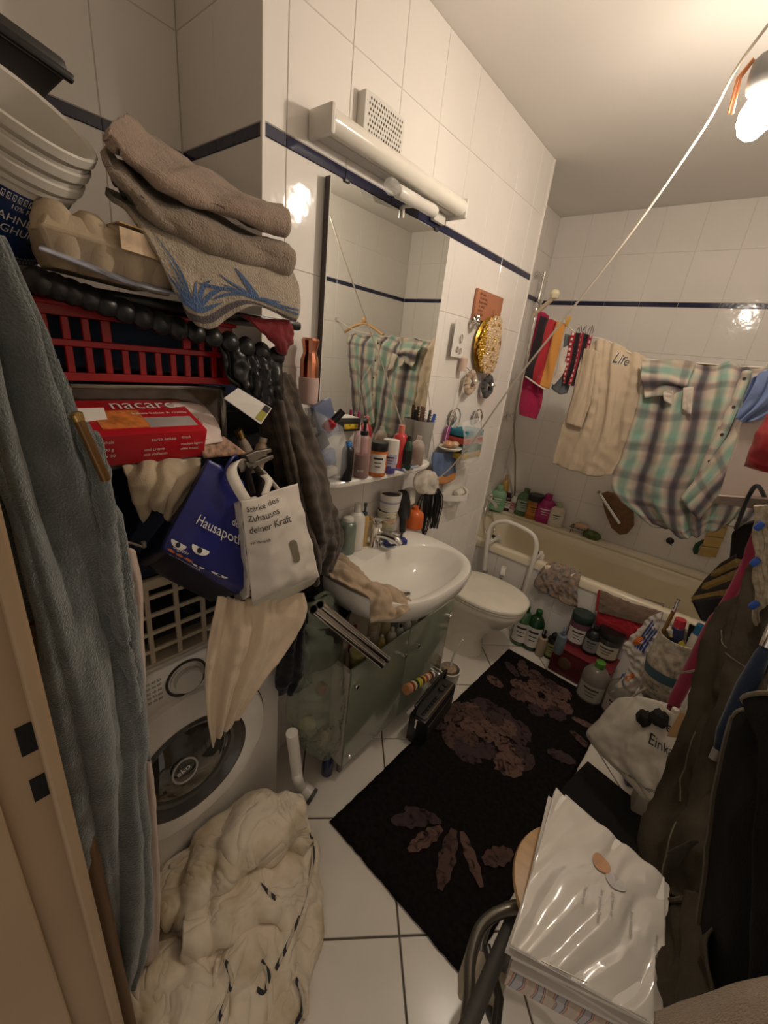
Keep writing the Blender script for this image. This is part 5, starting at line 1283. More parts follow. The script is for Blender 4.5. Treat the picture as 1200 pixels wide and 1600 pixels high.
# zip bag full of cosmetics
ZB = clear('clear_zip_bag', (.80, .82, .84), .12, .07)
zc = Vector((.125, .075, SHZ))
t = thing('zip_bag', 'clear plastic zip bag full of cosmetics at the left end of the shelf', 'bag', PX(505, 745, x=.15))
rows = [[PX(490, 642, x=.12), PX(508, 650, x=.14), PX(536, 668, x=.13)], [PX(486, 690, x=.13), PX(512, 695, x=.16), PX(541, 700, x=.14)], [PX(492, 725, x=.13), PX(513, 735, x=.165), PX(539, 730, x=.14)], [PX(500, 745, x=.12), PX(512, 752, x=.14), PX(528, 750, x=.13)]]
pillow_bag('bag_film', rows, ZB, t, depth=.03, wr=.004, wfreq=22, seed=2)
t = thing('nail_varnish', 'red bottle with a black cap sticking out of the zip bag', 'bottle', PX(510, 668, x=.15))
pq = PX(508, 672, x=.14); rq = RX(-35) @ RY(20)
MB().lathe([(.014, 0), (.016, .004), (.016, .03), (.010, .036)], 18, pq, rq).build('body', P_('ruby_glass', (.34, .01, .02), .1), t)
MB().lathe([(.011, .036), (.0105, .075)], 16, pq, rq).build('cap', BLACKP, t)
o = MB().box(PX(508, 655, x=.10), (.02, .07, .11), RX(25), .004).build('blue_packet', P_('blue_grey_packet', (.13, .16, .26), .3)); tag(o, 'blue-grey packet inside the zip bag', 'packet')
o = MB().box(PX(510, 715, x=.13), (.025, .06, .05), RX(10), .008).build('blue_sachet', P_('blue_sachet', (.16, .2, .34), .3, var=.4, scale=40)); tag(o, 'blue patterned sachet at the bottom of the zip bag', 'sachet')
o = MB().box(PX(510, 738, x=.12), (.03, .07, .025), RX(8), .004).build('white_packet', P_('white_packet', (.62, .58, .52), .4)); tag(o, 'white packet lying under the sachet in the zip bag', 'packet')
o = MB().box(PX(500, 690, x=.11), (.02, .05, .05), RX(30), .004).build('black_packet', BLACKP); tag(o, 'black case behind the sachet in the zip bag', 'case')
# copper spray bottle
cb_ = PX(481, 632, x=.05)
t = thing('copper_spray', 'shiny copper bottle with a pale pink base left of the mirror', 'bottle', (cb_.x, cb_.y, cb_.z))
kx = depth_of(cb_) / FPX; Hc = ztop(cb_, 483, 528) - cb_.z; Hp = ztop(cb_, 482, 590) - cb_.z
COP = M('rose_copper', (.50, .20, .12), .16, metal=1.0)
MB().lathe([(.013 * 1, 0), (15 * kx, .004), (15.5 * kx, Hp), (13 * kx, Hp + .002)], 26, cb_).build('pink_base', P_('pale_pink_base', (.56, .40, .36), .25), t)
MB().lathe([(14 * kx, Hp), (14 * kx, Hp + (Hc - Hp) * .45), (10.5 * kx, Hp + (Hc - Hp) * .62), (10.5 * kx, Hp + (Hc - Hp) * .70), (13.5 * kx, Hc - .006), (11.5 * kx, Hc)], 14, cb_).build('copper_top', COP, t, angle=20)
MB().lathe([(.010, 0), (.010, cb_.z - SHZ - .02)], 12, (cb_.x, cb_.y, SHZ + .01)).lathe([(.03, 0), (.03, .01), (.008, .014)], 20, (cb_.x, cb_.y, SHZ)).build('clear_stand', clear('clear_acrylic', (.8, .8, .78), .1, .4), t)
# white cloth tucked under the shelf end
rw = [[PX(648, 740, x=.10), PX(664, 734, x=.105), PX(678, 738, x=.06)], [PX(645, 756, x=.10), PX(664, 752, x=.10), PX(684, 752, x=.06)], [PX(652, 768, x=.075), PX(668, 772, x=.075), PX(682, 770, x=.05)]]
o, _ = cloth('white_napkin', rw, cloth_mat('white_napkin', (.66, .60, .52)), folds=[(1.5, .004, 0)], wr=.004, wfreq=30, nu=24, nv=24); tag(o, 'white napkin tucked under the right end of the shelf', 'napkin')

# ------------------------------------------------------------------ on the wall right of the mirror
TERRA = M('terracotta', (.42, .17, .09), .8, var=.1)
c4 = [PX(747, 451, x=.014), PX(787, 465, x=.014), PX(783, 499, x=.014), PX(745, 496, x=.014)]
t = thing('clay_plaque', 'terracotta plaque with a written verse on the wall', 'plaque', (c4[2] + c4[3]) / 2)
zt_, zb_ = (c4[0].z + c4[1].z) / 2, (c4[2].z + c4[3].z) / 2 - .02
MB().box((.009, (c4[0].y + c4[1].y) / 2, (zt_ + zb_) / 2), (.014, c4[1].y - c4[0].y, zt_ - zb_), ch=.003).build('tablet', TERRA, t)
for k, s_ in enumerate(('Ein Gast', 'ist wie der', 'Regen wenn', 'er anhält', 'wird er', 'zur Last')):
    text_flat(s_, (.0165, c4[0].y + .022 + .004 * (k % 2), zt_ - .022 - k * .016), (0, 1, 0), (0, 0, 1), .016, P_('brown_ink', (.13, .05, .03), .7), t)
# glass-bead ornament
t = thing('bead_ornament', 'oval ornament of gold and clear glass beads hanging on the wall', 'ornament', PX(765, 585, x=.02))
oc = PX(764, 540, x=.028); ryy, rzz = .125, .125
MB().lathe([(.001, -.012), (.7, -.010), (1.0, 0), (.8, .012), (.001, .02)], 40, oc, RY(90), sx=rzz, sy=ryy).build('gold_back', M('gold_foil', (.55, .33, .05), .3, metal=.8, var=.3, scale=60), t) if False else None
b = MB()
for k in range(40):
    a = 2 * math.pi * k / 40; b.v.append(Vector((oc.x - .01, oc.y + math.cos(a) * ryy, oc.z + math.sin(a) * rzz)))
for k in range(40):
    a = 2 * math.pi * k / 40; b.v.append(Vector((oc.x + .012, oc.y + math.cos(a) * ryy * .8, oc.z + math.sin(a) * rzz * .8)))
b.f = [(k, (k + 1) % 40, 40 + (k + 1) % 40, 40 + k) for k in range(40)] + [tuple(range(40, 80)), tuple(range(39, -1, -1))]
b.build('gold_back', M('gold_foil', (.50, .30, .05), .28, metal=.8, var=.4, scale=60), t)
BEAD = M('clear_bead', (.66, .48, .30), .08, var=.35, scale=90, coat=1.0, alpha=.85); BEADG = M('gold_bead', (.55, .33, .05), .15, metal=.7, var=.3, scale=90)
bm_ = bpy.data.meshes.new('bead')
_b = MB().lathe([(.001, -.008), (.004, -.006), (.0055, 0), (.004, .006), (.001, .008)], 8)
bms = []
for mt_ in (BEAD, BEADG):
    o = MB().lathe([(.001, -.010), (.006, -.006), (.008, 0), (.006, .006), (.001, .010)], 8).build('bead', mt_, t, local=True); bms.append(o.data); bpy.data.objects.remove(o)
rnd = random.Random(3); cnt = 0
for i in range(-12, 13):
    for j in range(-20, 21):
        y, z = i * .0125 + (.006 if j % 2 else 0), j * .0100
        rr_ = (y / ryy) ** 2 + (z / rzz) ** 2
        if rr_ > 1.0 or cnt >= 298: continue
        cnt += 1
        o = bpy.data.objects.new('bead', bms[1] if (y < -.085 or rnd.random() < .15) else bms[0]); COL.objects.link(o); o.parent = t; o.matrix_parent_inverse = t.matrix_basis.inverted()
        o.location = (oc.x + .014 + .012 * (1 - rr_) + rnd.uniform(0, .004), oc.y + y, oc.z + z); o.rotation_euler = (rnd.uniform(-.6, .6), rnd.uniform(-.6, .6), rnd.uniform(-1, 1))
MB().tube([oc + Vector((0, 0, rzz)), oc + Vector((-.005, 0, rzz + .03))], .002, 6).build('hanger', BRASS, t)
# earring card
e = [PX(711, 499, x=.02), PX(733, 500, x=.02), PX(731, 560, x=.02), PX(711, 558, x=.02)]
t = thing('earring_card', 'white earring card with metal rings hanging right of the mirror', 'card', e[3])
MB().box((.02, (e[0].y + e[1].y) / 2, (e[0].z + e[3].z) / 2), (.002, e[1].y - e[0].y, e[0].z - e[3].z), RZ(6)).build('card', PAPER, t, smooth=False)
ec = Vector((.024, (e[0].y + e[1].y) / 2, (e[0].z + e[3].z) / 2))
for dy, dz, r_ in ((.008, .005, .016), (-.012, -.04, .011), (.016, -.045, .011)):
    MB().tube([ec + Vector((.002, dy + math.cos(a * .524) * r_ * .6, dz + math.sin(a * .524) * r_)) for a in range(12)], .0025, 6, closed=True).build('ring', CHROME, t)
text_flat('6', (.0225, ec.y - .028, ec.z + .06), (0, 1, 0), (0, 0, 1), .02, PRINT_RED, t)
o = MB().lathe([(.018, 0), (.018, .055), (.012, .06)], 18, PX(722, 580, x=.025)).build('paper_roll', P_('peach_paper', (.62, .46, .38), .6)); tag(o, 'small peach paper tube below the earring card', 'tube')
# scrunchies
def scrunchie(label, u, v, x, R, mat, ball=None):
    c = PX(u, v, x=x); t = thing('scrunchie', label, 'hair tie', c - Vector((0, 0, R)))
    pts = []; rad = []
    for k in range(48):
        a = 2 * math.pi * k / 48
        pts.append(c + Vector((.006 * math.sin(k * 1.7), math.cos(a) * R * .75, math.sin(a) * R))); rad.append(R * .30 + .004 * math.sin(k * 2.1))
    MB().tube(pts, rad, 10, closed=True).build('ruffle', mat, t)
    if ball: MB().lathe([(.001, -.014), (.010, -.010), (.014, 0), (.010, .010), (.001, .014)], 18, c + Vector((.016, .012, .008))).build('ball', ball, t)
    MB().tube([c + Vector((-.004, 0, R)), Vector((.003, c.y, c.z + R + .02))], .0015, 6).build('loop', DARKP, t)
scrunchie('silver metallic scrunchie over the terracotta plaque corner', 744, 503, .03, .022, M('silver_lame', (.55, .50, .44), .25, metal=.8, var=.4, scale=80))
scrunchie('beige scrunchie with a pearl ball under the earring card', 735, 598, .035, .044, cloth_mat('beige_satin', (.50, .38, .28)), M('pearl', (.66, .58, .50), .15, coat=1))
scrunchie('dark grey scrunchie with silver beads under the bead ornament', 762, 604, .035, .044, cloth_mat('grey_satin', (.09, .085, .09)), CHROME)
# headphones-like chrome hooks with the sponge pack
t = thing('sponge_pack', 'clear pack of four coloured sponges hanging on chrome hooks', 'sponges', PX(730, 720, x=.03))
sc = PX(724, 690, x=.05)
for k, (col, nm) in enumerate((((.03, .20, .28), 'teal_sponge'), ((.50, .08, .05), 'red_sponge'), ((.03, .14, .09), 'green_sponge'), ((.55, .38, .05), 'yellow_sponge'))):
    MB().box((.058, sc.y + .002 * k, sc.z + .050 - k * .036), (.10, .17, .031), ch=.006).build('sponge', M(nm, col, .9, var=.1, bump=.6, bscale=180), t)
pillow_bag('wrapper', [[Vector((.07, sc.y - .09, sc.z + .10)), Vector((.105, sc.y, sc.z + .125)), Vector((.07, sc.y + .09, sc.z + .10))], [Vector((.10, sc.y - .095, sc.z + .03)), Vector((.122, sc.y, sc.z + .03)), Vector((.10, sc.y + .095, sc.z + .03))], [Vector((.10, sc.y - .09, sc.z - .085)), Vector((.12, sc.y, sc.z - .088)), Vector((.10, sc.y + .09, sc.z - .085))]], clear('pack_film', (.85, .85, .83), .1, .16), t, depth=.02, wr=.003, wfreq=40)
for k, (u, v) in enumerate(((713, 655), (748, 655))):
    c = PX(u, v, x=.03); t = thing('suction_ring', ('left chrome suction hook above the sponge pack', 'right chrome suction hook above the sponge pack')[k], 'hook', c, (0, 0, 0), 'chrome suction hooks')
    MB().lathe([(.038, 0), (.034, .008), (.016, .018), (.014, .024)], 22, (.001, c.y, c.z), RY(90)).build('cup', clear('suction_cup', (.3, .28, .26), .1, .8), t)
    MB().tube([Vector((.024, c.y + math.cos(a * .3927) * .045, c.z + math.sin(a * .3927) * .048)) for a in range(16)], .0035, 8, closed=True).build('ring', CHROME, t)
# soap dish with onions-coloured soaps
sd = PX(704, 700, x=.06)
t = thing('soap_dish', 'white wall soap dish holding rounded soaps', 'soap dish', (.05, sd.y, sd.z - .01))
MB().lathe([(.020, -.004), (.048, .004), (.056, .013), (.053, .015), (.042, .008), (.001, .004)], 28, (.058, sd.y, sd.z - .01)).tube([(.003, sd.y, sd.z - .002), (.02, sd.y, sd.z - .002)], .012, 10).build('dish', CERAM, t)
for k, (dx, dy, r_) in enumerate(((.0, -.018, .024), (.012, .022, .02), (-.018, .012, .018))):
    o = MB().lathe([(.001, -r_ * .7), (r_ * .7, -r_ * .5), (r_, 0), (r_ * .7, r_ * .5), (.001, r_ * .7)], 18, (.056 + dx, sd.y + dy, sd.z + .008 + r_ * .5)).build('round_soap', P_('apricot_soap%d' % k, ((.55, .28, .14), (.58, .42, .28), (.40, .24, .12))[k], .35)); tag(o, ('apricot round soap, largest in the soap dish', 'pale round soap at the right of the soap dish', 'brown round soap at the back of the soap dish')[k], 'soap')
o = MB().lathe([(.010, 0), (.013, .008), (.013, .06), (.008, .072)], 16, PX(695, 690, x=.02), RX(-8)).build('lip_balm', P_('purple_stick', (.30, .06, .22), .2)); tag(o, 'purple stick standing behind the soap dish', 'stick')
rw = [[PX(676, 706, x=.045), PX(694, 708, x=.055), PX(712, 705, x=.045)], [PX(674, 722, x=.045), PX(694, 726, x=.055), PX(712, 720, x=.045)], [PX(676, 745, x=.045), PX(696, 744, x=.055), PX(712, 738, x=.045)]]
bc, _ = cloth('blue_cloth', rw, cloth_mat('blue_microfibre', (.10, .15, .28), bscale=300), folds=[(2, .003, 0)], wr=.002, nu=24, nv=24); tag(bc, 'blue cleaning cloth with an orange edge hanging under the soap dish', 'cloth')
rw = [[PX(676, 745, x=.047), PX(696, 744, x=.057), PX(712, 738, x=.047)], [PX(678, 757, x=.045), PX(698, 755, x=.055), PX(711, 748, x=.045)]]
cloth('orange_edge', rw, cloth_mat('orange_edge', (.62, .25, .06)), bc, nu=12, nv=6)
# ceramic paper holder let into the wall
t = thing('paper_holder', 'white ceramic holder set into the tiles above the toilet', 'paper holder', PX(712, 778, x=.0))
ph = PX(712, 762, x=.02)
MB().box((.008, ph.y, ph.z), (.016, .24, .20), ch=.006).build('back_plate', CERAM, t)
b = MB(); 
arc = [Vector((.016 + .075 * math.sin(math.pi * k / 16), ph.y - .11 + .22 * k / 16, ph.z - .045 + .012 * k / 16)) for k in range(17)]
for p in arc: b.v += [p + Vector((0, 0, .022)), p + Vector((.004, 0, -.008)), p + Vector((-.010, 0, -.012)), p + Vector((-.012, 0, .018))]
for k in range(16):
    for q in range(4): b.f.append((4 * k + q, 4 * k + (q + 1) % 4, 4 * k + 4 + (q + 1) % 4, 4 * k + 4 + q))
b.build('front_lip', CERAM, t)
o = MB().lathe([(.012, -.03), (.022, -.02), (.022, .02), (.012, .03)], 18, (.045, ph.y, ph.z - .022), RX(90)).build('soap_piece', P_('white_soap', (0, 0, 0))); tag(o, 'worn white soap lying in the ceramic holder', 'soap')
# cables: bundle, cords and the long lead from the lamp
cbn = PX(676, 752, x=.05)
t = thing('cable_bundle', 'tied bundle of thin black cables hanging right of the washbasin', 'cables', (cbn.x, cbn.y, cbn.z - .15))
rnd = random.Random(5)
for k in range(24):
    y_ = cbn.y + rnd.uniform(-.075, .10); dz = rnd.uniform(.17, .26); w_ = rnd.uniform(.006, .022); x_ = .03 + rnd.uniform(0, .05)
    pts = [cbn, Vector((x_, y_ - w_, cbn.z - dz * .35)), Vector((x_, y_ - w_, cbn.z - dz * .8)), Vector((x_, y_, cbn.z - dz)), Vector((x_, y_ + w_, cbn.z - dz * .8)), Vector((x_, y_ + w_, cbn.z - dz * .35)), cbn]
    MB().tube(spline(pts, 30), .0027, 6).build('cable_loop', BLACKP, t)
MB().tube([cbn + Vector((.01 * math.cos(a * .628), .014 * math.sin(a * .628), -.012)) for a in range(10)], .004, 8, closed=True).build('tie', WIRE, t)
MB().tube(spline([cbn, cbn + Vector((.02, -.05, -.03)), Vector((.06, cbn.y - .10, cbn.z - .03))], 16), .0022, 6).build('cable', BLACKP, t)
PALE = P_('pale_cord', (.56, .49, .40), .5)
for k, (pp, lab_) in enumerate((([(668, 600), (672, 640), (678, 700), (680, 750)], 'pale cord hanging along the right edge of the mirror'), ([(727, 590), (716, 630), (700, 670), (688, 730), (680, 756)], 'thin pale cord from the scrunchie to the cable bundle'))):
    t = thing('cord', lab_, 'cord', PX(*pp[-1], x=.035))
    MB().tube(spline([PX(u, v, x=.036) for u, v in pp], 30), .0016, 6).build('lead', PALE, t)
    MB().lathe([(.003, -.004), (.003, .004)], 8, PX(*pp[0], x=.036)).build('knot', PALE, t)
t = thing('lamp_cable', 'long pale cable running from the ceiling lamp down to the cable bundle', 'cable', (cbn.x, cbn.y, cbn.z))
la, lb = top + Vector((-.015, 0, .06)), cbn + Vector((.004, 0, -.008))
px_path = [(1150, 108), (1100, 200), (1000, 345), (900, 475), (800, 602), (740, 688), (705, 730)]
pts = [la]
for u, v in px_path:
    # the point on the sight line nearest to the straight run of the cable
    d = ray(u, v); w0 = CAM_C - la; e_ = (lb - la)
    a_, b_, c_2, dd, ee = d.dot(d), d.dot(e_), e_.dot(e_), d.dot(w0), e_.dot(w0)
    s_ = (b_ * ee - c_2 * dd) / (a_ * c_2 - b_ * b_); pts.append(CAM_C + d * s_)
pts.append(lb)
MB().tube(spline(pts, 80), .0035, 8).build('lead', WIRE, t)
MB().lathe([(.006, -.01), (.006, .01)], 10, lb).build('plug_end', WHITE_PL, t)
# ------------------------------------------------------------------ floral rug
rc = [Vector((.364, -.024, 0)), Vector((.414, 1.411, 0)), Vector((.995, 1.39, 0)), Vector((.945, -.045, 0))]
rug = thing('rug', 'black bath rug with large dusky pink flowers on the floor', 'rug', (.68, .68, 0))
RUGM = M('black_rug_pile', (.012, .010, .010), .95, var=.35, scale=60, bump=1.0, bscale=700, spec=.1, sheen=.0, bdist=.003)
def rp(a, b, z=.0125): return rc[0].lerp(rc[3], a).lerp(rc[1].lerp(rc[2], a), b) + Vector((0, 0, z))
b = MB(); nx, ny = 30, 70
for j in range(ny + 1):
    for i in range(nx + 1):
        ed = 1.0 if 0 < i < nx and 0 < j < ny else .35
        b.v.append(rp(i / nx, j / ny, .0125 * ed + noise.noise(Vector((i * .7, j * .7, 1))) * .0007) + Vector((random.uniform(-.002, .002), random.uniform(-.002, .002), 0)) * (1 if ed < 1 else 0))
for j in range(ny):
    for i in range(nx): k = j * (nx + 1) + i; b.f.append((k, k + 1, k + nx + 2, k + nx + 1))
b.build('pile', RUGM, rug, solid=.004, angle=180)
def petal_mat(nm, col):
    m = M(nm, col, .95, spec=.1); N, L = nt(m)
    tc = N.new('ShaderNodeTexCoord'); n1 = N.new('ShaderNodeTexNoise'); n1.inputs['Scale'].default_value = 26; n1.inputs['Detail'].default_value = 6; n1.inputs['Distortion'].default_value = 1.6
    L.new(tc.outputs['Object'], n1.inputs['Vector'])
    base_link(m, ramp(N, L, n1.outputs['Fac'], [(.33, (.014, .011, .011)), (.42, tuple(c * .65 for c in col)), (.55, col)])); return m
PT = [petal_mat('rose_petal_a', (.135, .082, .068)), petal_mat('rose_petal_b', (.095, .056, .050)), petal_mat('rose_petal_c', (.060, .040, .042))]
rnd = random.Random(11)
def petal(cu, cv, ang, r0, ln, wd, m, k):
    b = MB(); n = 10
    for q in range(n + 1):
        s_ = q / n; w_ = wd * math.sin(math.pi * (.08 + .86 * s_)) ** .7 * (1 + .18 * math.sin(q * 2.3 + k))
        d_ = r0 + ln * s_; c_, sn = math.cos(ang), math.sin(ang)
        for sg in (-1, 1):
            x, y = c_ * d_ - sn * w_ * sg, sn * d_ + c_ * w_ * sg
            a, bb = cu + x / .58, cv + y / 1.43
            b.v.append(rp(min(.99, max(.01, a)), min(.995, max(.005, bb)), .0146 + .00012 * k))
    for q in range(n): b.f.append((2 * q, 2 * q + 1, 2 * q + 3, 2 * q + 2))
    b.build('petal_print', m, rug, smooth=False)
kk = 0
for cu, cv, rings in ((.36, .54, ((0.10, .11, .075, 9), (.055, .09, .05, 7), (.01, .06, .03, 6))), (.52, .84, ((.07, .10, .05, 8), (.02, .07, .035, 7)))):
    for r0, ln, wd, n_ in rings:
        for q in range(n_):
            a = 2 * math.pi * q / n_ + rnd.uniform(-.25, .25); kk += 1
            petal(cu, cv, a, r0 + rnd.uniform(-.01, .01), ln * rnd.uniform(.8, 1.2), wd * rnd.uniform(.8, 1.1), PT[rnd.randrange(3) if r0 > .03 else 0], kk)
for cu, cv, a, ln, wd in ((.46, .20, 230, .17, .030), (.52, .19, 255, .15, .025), (.58, .21, 290, .20, .028), (.50, .20, 205, .14, .022), (.62, .22, 325, .17, .02), (.30, .88, 120, .14, .03), (.26, .86, 150, .12, .025), (.22, .76, 170, .10, .03), (.80, .20, 60, .12, .03), (.78, .62, 20, .12, .03), (.80, .82, 10, .13, .02), (.84, .76, 340, .12, .02), (.12, .45, 200, .10, .03)):
    kk += 1; petal(cu, cv, math.radians(a), 0, ln, wd, PT[kk % 3], kk)
o = MB().box((1.12, .79, .007), (.30, .25, .012), RZ(-12), .004).build('floor_mat', M('plain_black_mat', (.008, .008, .008), .95, bump=.8, bscale=500)); tag(o, 'small plain black mat next to the flowered rug', 'mat')

# ------------------------------------------------------------------ crumpled duvet in front of the washing machine
DUV = M('stained_shaded_cream_cotton', (.56, .47, .33), .85, var=.0, bump=.25, bscale=260, sheen=.2, spec=.15)
N, L = nt(DUV); tc = N.new('ShaderNodeTexCoord'); n1 = N.new('ShaderNodeTexNoise'); n1.inputs['Scale'].default_value = 5.5; n1.inputs['Detail'].default_value = 5
L.new(tc.outputs['Object'], n1.inputs['Vector'])
base_link(DUV, ramp(N, L, n1.outputs['Fac'], [(.30, (.46, .33, .18)), (.40, (.58, .48, .33)), (.52, (.76, .66, .52)), (.8, (.78, .69, .56))]))  # stain browns, deepened to put crease shade into the colour too
n2 = N.new('ShaderNodeTexNoise'); n2.inputs['Scale'].default_value = 7; n2.inputs['Detail'].default_value = 2.0; n2.inputs['Distortion'].default_value = 1.6; L.new(tc.outputs['Object'], n2.inputs['Vector'])
rd = math_node(N, L, 'ABSOLUTE', math_node(N, L, 'SUBTRACT', n2.outputs['Fac'], .5))
bp = N.new('ShaderNodeBump'); bp.inputs['Strength'].default_value = .6; bp.inputs['Distance'].default_value = .026; L.new(math_node(N, L, 'POWER', rd, .6), bp.inputs['Height']); L.new(bp.outputs[0], N['Principled BSDF'].inputs['Normal'])
dv = thing('duvet', 'crumpled stained cream duvet heaped on the floor before the washing machine', 'duvet', (.38, -.4, 0))
me = HEAP_MESH
me.materials.clear(); me.materials.append(DUV)
nrm = [q.normal.copy() for q in me.vertices]
for q, qn in zip(me.vertices, nrm):
    p = q.co; w_ = p * 11; w_ = w_ + Vector((noise.noise(w_), noise.noise(w_ + Vector((5, 2, 1))), noise.noise(w_ + Vector((1, 8, 3))))) * .8
    d_ = .016 * (abs(noise.noise(w_)) - .25) + .007 * (abs(noise.noise(w_ * 2.7)) - .2) + .002 * noise.noise(p * 90)
    q.co = p + qn * d_
    if q.co.z < .002: q.co.z = .002
    if q.co.x < .176: q.co.x = .176
cover = link('cover', me, dv, True, angle=180)
m = M('striped_piping', (.5, .45, .36), .8); N, L = nt(m)
tc = N.new('ShaderNodeTexCoord'); wv = N.new('ShaderNodeTexWave'); wv.inputs['Scale'].default_value = 24; wv.bands_direction = 'DIAGONAL'; L.new(tc.outputs['Object'], wv.inputs['Vector'])
base_link(m, ramp(N, L, wv.outputs['Fac'], [(.40, (.03, .03, .035)), (.6, (.55, .48, .38))]))
from mathutils.bvhtree import BVHTree
bvh = BVHTree.FromPolygons([q.co.copy() for q in me.vertices], [tuple(f.vertices) for f in me.polygons])
def piping(pts):
    out = []
    for p in spline([Vector((u, v, 0)) for u, v in pts], 40):
        hit = bvh.ray_cast(CAM_C, ray(p.x, p.y).normalized())[0]
        h_ = hit if hit is not None else PX(p.x, p.y, z=.006)
        out.append(h_ - ray(p.x, p.y).normalized() * .009)
    MB().tube(spline(out[::2], 60), .0052, 8).build('piping', m, dv)
def dfold(rows, zs, **k):
    cloth('quilt_fold', [[PX(u, v, z=zz) for (u, v), zz in zip(r, zr)] for r, zr in zip(rows, zs)], DUV, dv, nu=60, nv=44, thick=.016, **k)
dfold([[(245, 1375), (320, 1300), (395, 1240), (470, 1246)], [(250, 1415), (330, 1345), (400, 1288), (478, 1272)], [(258, 1448), (332, 1398), (402, 1338), (484, 1306)], [(266, 1462), (338, 1416), (404, 1356), (480, 1326)]], [(.12, .19, .25, .23), (.17, .24, .28, .22), (.14, .20, .22, .14), (.08, .12, .13, .09)], folds=[(3.3, .008, .1, .3)], wr=.010, wfreq=13, seed=21)
dfold([[(300, 1412), (360, 1365), (430, 1335), (486, 1325)], [(288, 1455), (352, 1410), (420, 1380), (480, 1385)], [(284, 1496), (346, 1462), (410, 1428), (462, 1442)], [(292, 1510), (352, 1480), (412, 1446), (455, 1456)]], [(.12, .13, .12, .08), (.18, .19, .16, .09), (.14, .15, .13, .07), (.07, .08, .07, .04)], folds=[(2.6, .008, .4, -.3)], wr=.011, wfreq=12, seed=22)
dfold([[(345, 1475), (400, 1440), (445, 1436), (480, 1400)], [(332, 1528), (388, 1490), (436, 1490), (462, 1478)], [(345, 1578), (395, 1556), (440, 1548), (478, 1540)], [(352, 1640), (402, 1636), (452, 1618), (476, 1588)]], [(.08, .09, .07, .05), (.12, .12, .09, .05), (.07, .07, .05, .02), (.04, .03, .02, .012)], folds=[(2.2, .008, .2, .4)], wr=.010, wfreq=13, seed=23)
dfold([[(205, 1490), (255, 1475), (305, 1486), (346, 1500)], [(182, 1556), (246, 1545), (310, 1542), (352, 1548)], [(176, 1640), (240, 1640), (300, 1646), (352, 1645)]], [(.12, .13, .11, .08), (.15, .14, .12, .09), (.09, .08, .07, .05)], folds=[(2.8, .008, .1, .2)], wr=.010, wfreq=13, seed=24)
bvh_src = [o_ for o_ in dv.children]
from mathutils.bvhtree import BVHTree
_v, _f = [], []
for o_ in bvh_src:
    k0 = len(_v); _v += [q.co.copy() for q in o_.data.vertices]; _f += [tuple(i_ + k0 for i_ in f.vertices) for f in o_.data.polygons]
bvh = BVHTree.FromPolygons(_v, _f)
piping([(486, 1300), (489, 1345), (474, 1410), (452, 1470), (428, 1520)])
piping([(352, 1500), (362, 1530), (352, 1565), (340, 1600), (335, 1640)])
piping([(462, 1530), (473, 1555), (470, 1585), (448, 1615)])
piping([(405, 1380), (420, 1395), (432, 1405)])
piping([(408, 1500), (420, 1525), (412, 1550), (400, 1545)])

# ------------------------------------------------------------------ waste pipe, green bag, chrome tubes by the vanity
t = thing('waste_pipe', 'white plastic waste pipe with a grey collar on the floor by the duvet', 'pipe', PX(480, 1240, z=.03))
pa, pb, pc_ = PX(456, 1145, x=.275), PX(463, 1200, x=.275), PX(482, 1240, z=.06)
MB().tube(spline([pa, pb, pb + Vector((.01, .0, -.05)), pc_ + Vector((-.03, -.01, .012)), pc_], 24), .019, 14).build('pipe', WHITE_PL, t)
dr = Vector((.8, .25, -.25)).normalized(); rq = Vector((0, 0, 1)).rotation_difference(dr).to_matrix()
MB().lathe([(.026, -.03), (.027, .0), (.026, .012)], 20, pc_, rq).build('socket', WHITE_PL, t)
MB().lathe([(.028, .010), (.029, .022), (.022, .024)], 20, pc_, rq).build('collar', P_('grey_collar', (.08, .08, .075), .4), t)
GB = M('green_translucent_film', (.36, .41, .31), .16, alpha=.17, var=.25, scale=12)
t = thing('green_bag', 'translucent green plastic bag full of rubbish hanging beside the vanity cabinet', 'bag', PX(500, 1210, x=.20))
o_, _ = pillow_bag('film', rowpx([[(470, 945, .18), (490, 938, .20), (515, 930, .20), (530, 945, .17)], [(455, 1010, .19), (485, 1005, .23), (512, 1000, .23), (528, 1010, .18)], [(450, 1075, .20), (485, 1075, .25), (515, 1080, .25), (530, 1090, .18)], [(450, 1110, .20), (480, 1118, .26), (512, 1122, .26), (531, 1115, .18)], [(468, 1140, .20), (490, 1152, .24), (510, 1158, .24), (526, 1148, .18)], [(492, 1168, .19), (500, 1172, .21), (510, 1172, .21), (518, 1168, .18)]]), GB, t, depth=.08, wr=.012, wfreq=22, seed=4, nu=40, nv=70, open_top=False)
MB().tube(spline([PX(492, 935, x=.21), PX(512, 926, x=.22), PX(520, 950, x=.21)], 12), .006, 8).build('knotted_handle', GB, t)
for k, (u, v, r_, col, lab_) in enumerate(((505, 1150, .035, (.42, .38, .28), 'crumpled white paper inside the green bag'), (480, 1130, .03, (.34, .30, .16), 'yellowish crumpled paper inside the green bag'), (502, 1075, .022, (.24, .10, .06), 'reddish wrapper inside the green bag'))):
    b = MB().lathe([(.001, -r_), (r_ * .7, -r_ * .7), (r_, 0), (r_ * .7, r_ * .7), (.001, r_)], 14, PX(u, v, x=.22))
    for p in b.v: p += Vector((noise.noise(p * 50), noise.noise(p * 50 + Vector((3, 3, 3))), noise.noise(p * 50 + Vector((7, 1, 9))))) * r_ * .35
    tag(b.build('rubbish', M('rubbish%d' % k, col, .8)), lab_, 'rubbish')
bottle('blue_bottle', 'dark blue bottle on the floor under the green bag', 'bottle', 'round', (510, 1214, 506, 1178, 18), 0, P_('deep_blue', (.015, .03, .09), .15), P_('deep_blue', (0, 0, 0)))
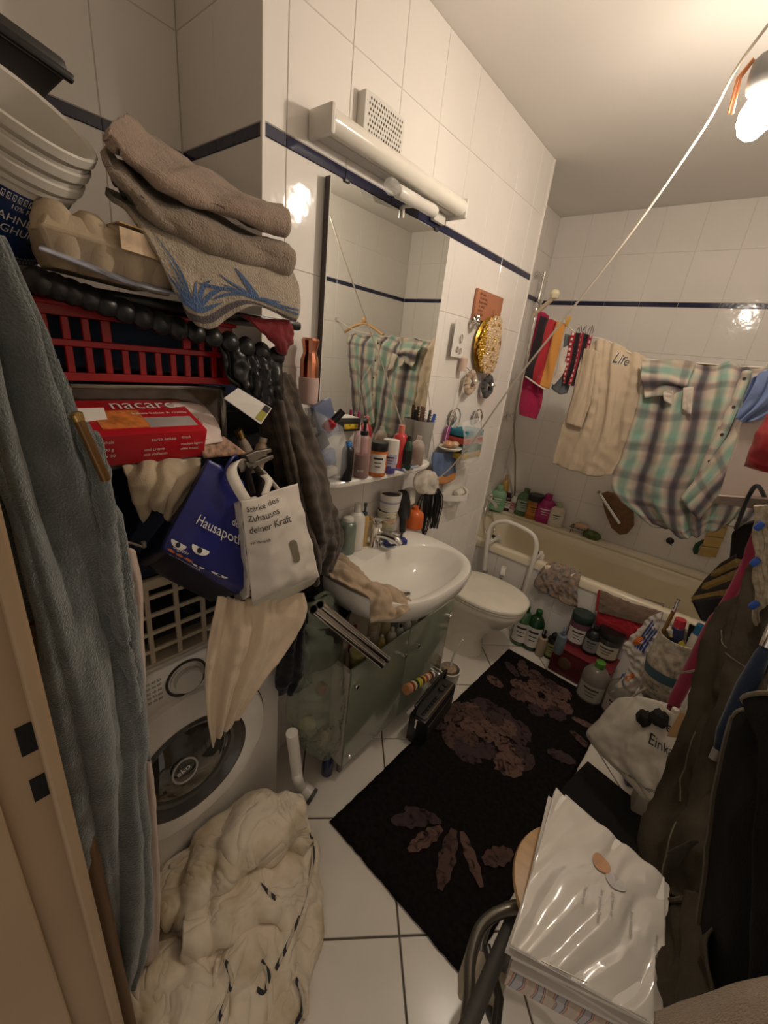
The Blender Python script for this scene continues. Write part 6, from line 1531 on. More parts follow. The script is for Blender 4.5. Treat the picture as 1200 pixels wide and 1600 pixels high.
t = thing('chrome_tubes', 'pair of chrome extension tubes lying across the vanity cabinet', 'tubes', PX(600, 1035, x=.335))
for k, (u, v, u2, v2) in enumerate(((596, 1038, 490, 952), (604, 1030, 500, 945))):
    a = PX(u, v, x=.335); c = PX(u2, v2, x=.315)
    rq = Vector((0, 0, 1)).rotation_difference(c - a).to_matrix(); Ln = (c - a).length
    MB().lathe([(.0135, 0), (.0155, .002), (.0145, .012), (.0135, .02), (.0135, Ln), (.010, Ln), (.010, .004)], 20, a, rq, cap=False).build('tube', CHROME, t)
# bottles and jars in the open top of the cabinet
IZ = CZ1 - .077
items = [(.225, .20, .03, .10, 'squat', (.30, .27, .10), (.40, .36, .14), 'olive tub at the left of the open cabinet top'), (.15, .19, .022, .12, 'shampoo', (.45, .40, .32), (.66, .60, .50), 'beige bottle with a pale cap in the open cabinet top'),
         (.21, .27, .02, .11, 'shampoo', (.40, .36, .20), (.66, .62, .54), 'mustard bottle with a white cap in the open cabinet top'), (.14, .27, .02, .13, 'round', (.30, .02, .07), (.30, .02, .06), 'dark pink bottle in the open cabinet top'),
         (.23, .335, .018, .10, 'round', (.46, .36, .10), (.62, .56, .44), 'yellow bottle with a cream cap in the open cabinet top'), (.17, .345, .02, .12, 'jar', (.56, .50, .40), (.52, .40, .28), 'cream jar with a tan lid in the open cabinet top'),
         (.235, .395, .018, .11, 'shampoo', (.60, .55, .46), (.64, .60, .52), 'small cream bottle, third along the cabinet front'), (.18, .42, .022, .12, 'round', (.50, .40, .22), (.58, .50, .36), 'tan bottle behind the small cream bottle'),
         (.235, .45, .017, .10, 'round', (.50, .50, .44), BLACKP, 'pale bottle with a black cap at the cabinet front'), (.23, .505, .02, .105, 'round', (.55, .52, .50), (.02, .03, .16), 'pale bottle with a dark blue cap at the cabinet front'),
         (.225, .56, .02, .10, 'round', (.58, .50, .46), (.42, .04, .08), 'pale bottle with a red cap at the cabinet front'), (.15, .52, .022, .12, 'shampoo', (.34, .34, .40), (.05, .05, .10), 'grey bottle with a navy cap behind the blue-capped one')]
for x, y, r_, h, kd, cb, cc_, lab_ in items:
    bottle('toiletry_bottle', lab_, 'bottle', kd, None, IZ, P_('tb' + lab_[:14], cb), cc_ if not isinstance(cc_, tuple) else P_('tc' + lab_[:14], cc_), None, size=(r_, h), base=(x, y, IZ + .001))
for k, (y, lab_) in enumerate(((.66, 'dark navy box on the right of the cabinet top'), (.615, 'upright grey-blue carton beside the cabinet top panel'))):
    o = MB().box((.17, y, CZ1 + .03 - k * .02), (.05, .028, .055), RZ(10), .002).build('small_box', P_('navy_small_box%d' % k, ((.03, .04, .10), (.16, .17, .24))[k])); tag(o, lab_, 'box')
# toilet brush cup
tbp = PX(699, 1045, z=0)
t = thing('toilet_brush', 'toilet brush in a white cup between toilet and cabinet', 'toilet brush', (.30, .86, 0))
bx_, by_ = .305, .862
MB().lathe([(.045, 0), (.05, .01), (.055, .11), (.058, .12), (.052, .12), (.046, .012), (.001, .012)], 28, (bx_, by_, 0)).build('cup', WHITE_PL, t)
MB().lathe([(.02, .05), (.036, .07), (.036, .12), (.018, .135)], 18, (bx_, by_, 0)).build('bristles', M('tan_bristles', (.40, .30, .20), .9, var=.4, scale=90, bump=1, bscale=200), t)
MB().tube(spline([(bx_, by_, .13), (bx_ + .005, by_ + .01, .22), (bx_ + .025, by_ + .03, .30)], 14), .006, 10).build('handle', WHITE_PL, t)
# radio
rf, rn = PX(707, 1090, z=0), PX(635, 1150, z=0)
RC = Vector((.375, .60, 0)); ang = 5
t = thing('radio', 'black portable radio standing on the floor against the vanity cabinet', 'radio', RC, (0, 0, math.radians(ang)))
L_r, D_r, H_r = .30, .085, .155
MB().box((0, 0, H_r / 2), (D_r, L_r, H_r), ch=.012).build('body', BLACKP, t, local=True)
MB().box((.0, 0, H_r + .003), (D_r - .02, L_r - .02, .008), ch=.002).build('top_panel', DARKP, t, local=True)
for k in range(7):
    MB().box((.012, -.12 + k * .02, H_r + .009), (.016, .016, .006), ch=.002).build('button', BLACKP, t, local=True)
for y in (.06, .10): MB().lathe([(.014, 0), (.014, .010), (.011, .013)], 20, (.005, y, H_r + .006)).build('dial', DARKP, t, local=True)
MB().box((.032, 0, H_r + .008), (.006, L_r - .04, .003)).build('trim_strip', M('dull_gold', (.28, .20, .11), .35, metal=.7), t, local=True)
MB().tube(spline([(-.02, -L_r / 2 + .012, H_r - .01), (-.02, -L_r / 2 + .012, H_r + .04), (-.02, -L_r / 2 + .03, H_r + .055), (-.02, L_r / 2 - .03, H_r + .055), (-.02, L_r / 2 - .012, H_r + .04), (-.02, L_r / 2 - .012, H_r - .01)], 50), .007, 8).build('handle', BLACKP, t, local=True)
MB().box((.044, .0, H_r * .45), (.004, L_r - .06, H_r * .55), ch=.001).build('speaker_grille', DARKP, t, local=True)
MB().box((-.0, -L_r / 2 - .002, H_r - .03), (.012, .004, .05), ch=.001).build('antenna_clip', CHROME, t, local=True)
# string of hair ties on the radio handle
hA, hB = PX(634, 1078, x=.352), PX(676, 1053, x=.352)
t = thing('hair_tie_roll', 'roll of yellow, white and red hair ties lying over the radio', 'hair ties', (hA + hB) / 2)
cols = [(.42, .20, .08), (.60, .28, .16), (.20, .03, .02), (.62, .55, .34), (.03, .02, .02), (.40, .42, .04), (.55, .45, .05), (.10, .04, .03), (.60, .40, .06), (.40, .04, .08), (.62, .56, .45), (.55, .20, .05), (.05, .03, .03), (.64, .60, .52)]
dr = (hB - hA); rq = Vector((0, 0, 1)).rotation_difference(dr).to_matrix()
for k, c in enumerate(cols):
    z0, z1 = dr.length * k / len(cols), dr.length * (k + .92) / len(cols); R0 = .021 - .006 * k / len(cols)
    MB().lathe([(R0 * .7, z0), (R0, z0 + .001), (R0, z1 - .001), (R0 * .7, z1)], 18, hA, rq).build('hair_tie', P_('hair_tie%d' % k, c, .6), t)

# ------------------------------------------------------------------ on and before the bathtub edge
def drape(name, label, cat, rows, mat, **k):
    o, s_ = cloth(name, rows, mat, **k); tag(o, label, cat); return o, s_
m = cloth_mat('blue_brown_print', (.3, .25, .2)); N, L = nt(m); tc = N.new('ShaderNodeTexCoord'); n1 = N.new('ShaderNodeTexNoise'); n1.inputs['Scale'].default_value = 22; n1.inputs['Detail'].default_value = 3; n1.inputs['Distortion'].default_value = 2
L.new(tc.outputs['Object'], n1.inputs['Vector']); base_link(m, ramp(N, L, n1.outputs['Fac'], [(.35, (.13, .16, .22)), (.45, (.36, .27, .20)), (.55, (.30, .20, .14)), (.65, (.40, .34, .30)), (.75, (.14, .16, .22))]))
drape('patterned_rag', 'blue and brown patterned rag hanging over the bathtub edge', 'rag', [[PX(868, 880, y=1.66), PX(888, 888, y=1.66), PX(905, 897, y=1.66)], [PX(850, 886, y=1.605), PX(880, 893, y=1.60), PX(906, 905, y=1.605)], [PX(836, 908, y=1.585), PX(868, 915, y=1.57), PX(902, 925, y=1.585)], [PX(842, 922, y=1.59), PX(870, 935, y=1.575), PX(903, 950, y=1.59)]], m, folds=[(3, .008, .1, .3)], wr=.012, wfreq=26, thick=.004, nu=50, nv=50)
mat_o, s_ = drape('red_backed_mat', 'taupe bath mat with a red underside hanging over the bathtub edge', 'mat', [[PX(940, 913, y=1.68), PX(985, 930, y=1.68), PX(1038, 945, y=1.68)], [PX(938, 922, y=1.605), PX(985, 945, y=1.595), PX(1036, 958, y=1.60)], [PX(936, 945, y=1.58), PX(982, 958, y=1.57), PX(1030, 972, y=1.58)], [PX(934, 955, y=1.575), PX(980, 968, y=1.565), PX(1024, 980, y=1.575)]], terry('taupe_mat', (.22, .15, .11)), wr=.006, wfreq=20, thick=.008)
cloth('red_underside', [[PX(935, 953, y=1.583), PX(980, 966, y=1.573), PX(1024, 978, y=1.583)], [PX(931, 968, y=1.575), PX(978, 985, y=1.56), PX(1010, 995, y=1.575)], [PX(932, 980, y=1.58), PX(975, 998, y=1.565), PX(1000, 1003, y=1.58)]], cloth_mat('red_cloth_back', (.36, .02, .03)), mat_o, wr=.005, wfreq=30)
MB().tube(spline([PX(941, 914, y=1.675), PX(936, 925, y=1.595), PX(932, 955, y=1.572)], 14), .006, 8).build('red_binding', cloth_mat('red_binding', (.40, .02, .03)), mat_o)
# spray bottle between toilet and tub
t, c, R, H = bottle('spray_bottle', 'white spray bottle with a grey trigger behind the toilet lid', 'spray bottle', 'shampoo', None, .0, white, WHITE_PL, None, size=(.038, .42), base=(.235, 1.50, .0))
MB().box((.02, 0, .45), (.095, .034, .045), RY(-12), .010).build('trigger_head', WHITE_PL, t, local=True)
MB().box((.055, 0, .405), (.012, .014, .05), RY(25), .003).build('trigger', P_('grey_blue_trigger', (.20, .22, .26)), t, local=True)
# bottles on the floor before the tub
fl_items = [('cleaner_bottle', 'clear green cleaner bottle, leftmost on the floor by the toilet', 'round', (808, 1008, 818, 945, 27), P_('clear_green2', (.06, .13, .06), .12), P_('green_cap', (.02, .10, .03)), labw), ('shampoo_bottle', 'tall dark green bottle with a white label on the floor', 'round', (826, 1016, 840, 952, 27), P_('forest_green', (.008, .045, .014), .2), P_('green_cap2', (.012, .10, .02)), labw),
            ('pump_bottle', 'slim cream bottle with a black pump on the floor', 'pump', (841, 1026, 850, 984, 14), P_('cream_slim', (.40, .32, .22)), BLACKP, None), ('dropper_bottle', 'small black bottle with an olive label on the floor', 'drop', (857, 1028, 867, 988, 18), BLACKP, BLACKP, laby)]
for nm, lb, kd, px, bd, cp, la in fl_items: bottle(nm, lb, 'bottle', kd, px, 0.0, bd, cp, la, labz=(.12, .62))
# dark red crate with more bottles
cr = thing('red_crate', 'dark red plastic crate on the floor before the tub', 'crate', (.80, 1.50, 0))
CRM = P_('dark_red_crate', (.10, .012, .016), .5)
MB().box((.80, 1.50, .084), (.30, .16, .166), RZ(-3), .006).build('shell', CRM, cr)
MB().box((.80, 1.50, .170), (.31, .17, .008), RZ(-3), .002).build('top', P_('crate_top', (.16, .015, .022), .5), cr)
MB().lathe([(.036, 0), (.036, .004), (.030, .006)], 24, (.725, 1.4205, .09), RX(90)).build('round_boss', P_('crate_boss', (.10, .06, .03), .6), cr)
for xx in (.80, .86): MB().lathe([(.008, 0), (.008, .004)], 12, (xx, 1.4165, .10), RX(90)).build('button', DARKP, cr)
for nm, lb, kd, px, bd, cp, la, z in (('pump_bottle', 'grey-blue pump bottle at the left of the crate', 'pump', (870, 1022, 876, 978, 15), P_('grey_blue_bottle', (.14, .18, .22)), P_('grey_blue_pump', (.15, .20, .26)), None, .175), ('supplement_jar', 'purple and white jar with a dark green lid on the crate', 'jar', (898, 1006, 910, 957, 31), P_('plum_jar', (.13, .05, .08)), P_('dark_green_lid', (.015, .04, .03)), labw, .175),
                                     ('shampoo_bottle', 'black bottle beside the purple jar on the crate', 'round', (918, 1022, 930, 978, 24), BLACKP, P_('dark_cap2', (.015, .02, .018)), P_('label_grey', (.25, .25, .24), .5), .175), ('supplement_jar', 'dark jar with a cream label at the right of the crate', 'jar', (942, 1030, 952, 982, 36), P_('smoke_jar', (.04, .035, .03), .15), BLACKP, P_('label_cream', (.50, .44, .34), .5), .175)):
    bottle(nm, lb, 'bottle', kd, px, z, bd, cp, la, labz=(.12, .58))
for nm, lb, px, bd, cp, la in (('plastic_jar', 'big clear grey jar with a green lid before the crate', (916, 1098, 926, 1028, 40), clear('smoky_clear', (.22, .20, .17), .12, .8), P_('lime_lid', (.08, .24, .03)), P_('label_grey2', (.36, .33, .29), .5)), ('plastic_jar', 'clear grey jar with a blue lid, nearest the carrier bag', (954, 1120, 961, 1048, 38), clear('smoky_clear', alpha=.8), P_('blue_lid', (.02, .09, .26)), P_('label_grey3', (.38, .30, .27), .5))):
    bottle(nm, lb, 'jar', 'round', px, 0.0, bd, cp, la, labz=(.10, .50))
# ------------------------------------------------------------------ clothes line over the bathtub
def ry_(lst): return [[PX(u, v, y=y) for u, v, y in r] for r in lst]
t = thing('clothes_rail', 'wooden rail end with a cream ball knob carrying the washing', 'rail', PX(850, 480, y=1.56))
a, c = PX(833, 494, y=1.575), PX(866, 464, y=1.56)
MB().tube([a, c], .011, 12).build('wooden_rod', M('pale_dowel', (.45, .36, .26), .6), t)
MB().lathe([(.001, -.026), (.018, -.018), (.026, 0), (.018, .018), (.001, .026)], 24, c + Vector((.0, 0, .012))).build('ball_knob', P_('cream_knob', (.66, .60, .42), .35), t)
ln_pts = [a, PX(880, 505, y=1.555), PX(905, 524, y=1.552), PX(945, 531, y=1.55), PX(1000, 558, y=1.55), PX(1060, 565, y=1.55), PX(1190, 574, y=1.55), Vector((1.30, 1.55, 1.735)), Vector((XR - .004, 1.55, 1.80))]
MB().tube(spline(ln_pts, 70), .003, 8).build('line', WIRE, t)
MB().lathe([(.014, 0), (.012, .01)], 14, (XR - .002, 1.55, 1.80), RY(-90)).build('wall_eye', CHROME, t)
m = cloth_mat('tricolour_cloth', (.4, .1, .1)); N, L = nt(m); ux, vy, tc = uvxy(N, L)
flagw = .34
base_link(m, ramp(N, L, math_node(N, L, 'MULTIPLY', ux, 1 / .155), [(0, (.025, .018, .022)), (.30, (.38, .03, .04)), (.62, (.52, .24, .06))], 'CONSTANT'))
o, _ = drape('striped_cloth', 'black, red and ochre striped cloth hanging at the left end of the line', 'cloth', ry_([[(846, 494, 1.54), (865, 500, 1.53), (884, 508, 1.54)], [(834, 540, 1.53), (852, 548, 1.51), (872, 556, 1.53)], [(820, 590, 1.525), (838, 600, 1.505), (858, 608, 1.525)]]), m, folds=[(1.4, .012, .1)], wr=.003, thick=.003, nu=40, nv=40)
o, _ = drape('crimson_cloth', 'crimson cloth with a white hem hanging under the striped cloth', 'cloth', ry_([[(842, 487, 1.575), (850, 488, 1.57), (858, 494, 1.575)], [(826, 560, 1.565), (840, 566, 1.555), (852, 575, 1.565)], [(815, 615, 1.56), (830, 622, 1.545), (847, 628, 1.56)], [(811, 647, 1.56), (826, 652, 1.545), (838, 655, 1.56)]]), cloth_mat('crimson_cotton', (.36, .02, .075)), folds=[(1.2, .006, 0)], wr=.002, thick=.003)
MB().tube(spline([PX(821, 588, y=1.50), PX(838, 600, y=1.495), PX(852, 609, y=1.50)], 16), .004, 8).build('white_hem', cloth_mat('white_hem', (.66, .55, .48)), o)
t = thing('clothes_peg', 'ochre clothes peg on the line above the striped cloth', 'peg', PX(886, 506, y=1.53))
for k in (-1, 1): MB().box(PX(887, 502, y=1.53) + Vector((.005 * k, 0, 0)), (.008, .012, .05), RY(12 * k), .002).build('jaw', P_('ochre_peg', (.55, .30, .04)), t)
drape('grey_socks', 'grey and blue socks hanging beside the scarf', 'socks', ry_([[(884, 522, 1.555), (893, 524, 1.55), (902, 526, 1.555)], [(876, 570, 1.55), (888, 574, 1.54), (898, 574, 1.55)], [(862, 606, 1.55), (874, 616, 1.535), (886, 614, 1.55)]]), cloth_mat('slate_knit', (.12, .13, .14)), folds=[(1.5, .006, 0)], thick=.006, nu=20, nv=24)
drape('white_underwear', 'white garment with black trim between the ochre cloth and the socks', 'garment', ry_([[(878, 545, 1.535), (888, 540, 1.53)], [(868, 585, 1.53), (882, 580, 1.52)], [(855, 598, 1.53), (866, 602, 1.52)]]), cloth_mat('white_cotton', (.58, .52, .46)), wr=.004, nu=14, nv=20)
m = cloth_mat('red_black_scarf', (.2, .05, .05)); N, L = nt(m); ux, vy, tc = uvxy(N, L)
s1 = math_node(N, L, 'SINE', math_node(N, L, 'MULTIPLY', ux, 150.0)); s2 = math_node(N, L, 'SINE', math_node(N, L, 'MULTIPLY', vy, 260.0))
f1 = math_node(N, L, 'GREATER_THAN', s1, .1); f2 = math_node(N, L, 'MULTIPLY', math_node(N, L, 'GREATER_THAN', s1, .86), math_node(N, L, 'GREATER_THAN', s2, .0))
base_link(m, mixc(N, L, f2, mixc(N, L, f1, (.020, .014, .018), (.28, .02, .035)), (.60, .48, .44)))
o, _ = drape('fringed_scarf', 'red and black scarf with a fringe hanging beside the beige shirt', 'scarf', ry_([[(893, 520, 1.535), (908, 520, 1.525), (926, 524, 1.535)], [(885, 560, 1.53), (900, 562, 1.515), (914, 566, 1.53)], [(880, 598, 1.53), (890, 602, 1.515), (898, 604, 1.53)]]), m, folds=[(2.2, .008, 0)], thick=.004, nu=40, nv=40)
for k in range(9):
    p = PX(900 + k * 3, 522, y=1.53); MB().tube(spline([p, p + Vector((.004 * math.sin(k), 0, .015)), p + Vector((.006 * math.cos(k * 2), -.006, .028 + .006 * (k % 3)))], 6), .0014, 5).build('fringe', cloth_mat('dark_fringe', (.06, .03, .04)), o)
BEI = cloth_mat('beige_cotton', (.50, .40, .29), var=.06, bscale=400)
sh, ss = drape('beige_shirt', 'beige T-shirt with a script print hanging on the line', 'shirt', ry_([[(916, 540, 1.555), (940, 531, 1.55), (975, 543, 1.55), (1012, 561, 1.55)], [(906, 572, 1.53), (938, 570, 1.515), (972, 575, 1.51), (1008, 590, 1.525)], [(893, 625, 1.53), (928, 630, 1.51), (962, 635, 1.505), (996, 645, 1.525)], [(876, 680, 1.53), (914, 690, 1.51), (950, 697, 1.51), (982, 700, 1.53)], [(863, 724, 1.53), (900, 737, 1.51), (932, 745, 1.51), (960, 740, 1.53)]]), BEI, folds=[(3.2, .010, .15, .05, .3), (7, .003, .2)], wr=.005, wfreq=16, thick=.003, nu=80, nv=70, seed=5)
S_ = Sheet(ry_([[(914, 545, 1.525), (926, 545, 1.505), (938, 552, 1.52)], [(902, 600, 1.515), (914, 604, 1.495), (928, 610, 1.512)], [(884, 660, 1.51), (896, 665, 1.49), (908, 668, 1.508)]]), folds=[(1.2, .006, 0)], wr=.002)
S_.grid(24, 50).build('sleeve', BEI, sh, solid=.003, angle=180)
text_on('Life', lambda x, y: ss(min(.99, .50 + x * .155 + y * .10), .235 - y * .175 - x * .01, .004), PRINT_WHITE, sh)
text_on('Life', lambda x, y: ss(min(.99, .51 + x * .155 + y * .10), .232 - y * .175 - x * .01, .0052), PRINT_BLACK, sh)
# plaid shirt
m = cloth_mat('turquoise_plaid', (.3, .4, .4), bscale=450); N, L = nt(m); ux, vy, tc = uvxy(N, L)
nz = N.new('ShaderNodeTexNoise'); nz.inputs['Scale'].default_value = 5; L.new(tc.outputs['UV'], nz.inputs['Vector'])
ux = math_node(N, L, 'MULTIPLY_ADD', nz.outputs['Fac'], .05, ux); vy = math_node(N, L, 'MULTIPLY_ADD', nz.outputs['Fac'], -.05, vy)
def bands(src, per, stops, ph=0.0): return ramp(N, L, math_node(N, L, 'FRACT', math_node(N, L, 'MULTIPLY_ADD', src, 1 / per, ph)), stops)
vert = bands(ux, .125, [(0, (.10, .09, .10)), (.08, (.12, .10, .115)), (.20, (.40, .34, .29)), (.34, (.56, .49, .40)), (.46, (.27, .36, .31)), (.60, (.26, .36, .31)), (.72, (.52, .46, .38)), (.84, (.40, .33, .30)), (.94, (.12, .10, .115)), (1, (.10, .09, .10))])
hor = bands(vy, .105, [(0, (.35, .32, .35)), (.12, (.40, .36, .40)), (.2, (.95, .90, .85)), (.45, (1, .95, .88)), (.55, (.70, .95, .88)), (.75, (.72, .95, .88)), (.85, (.9, .82, .8)), (.95, (.40, .36, .40)), (1, (.35, .32, .35))])
base_link(m, mixc(N, L, .62, vert, mixc(N, L, 1.0, vert, hor, 'MULTIPLY')))
pl, pls = drape('plaid_shirt', 'turquoise, white and grey plaid shirt hanging on the line', 'shirt', ry_([[(1002, 562, 1.55), (1060, 565, 1.55), (1120, 569, 1.55), (1190, 573, 1.55), (1275, 583, 1.55), (1350, 590, 1.55)], [(1000, 595, 1.52), (1055, 600, 1.50), (1112, 600, 1.495), (1178, 602, 1.50), (1265, 610, 1.51), (1345, 615, 1.52)], [(990, 650, 1.52), (1040, 660, 1.495), (1096, 660, 1.49), (1160, 655, 1.495), (1240, 655, 1.51), (1310, 660, 1.52)], [(972, 710, 1.52), (1022, 722, 1.495), (1080, 724, 1.49), (1138, 712, 1.495), (1200, 710, 1.51), (1260, 710, 1.52)], [(957, 758, 1.52), (1008, 775, 1.495), (1064, 782, 1.49), (1115, 772, 1.495), (1165, 768, 1.51), (1210, 768, 1.52)], [(986, 792, 1.525), (1024, 812, 1.505), (1066, 826, 1.50), (1102, 815, 1.505), (1140, 810, 1.515), (1180, 805, 1.525)], [(1020, 815, 1.53), (1044, 828, 1.515), (1074, 840, 1.51), (1098, 834, 1.515), (1125, 825, 1.52), (1160, 820, 1.53)]]), m, folds=[(4.6, .016, .2, -.12, .3), (9, .004, .3, -.1)], wr=.006, wfreq=14, thick=.003, nu=120, nv=90, seed=6)
bkS = Sheet([[Vector((p.x, 1.56 + .02 * (i > 0) + .02 * (i > 1), p.z)) for p in r] for i, r in enumerate(pls.rows[:5])], folds=[(5, .010, .4, .1, .3)])
bkS.grid(80, 50).build('back', m, pl, solid=.003, angle=180)
S_ = Sheet(ry_([[(1088, 566, 1.49), (1075, 598, 1.475), (1062, 622, 1.49)], [(1045, 562, 1.475), (1040, 590, 1.455), (1036, 618, 1.475)], [(1002, 566, 1.475), (1002, 592, 1.455), (1008, 622, 1.475)]]), folds=[(2.2, .006, .1)], wr=.003)
S_.grid(40, 40).build('sleeve', m, pl, solid=.003, angle=180)
S_ = Sheet(ry_([[(1160, 650, 1.475), (1170, 690, 1.46), (1175, 720, 1.475)], [(1110, 720, 1.47), (1120, 745, 1.455), (1132, 765, 1.47)], [(1063, 778, 1.47), (1076, 795, 1.46), (1092, 812, 1.47)]]), folds=[(1.6, .005, .1)], wr=.003)
S_.grid(30, 40).build('sleeve', m, pl, solid=.003, angle=180)
S_ = Sheet(ry_([[(1160, 580, 1.488), (1168, 578, 1.482), (1176, 580, 1.488)], [(1130, 650, 1.478), (1140, 652, 1.472), (1148, 652, 1.478)], [(1098, 720, 1.474), (1108, 722, 1.468), (1116, 722, 1.474)], [(1068, 788, 1.478), (1076, 792, 1.472), (1084, 794, 1.478)]]))
S_.grid(8, 50).build('placket', m, pl, solid=.003, angle=180)
for k in range(5): MB().lathe([(.006, 0), (.0065, .001), (.006, .0025), (.002, .0025)], 14, S_(.5, .06 + .2 * k, .003), RX(90)).build('button', P_('dark_button', (.04, .03, .03)), pl)
for k, rw_ in enumerate(([[(1036, 612, 1.465), (1052, 610, 1.46)], [(1038, 626, 1.465), (1050, 632, 1.46)]], [(( 1070, 606, 1.465)), (1086, 604, 1.46)],)):
    if k == 1: rw_ = [[(1068, 606, 1.465), (1084, 604, 1.46)], [(1066, 640, 1.465), (1080, 648, 1.46)]]
    S_ = Sheet(ry_(rw_), wr=.005, wfreq=60); S_.grid(10, 12).build('pocket_lining', cloth_mat('pale_pocket_lining', (.55, .48, .40)), pl, solid=.003, angle=180)
# wooden hanger seen in the mirror
t = thing('wooden_hanger', 'wooden clothes hanger on the line behind the plaid shirt', 'hanger', (1.25, 1.58, 1.72))
MB().tube(spline([(1.06, 1.585, 1.72), (1.16, 1.585, 1.765), (1.25, 1.585, 1.785), (1.34, 1.585, 1.765), (1.44, 1.585, 1.72)], 24), .010, 10).build('bar', WOOD, t)
MB().lathe([(.001, -.02), (.014, -.014), (.02, 0), (.014, .014), (.001, .02)], 18, (1.25, 1.585, 1.81)).build('knob', WOOD, t)
# blue pouch, white board, red bag at the right of the line
drape('blue_pouch', 'blue pleated plastic cover hanging over the white board', 'cover', ry_([[(1176, 590, 0.95), (1200, 578, 0.945), (1250, 572, 0.95)], [(1160, 630, 0.95), (1190, 622, 0.93), (1250, 615, 0.95)], [(1150, 652, 0.95), (1164, 660, 0.93), (1200, 650, 0.945)]]), M('blue_vinyl', (.14, .19, .34), .25, var=.1), folds=[(3, .006, .1, .3)], thick=.003)
t = thing('white_board', 'pale plastic board hanging in front of the plaid shirt', 'board', PX(1150, 800, y=.96))
c_ = [PX(1158, 660, y=0.945), PX(1240, 640, y=0.945), PX(1235, 782, y=.96), PX(1124, 774, y=.96)]
dd = Vector((0, .02, 0)); PB = P_('pale_pink_plastic', (.50, .42, .37), .25)
MB().add(c_ + [p + dd for p in c_], [(3, 2, 1, 0), (4, 5, 6, 7)] + [(i, (i + 1) % 4, 4 + (i + 1) % 4, 4 + i) for i in range(4)]).build('panel', PB, t, smooth=False, bevel=.006)
c_ = [PX(1122, 775, y=.805), PX(1235, 783, y=.805), PX(1230, 802, y=0.93), PX(1112, 786, y=0.93)]
MB().add(c_ + [p + dd * 1.6 for p in c_], [(3, 2, 1, 0), (4, 5, 6, 7)] + [(i, (i + 1) % 4, 4 + (i + 1) % 4, 4 + i) for i in range(4)]).build('lower_rail', P_('taupe_plastic', (.33, .26, .22), .35), t, smooth=False, bevel=.004)
o_, _ = pillow_bag('red_bag', ry_([[(1198, 650, 0.82), (1225, 640, 0.80), (1260, 640, 0.82)], [(1180, 690, 0.82), (1215, 690, 0.78), (1260, 690, 0.82)], [(1164, 728, 0.82), (1200, 738, 0.79), (1260, 742, 0.82)]]), M('red_vinyl', (.26, .015, .02), .3, var=.15), None, depth=.06, wr=.004, wfreq=20)
tag(o_, 'dark red vinyl bag at the right edge in front of the pale board', 'bag')
# ------------------------------------------------------------------ things hung on the right wall
t = thing('black_tote', 'tall black tote bag hanging between the pale board and the striped bag', 'bag', PX(1155, 960, y=.92))
def hull(pts, y, th, nm, mat, parent, bev=.01):
    a = [PX(u, v, y=y) for u, v in pts]; n_ = len(a)
    return MB().add(a + [p + Vector((.02, th, 0)) for p in a], [tuple(range(n_ - 1, -1, -1)), tuple(range(n_, 2 * n_))] + [(i, (i + 1) % n_, n_ + (i + 1) % n_, n_ + i) for i in range(n_)]).build(nm, mat, parent, smooth=False, bevel=bev)
BC = cloth_mat('black_canvas', (.010, .009, .009), bscale=300)
hull([(1142, 832), (1160, 820), (1195, 812), (1190, 900), (1150, 975), (1125, 968), (1136, 900)], .92, .09, 'body', BC, t)
MB().tube(spline([PX(1150, 826, y=.93), PX(1170, 775, y=0.78), PX(1185, 760, y=.82), PX(1200, 790, y=.95)], 20), .006, 8).build('strap', BC, t)
t = thing('striped_bag', 'black bag with gold stripes hanging below the black tote', 'bag', PX(1105, 970, y=.90))
hull([(1078, 938), (1122, 930), (1150, 935), (1128, 975), (1094, 972)], .90, .08, 'front', BLACKP, t)
GOLD = M('gold_lurex', (.26, .17, .05), .5, metal=.2, var=.3, scale=60); 
tp_ = [(1078, 936), (1100, 905), (1125, 880), (1150, 865), (1150, 930), (1122, 930)]
hull(tp_, .912, .06, 'top_panel', P_('black_lurex', (.03, .022, .015), .5), t, .004)
for (u0, v0, u1, v1, w_) in ((1082, 931, 1146, 918, 10), (1098, 912, 1150, 890, 8), (1112, 893, 1150, 872, 7)):
    hull([(u0, v0), (u1, v1), (u1 - 1, v1 + w_), (u0 - 3, v0 + w_)], .906, .008, 'gold_stripe', GOLD, t, .001)
t = thing('pink_roll', 'long crimson rolled fabric tube slanting through the hung bags', 'roll', PX(1050, 1105, y=.76))
MB().tube(spline([PX(1190, 822, y=.84), PX(1180, 850, y=.835), PX(1150, 915, y=.82), PX(1110, 985, y=.80), PX(1080, 1045, y=.78), PX(1052, 1100, y=.76)], 30), [.018] * 8 + [.014] * 8 + [.020] * 14, 14).build('roll', cloth_mat('crimson_fleece', (.22, .022, .05)), t)
MB().lathe([(.008, -.01), (.015, 0), (.015, .012)], 14, PX(1051, 1104, y=.76), RX(120)).build('rolled_end', cloth_mat('crimson_fleece', (0, 0, 0)), t)
t = thing('woven_hanging', 'cream woven hanging with blue pegs at the right edge', 'wall hanging', PX(1195, 1010, y=.55))
ROPE = M('cream_rope', (.40, .34, .24), .9, var=.4, scale=60, bump=1, bscale=150)
for k in range(6):
    pts = [PX(1184 + k * 7 + 3 * math.sin(q * 1.9 + k), 790 + q * 19, y=.56 - .004 * k) for q in range(12)]
    MB().tube(spline(pts, 40), .008, 8).build('strand', ROPE, t)
for k, (u, v) in enumerate(((1186, 822), (1180, 878), (1178, 945), (1180, 995))): MB().box(PX(u, v, y=.545), (.014, .014, .022), RY(20), .003).build('peg', P_('blue_peg', (.02, .08, .40)), t)
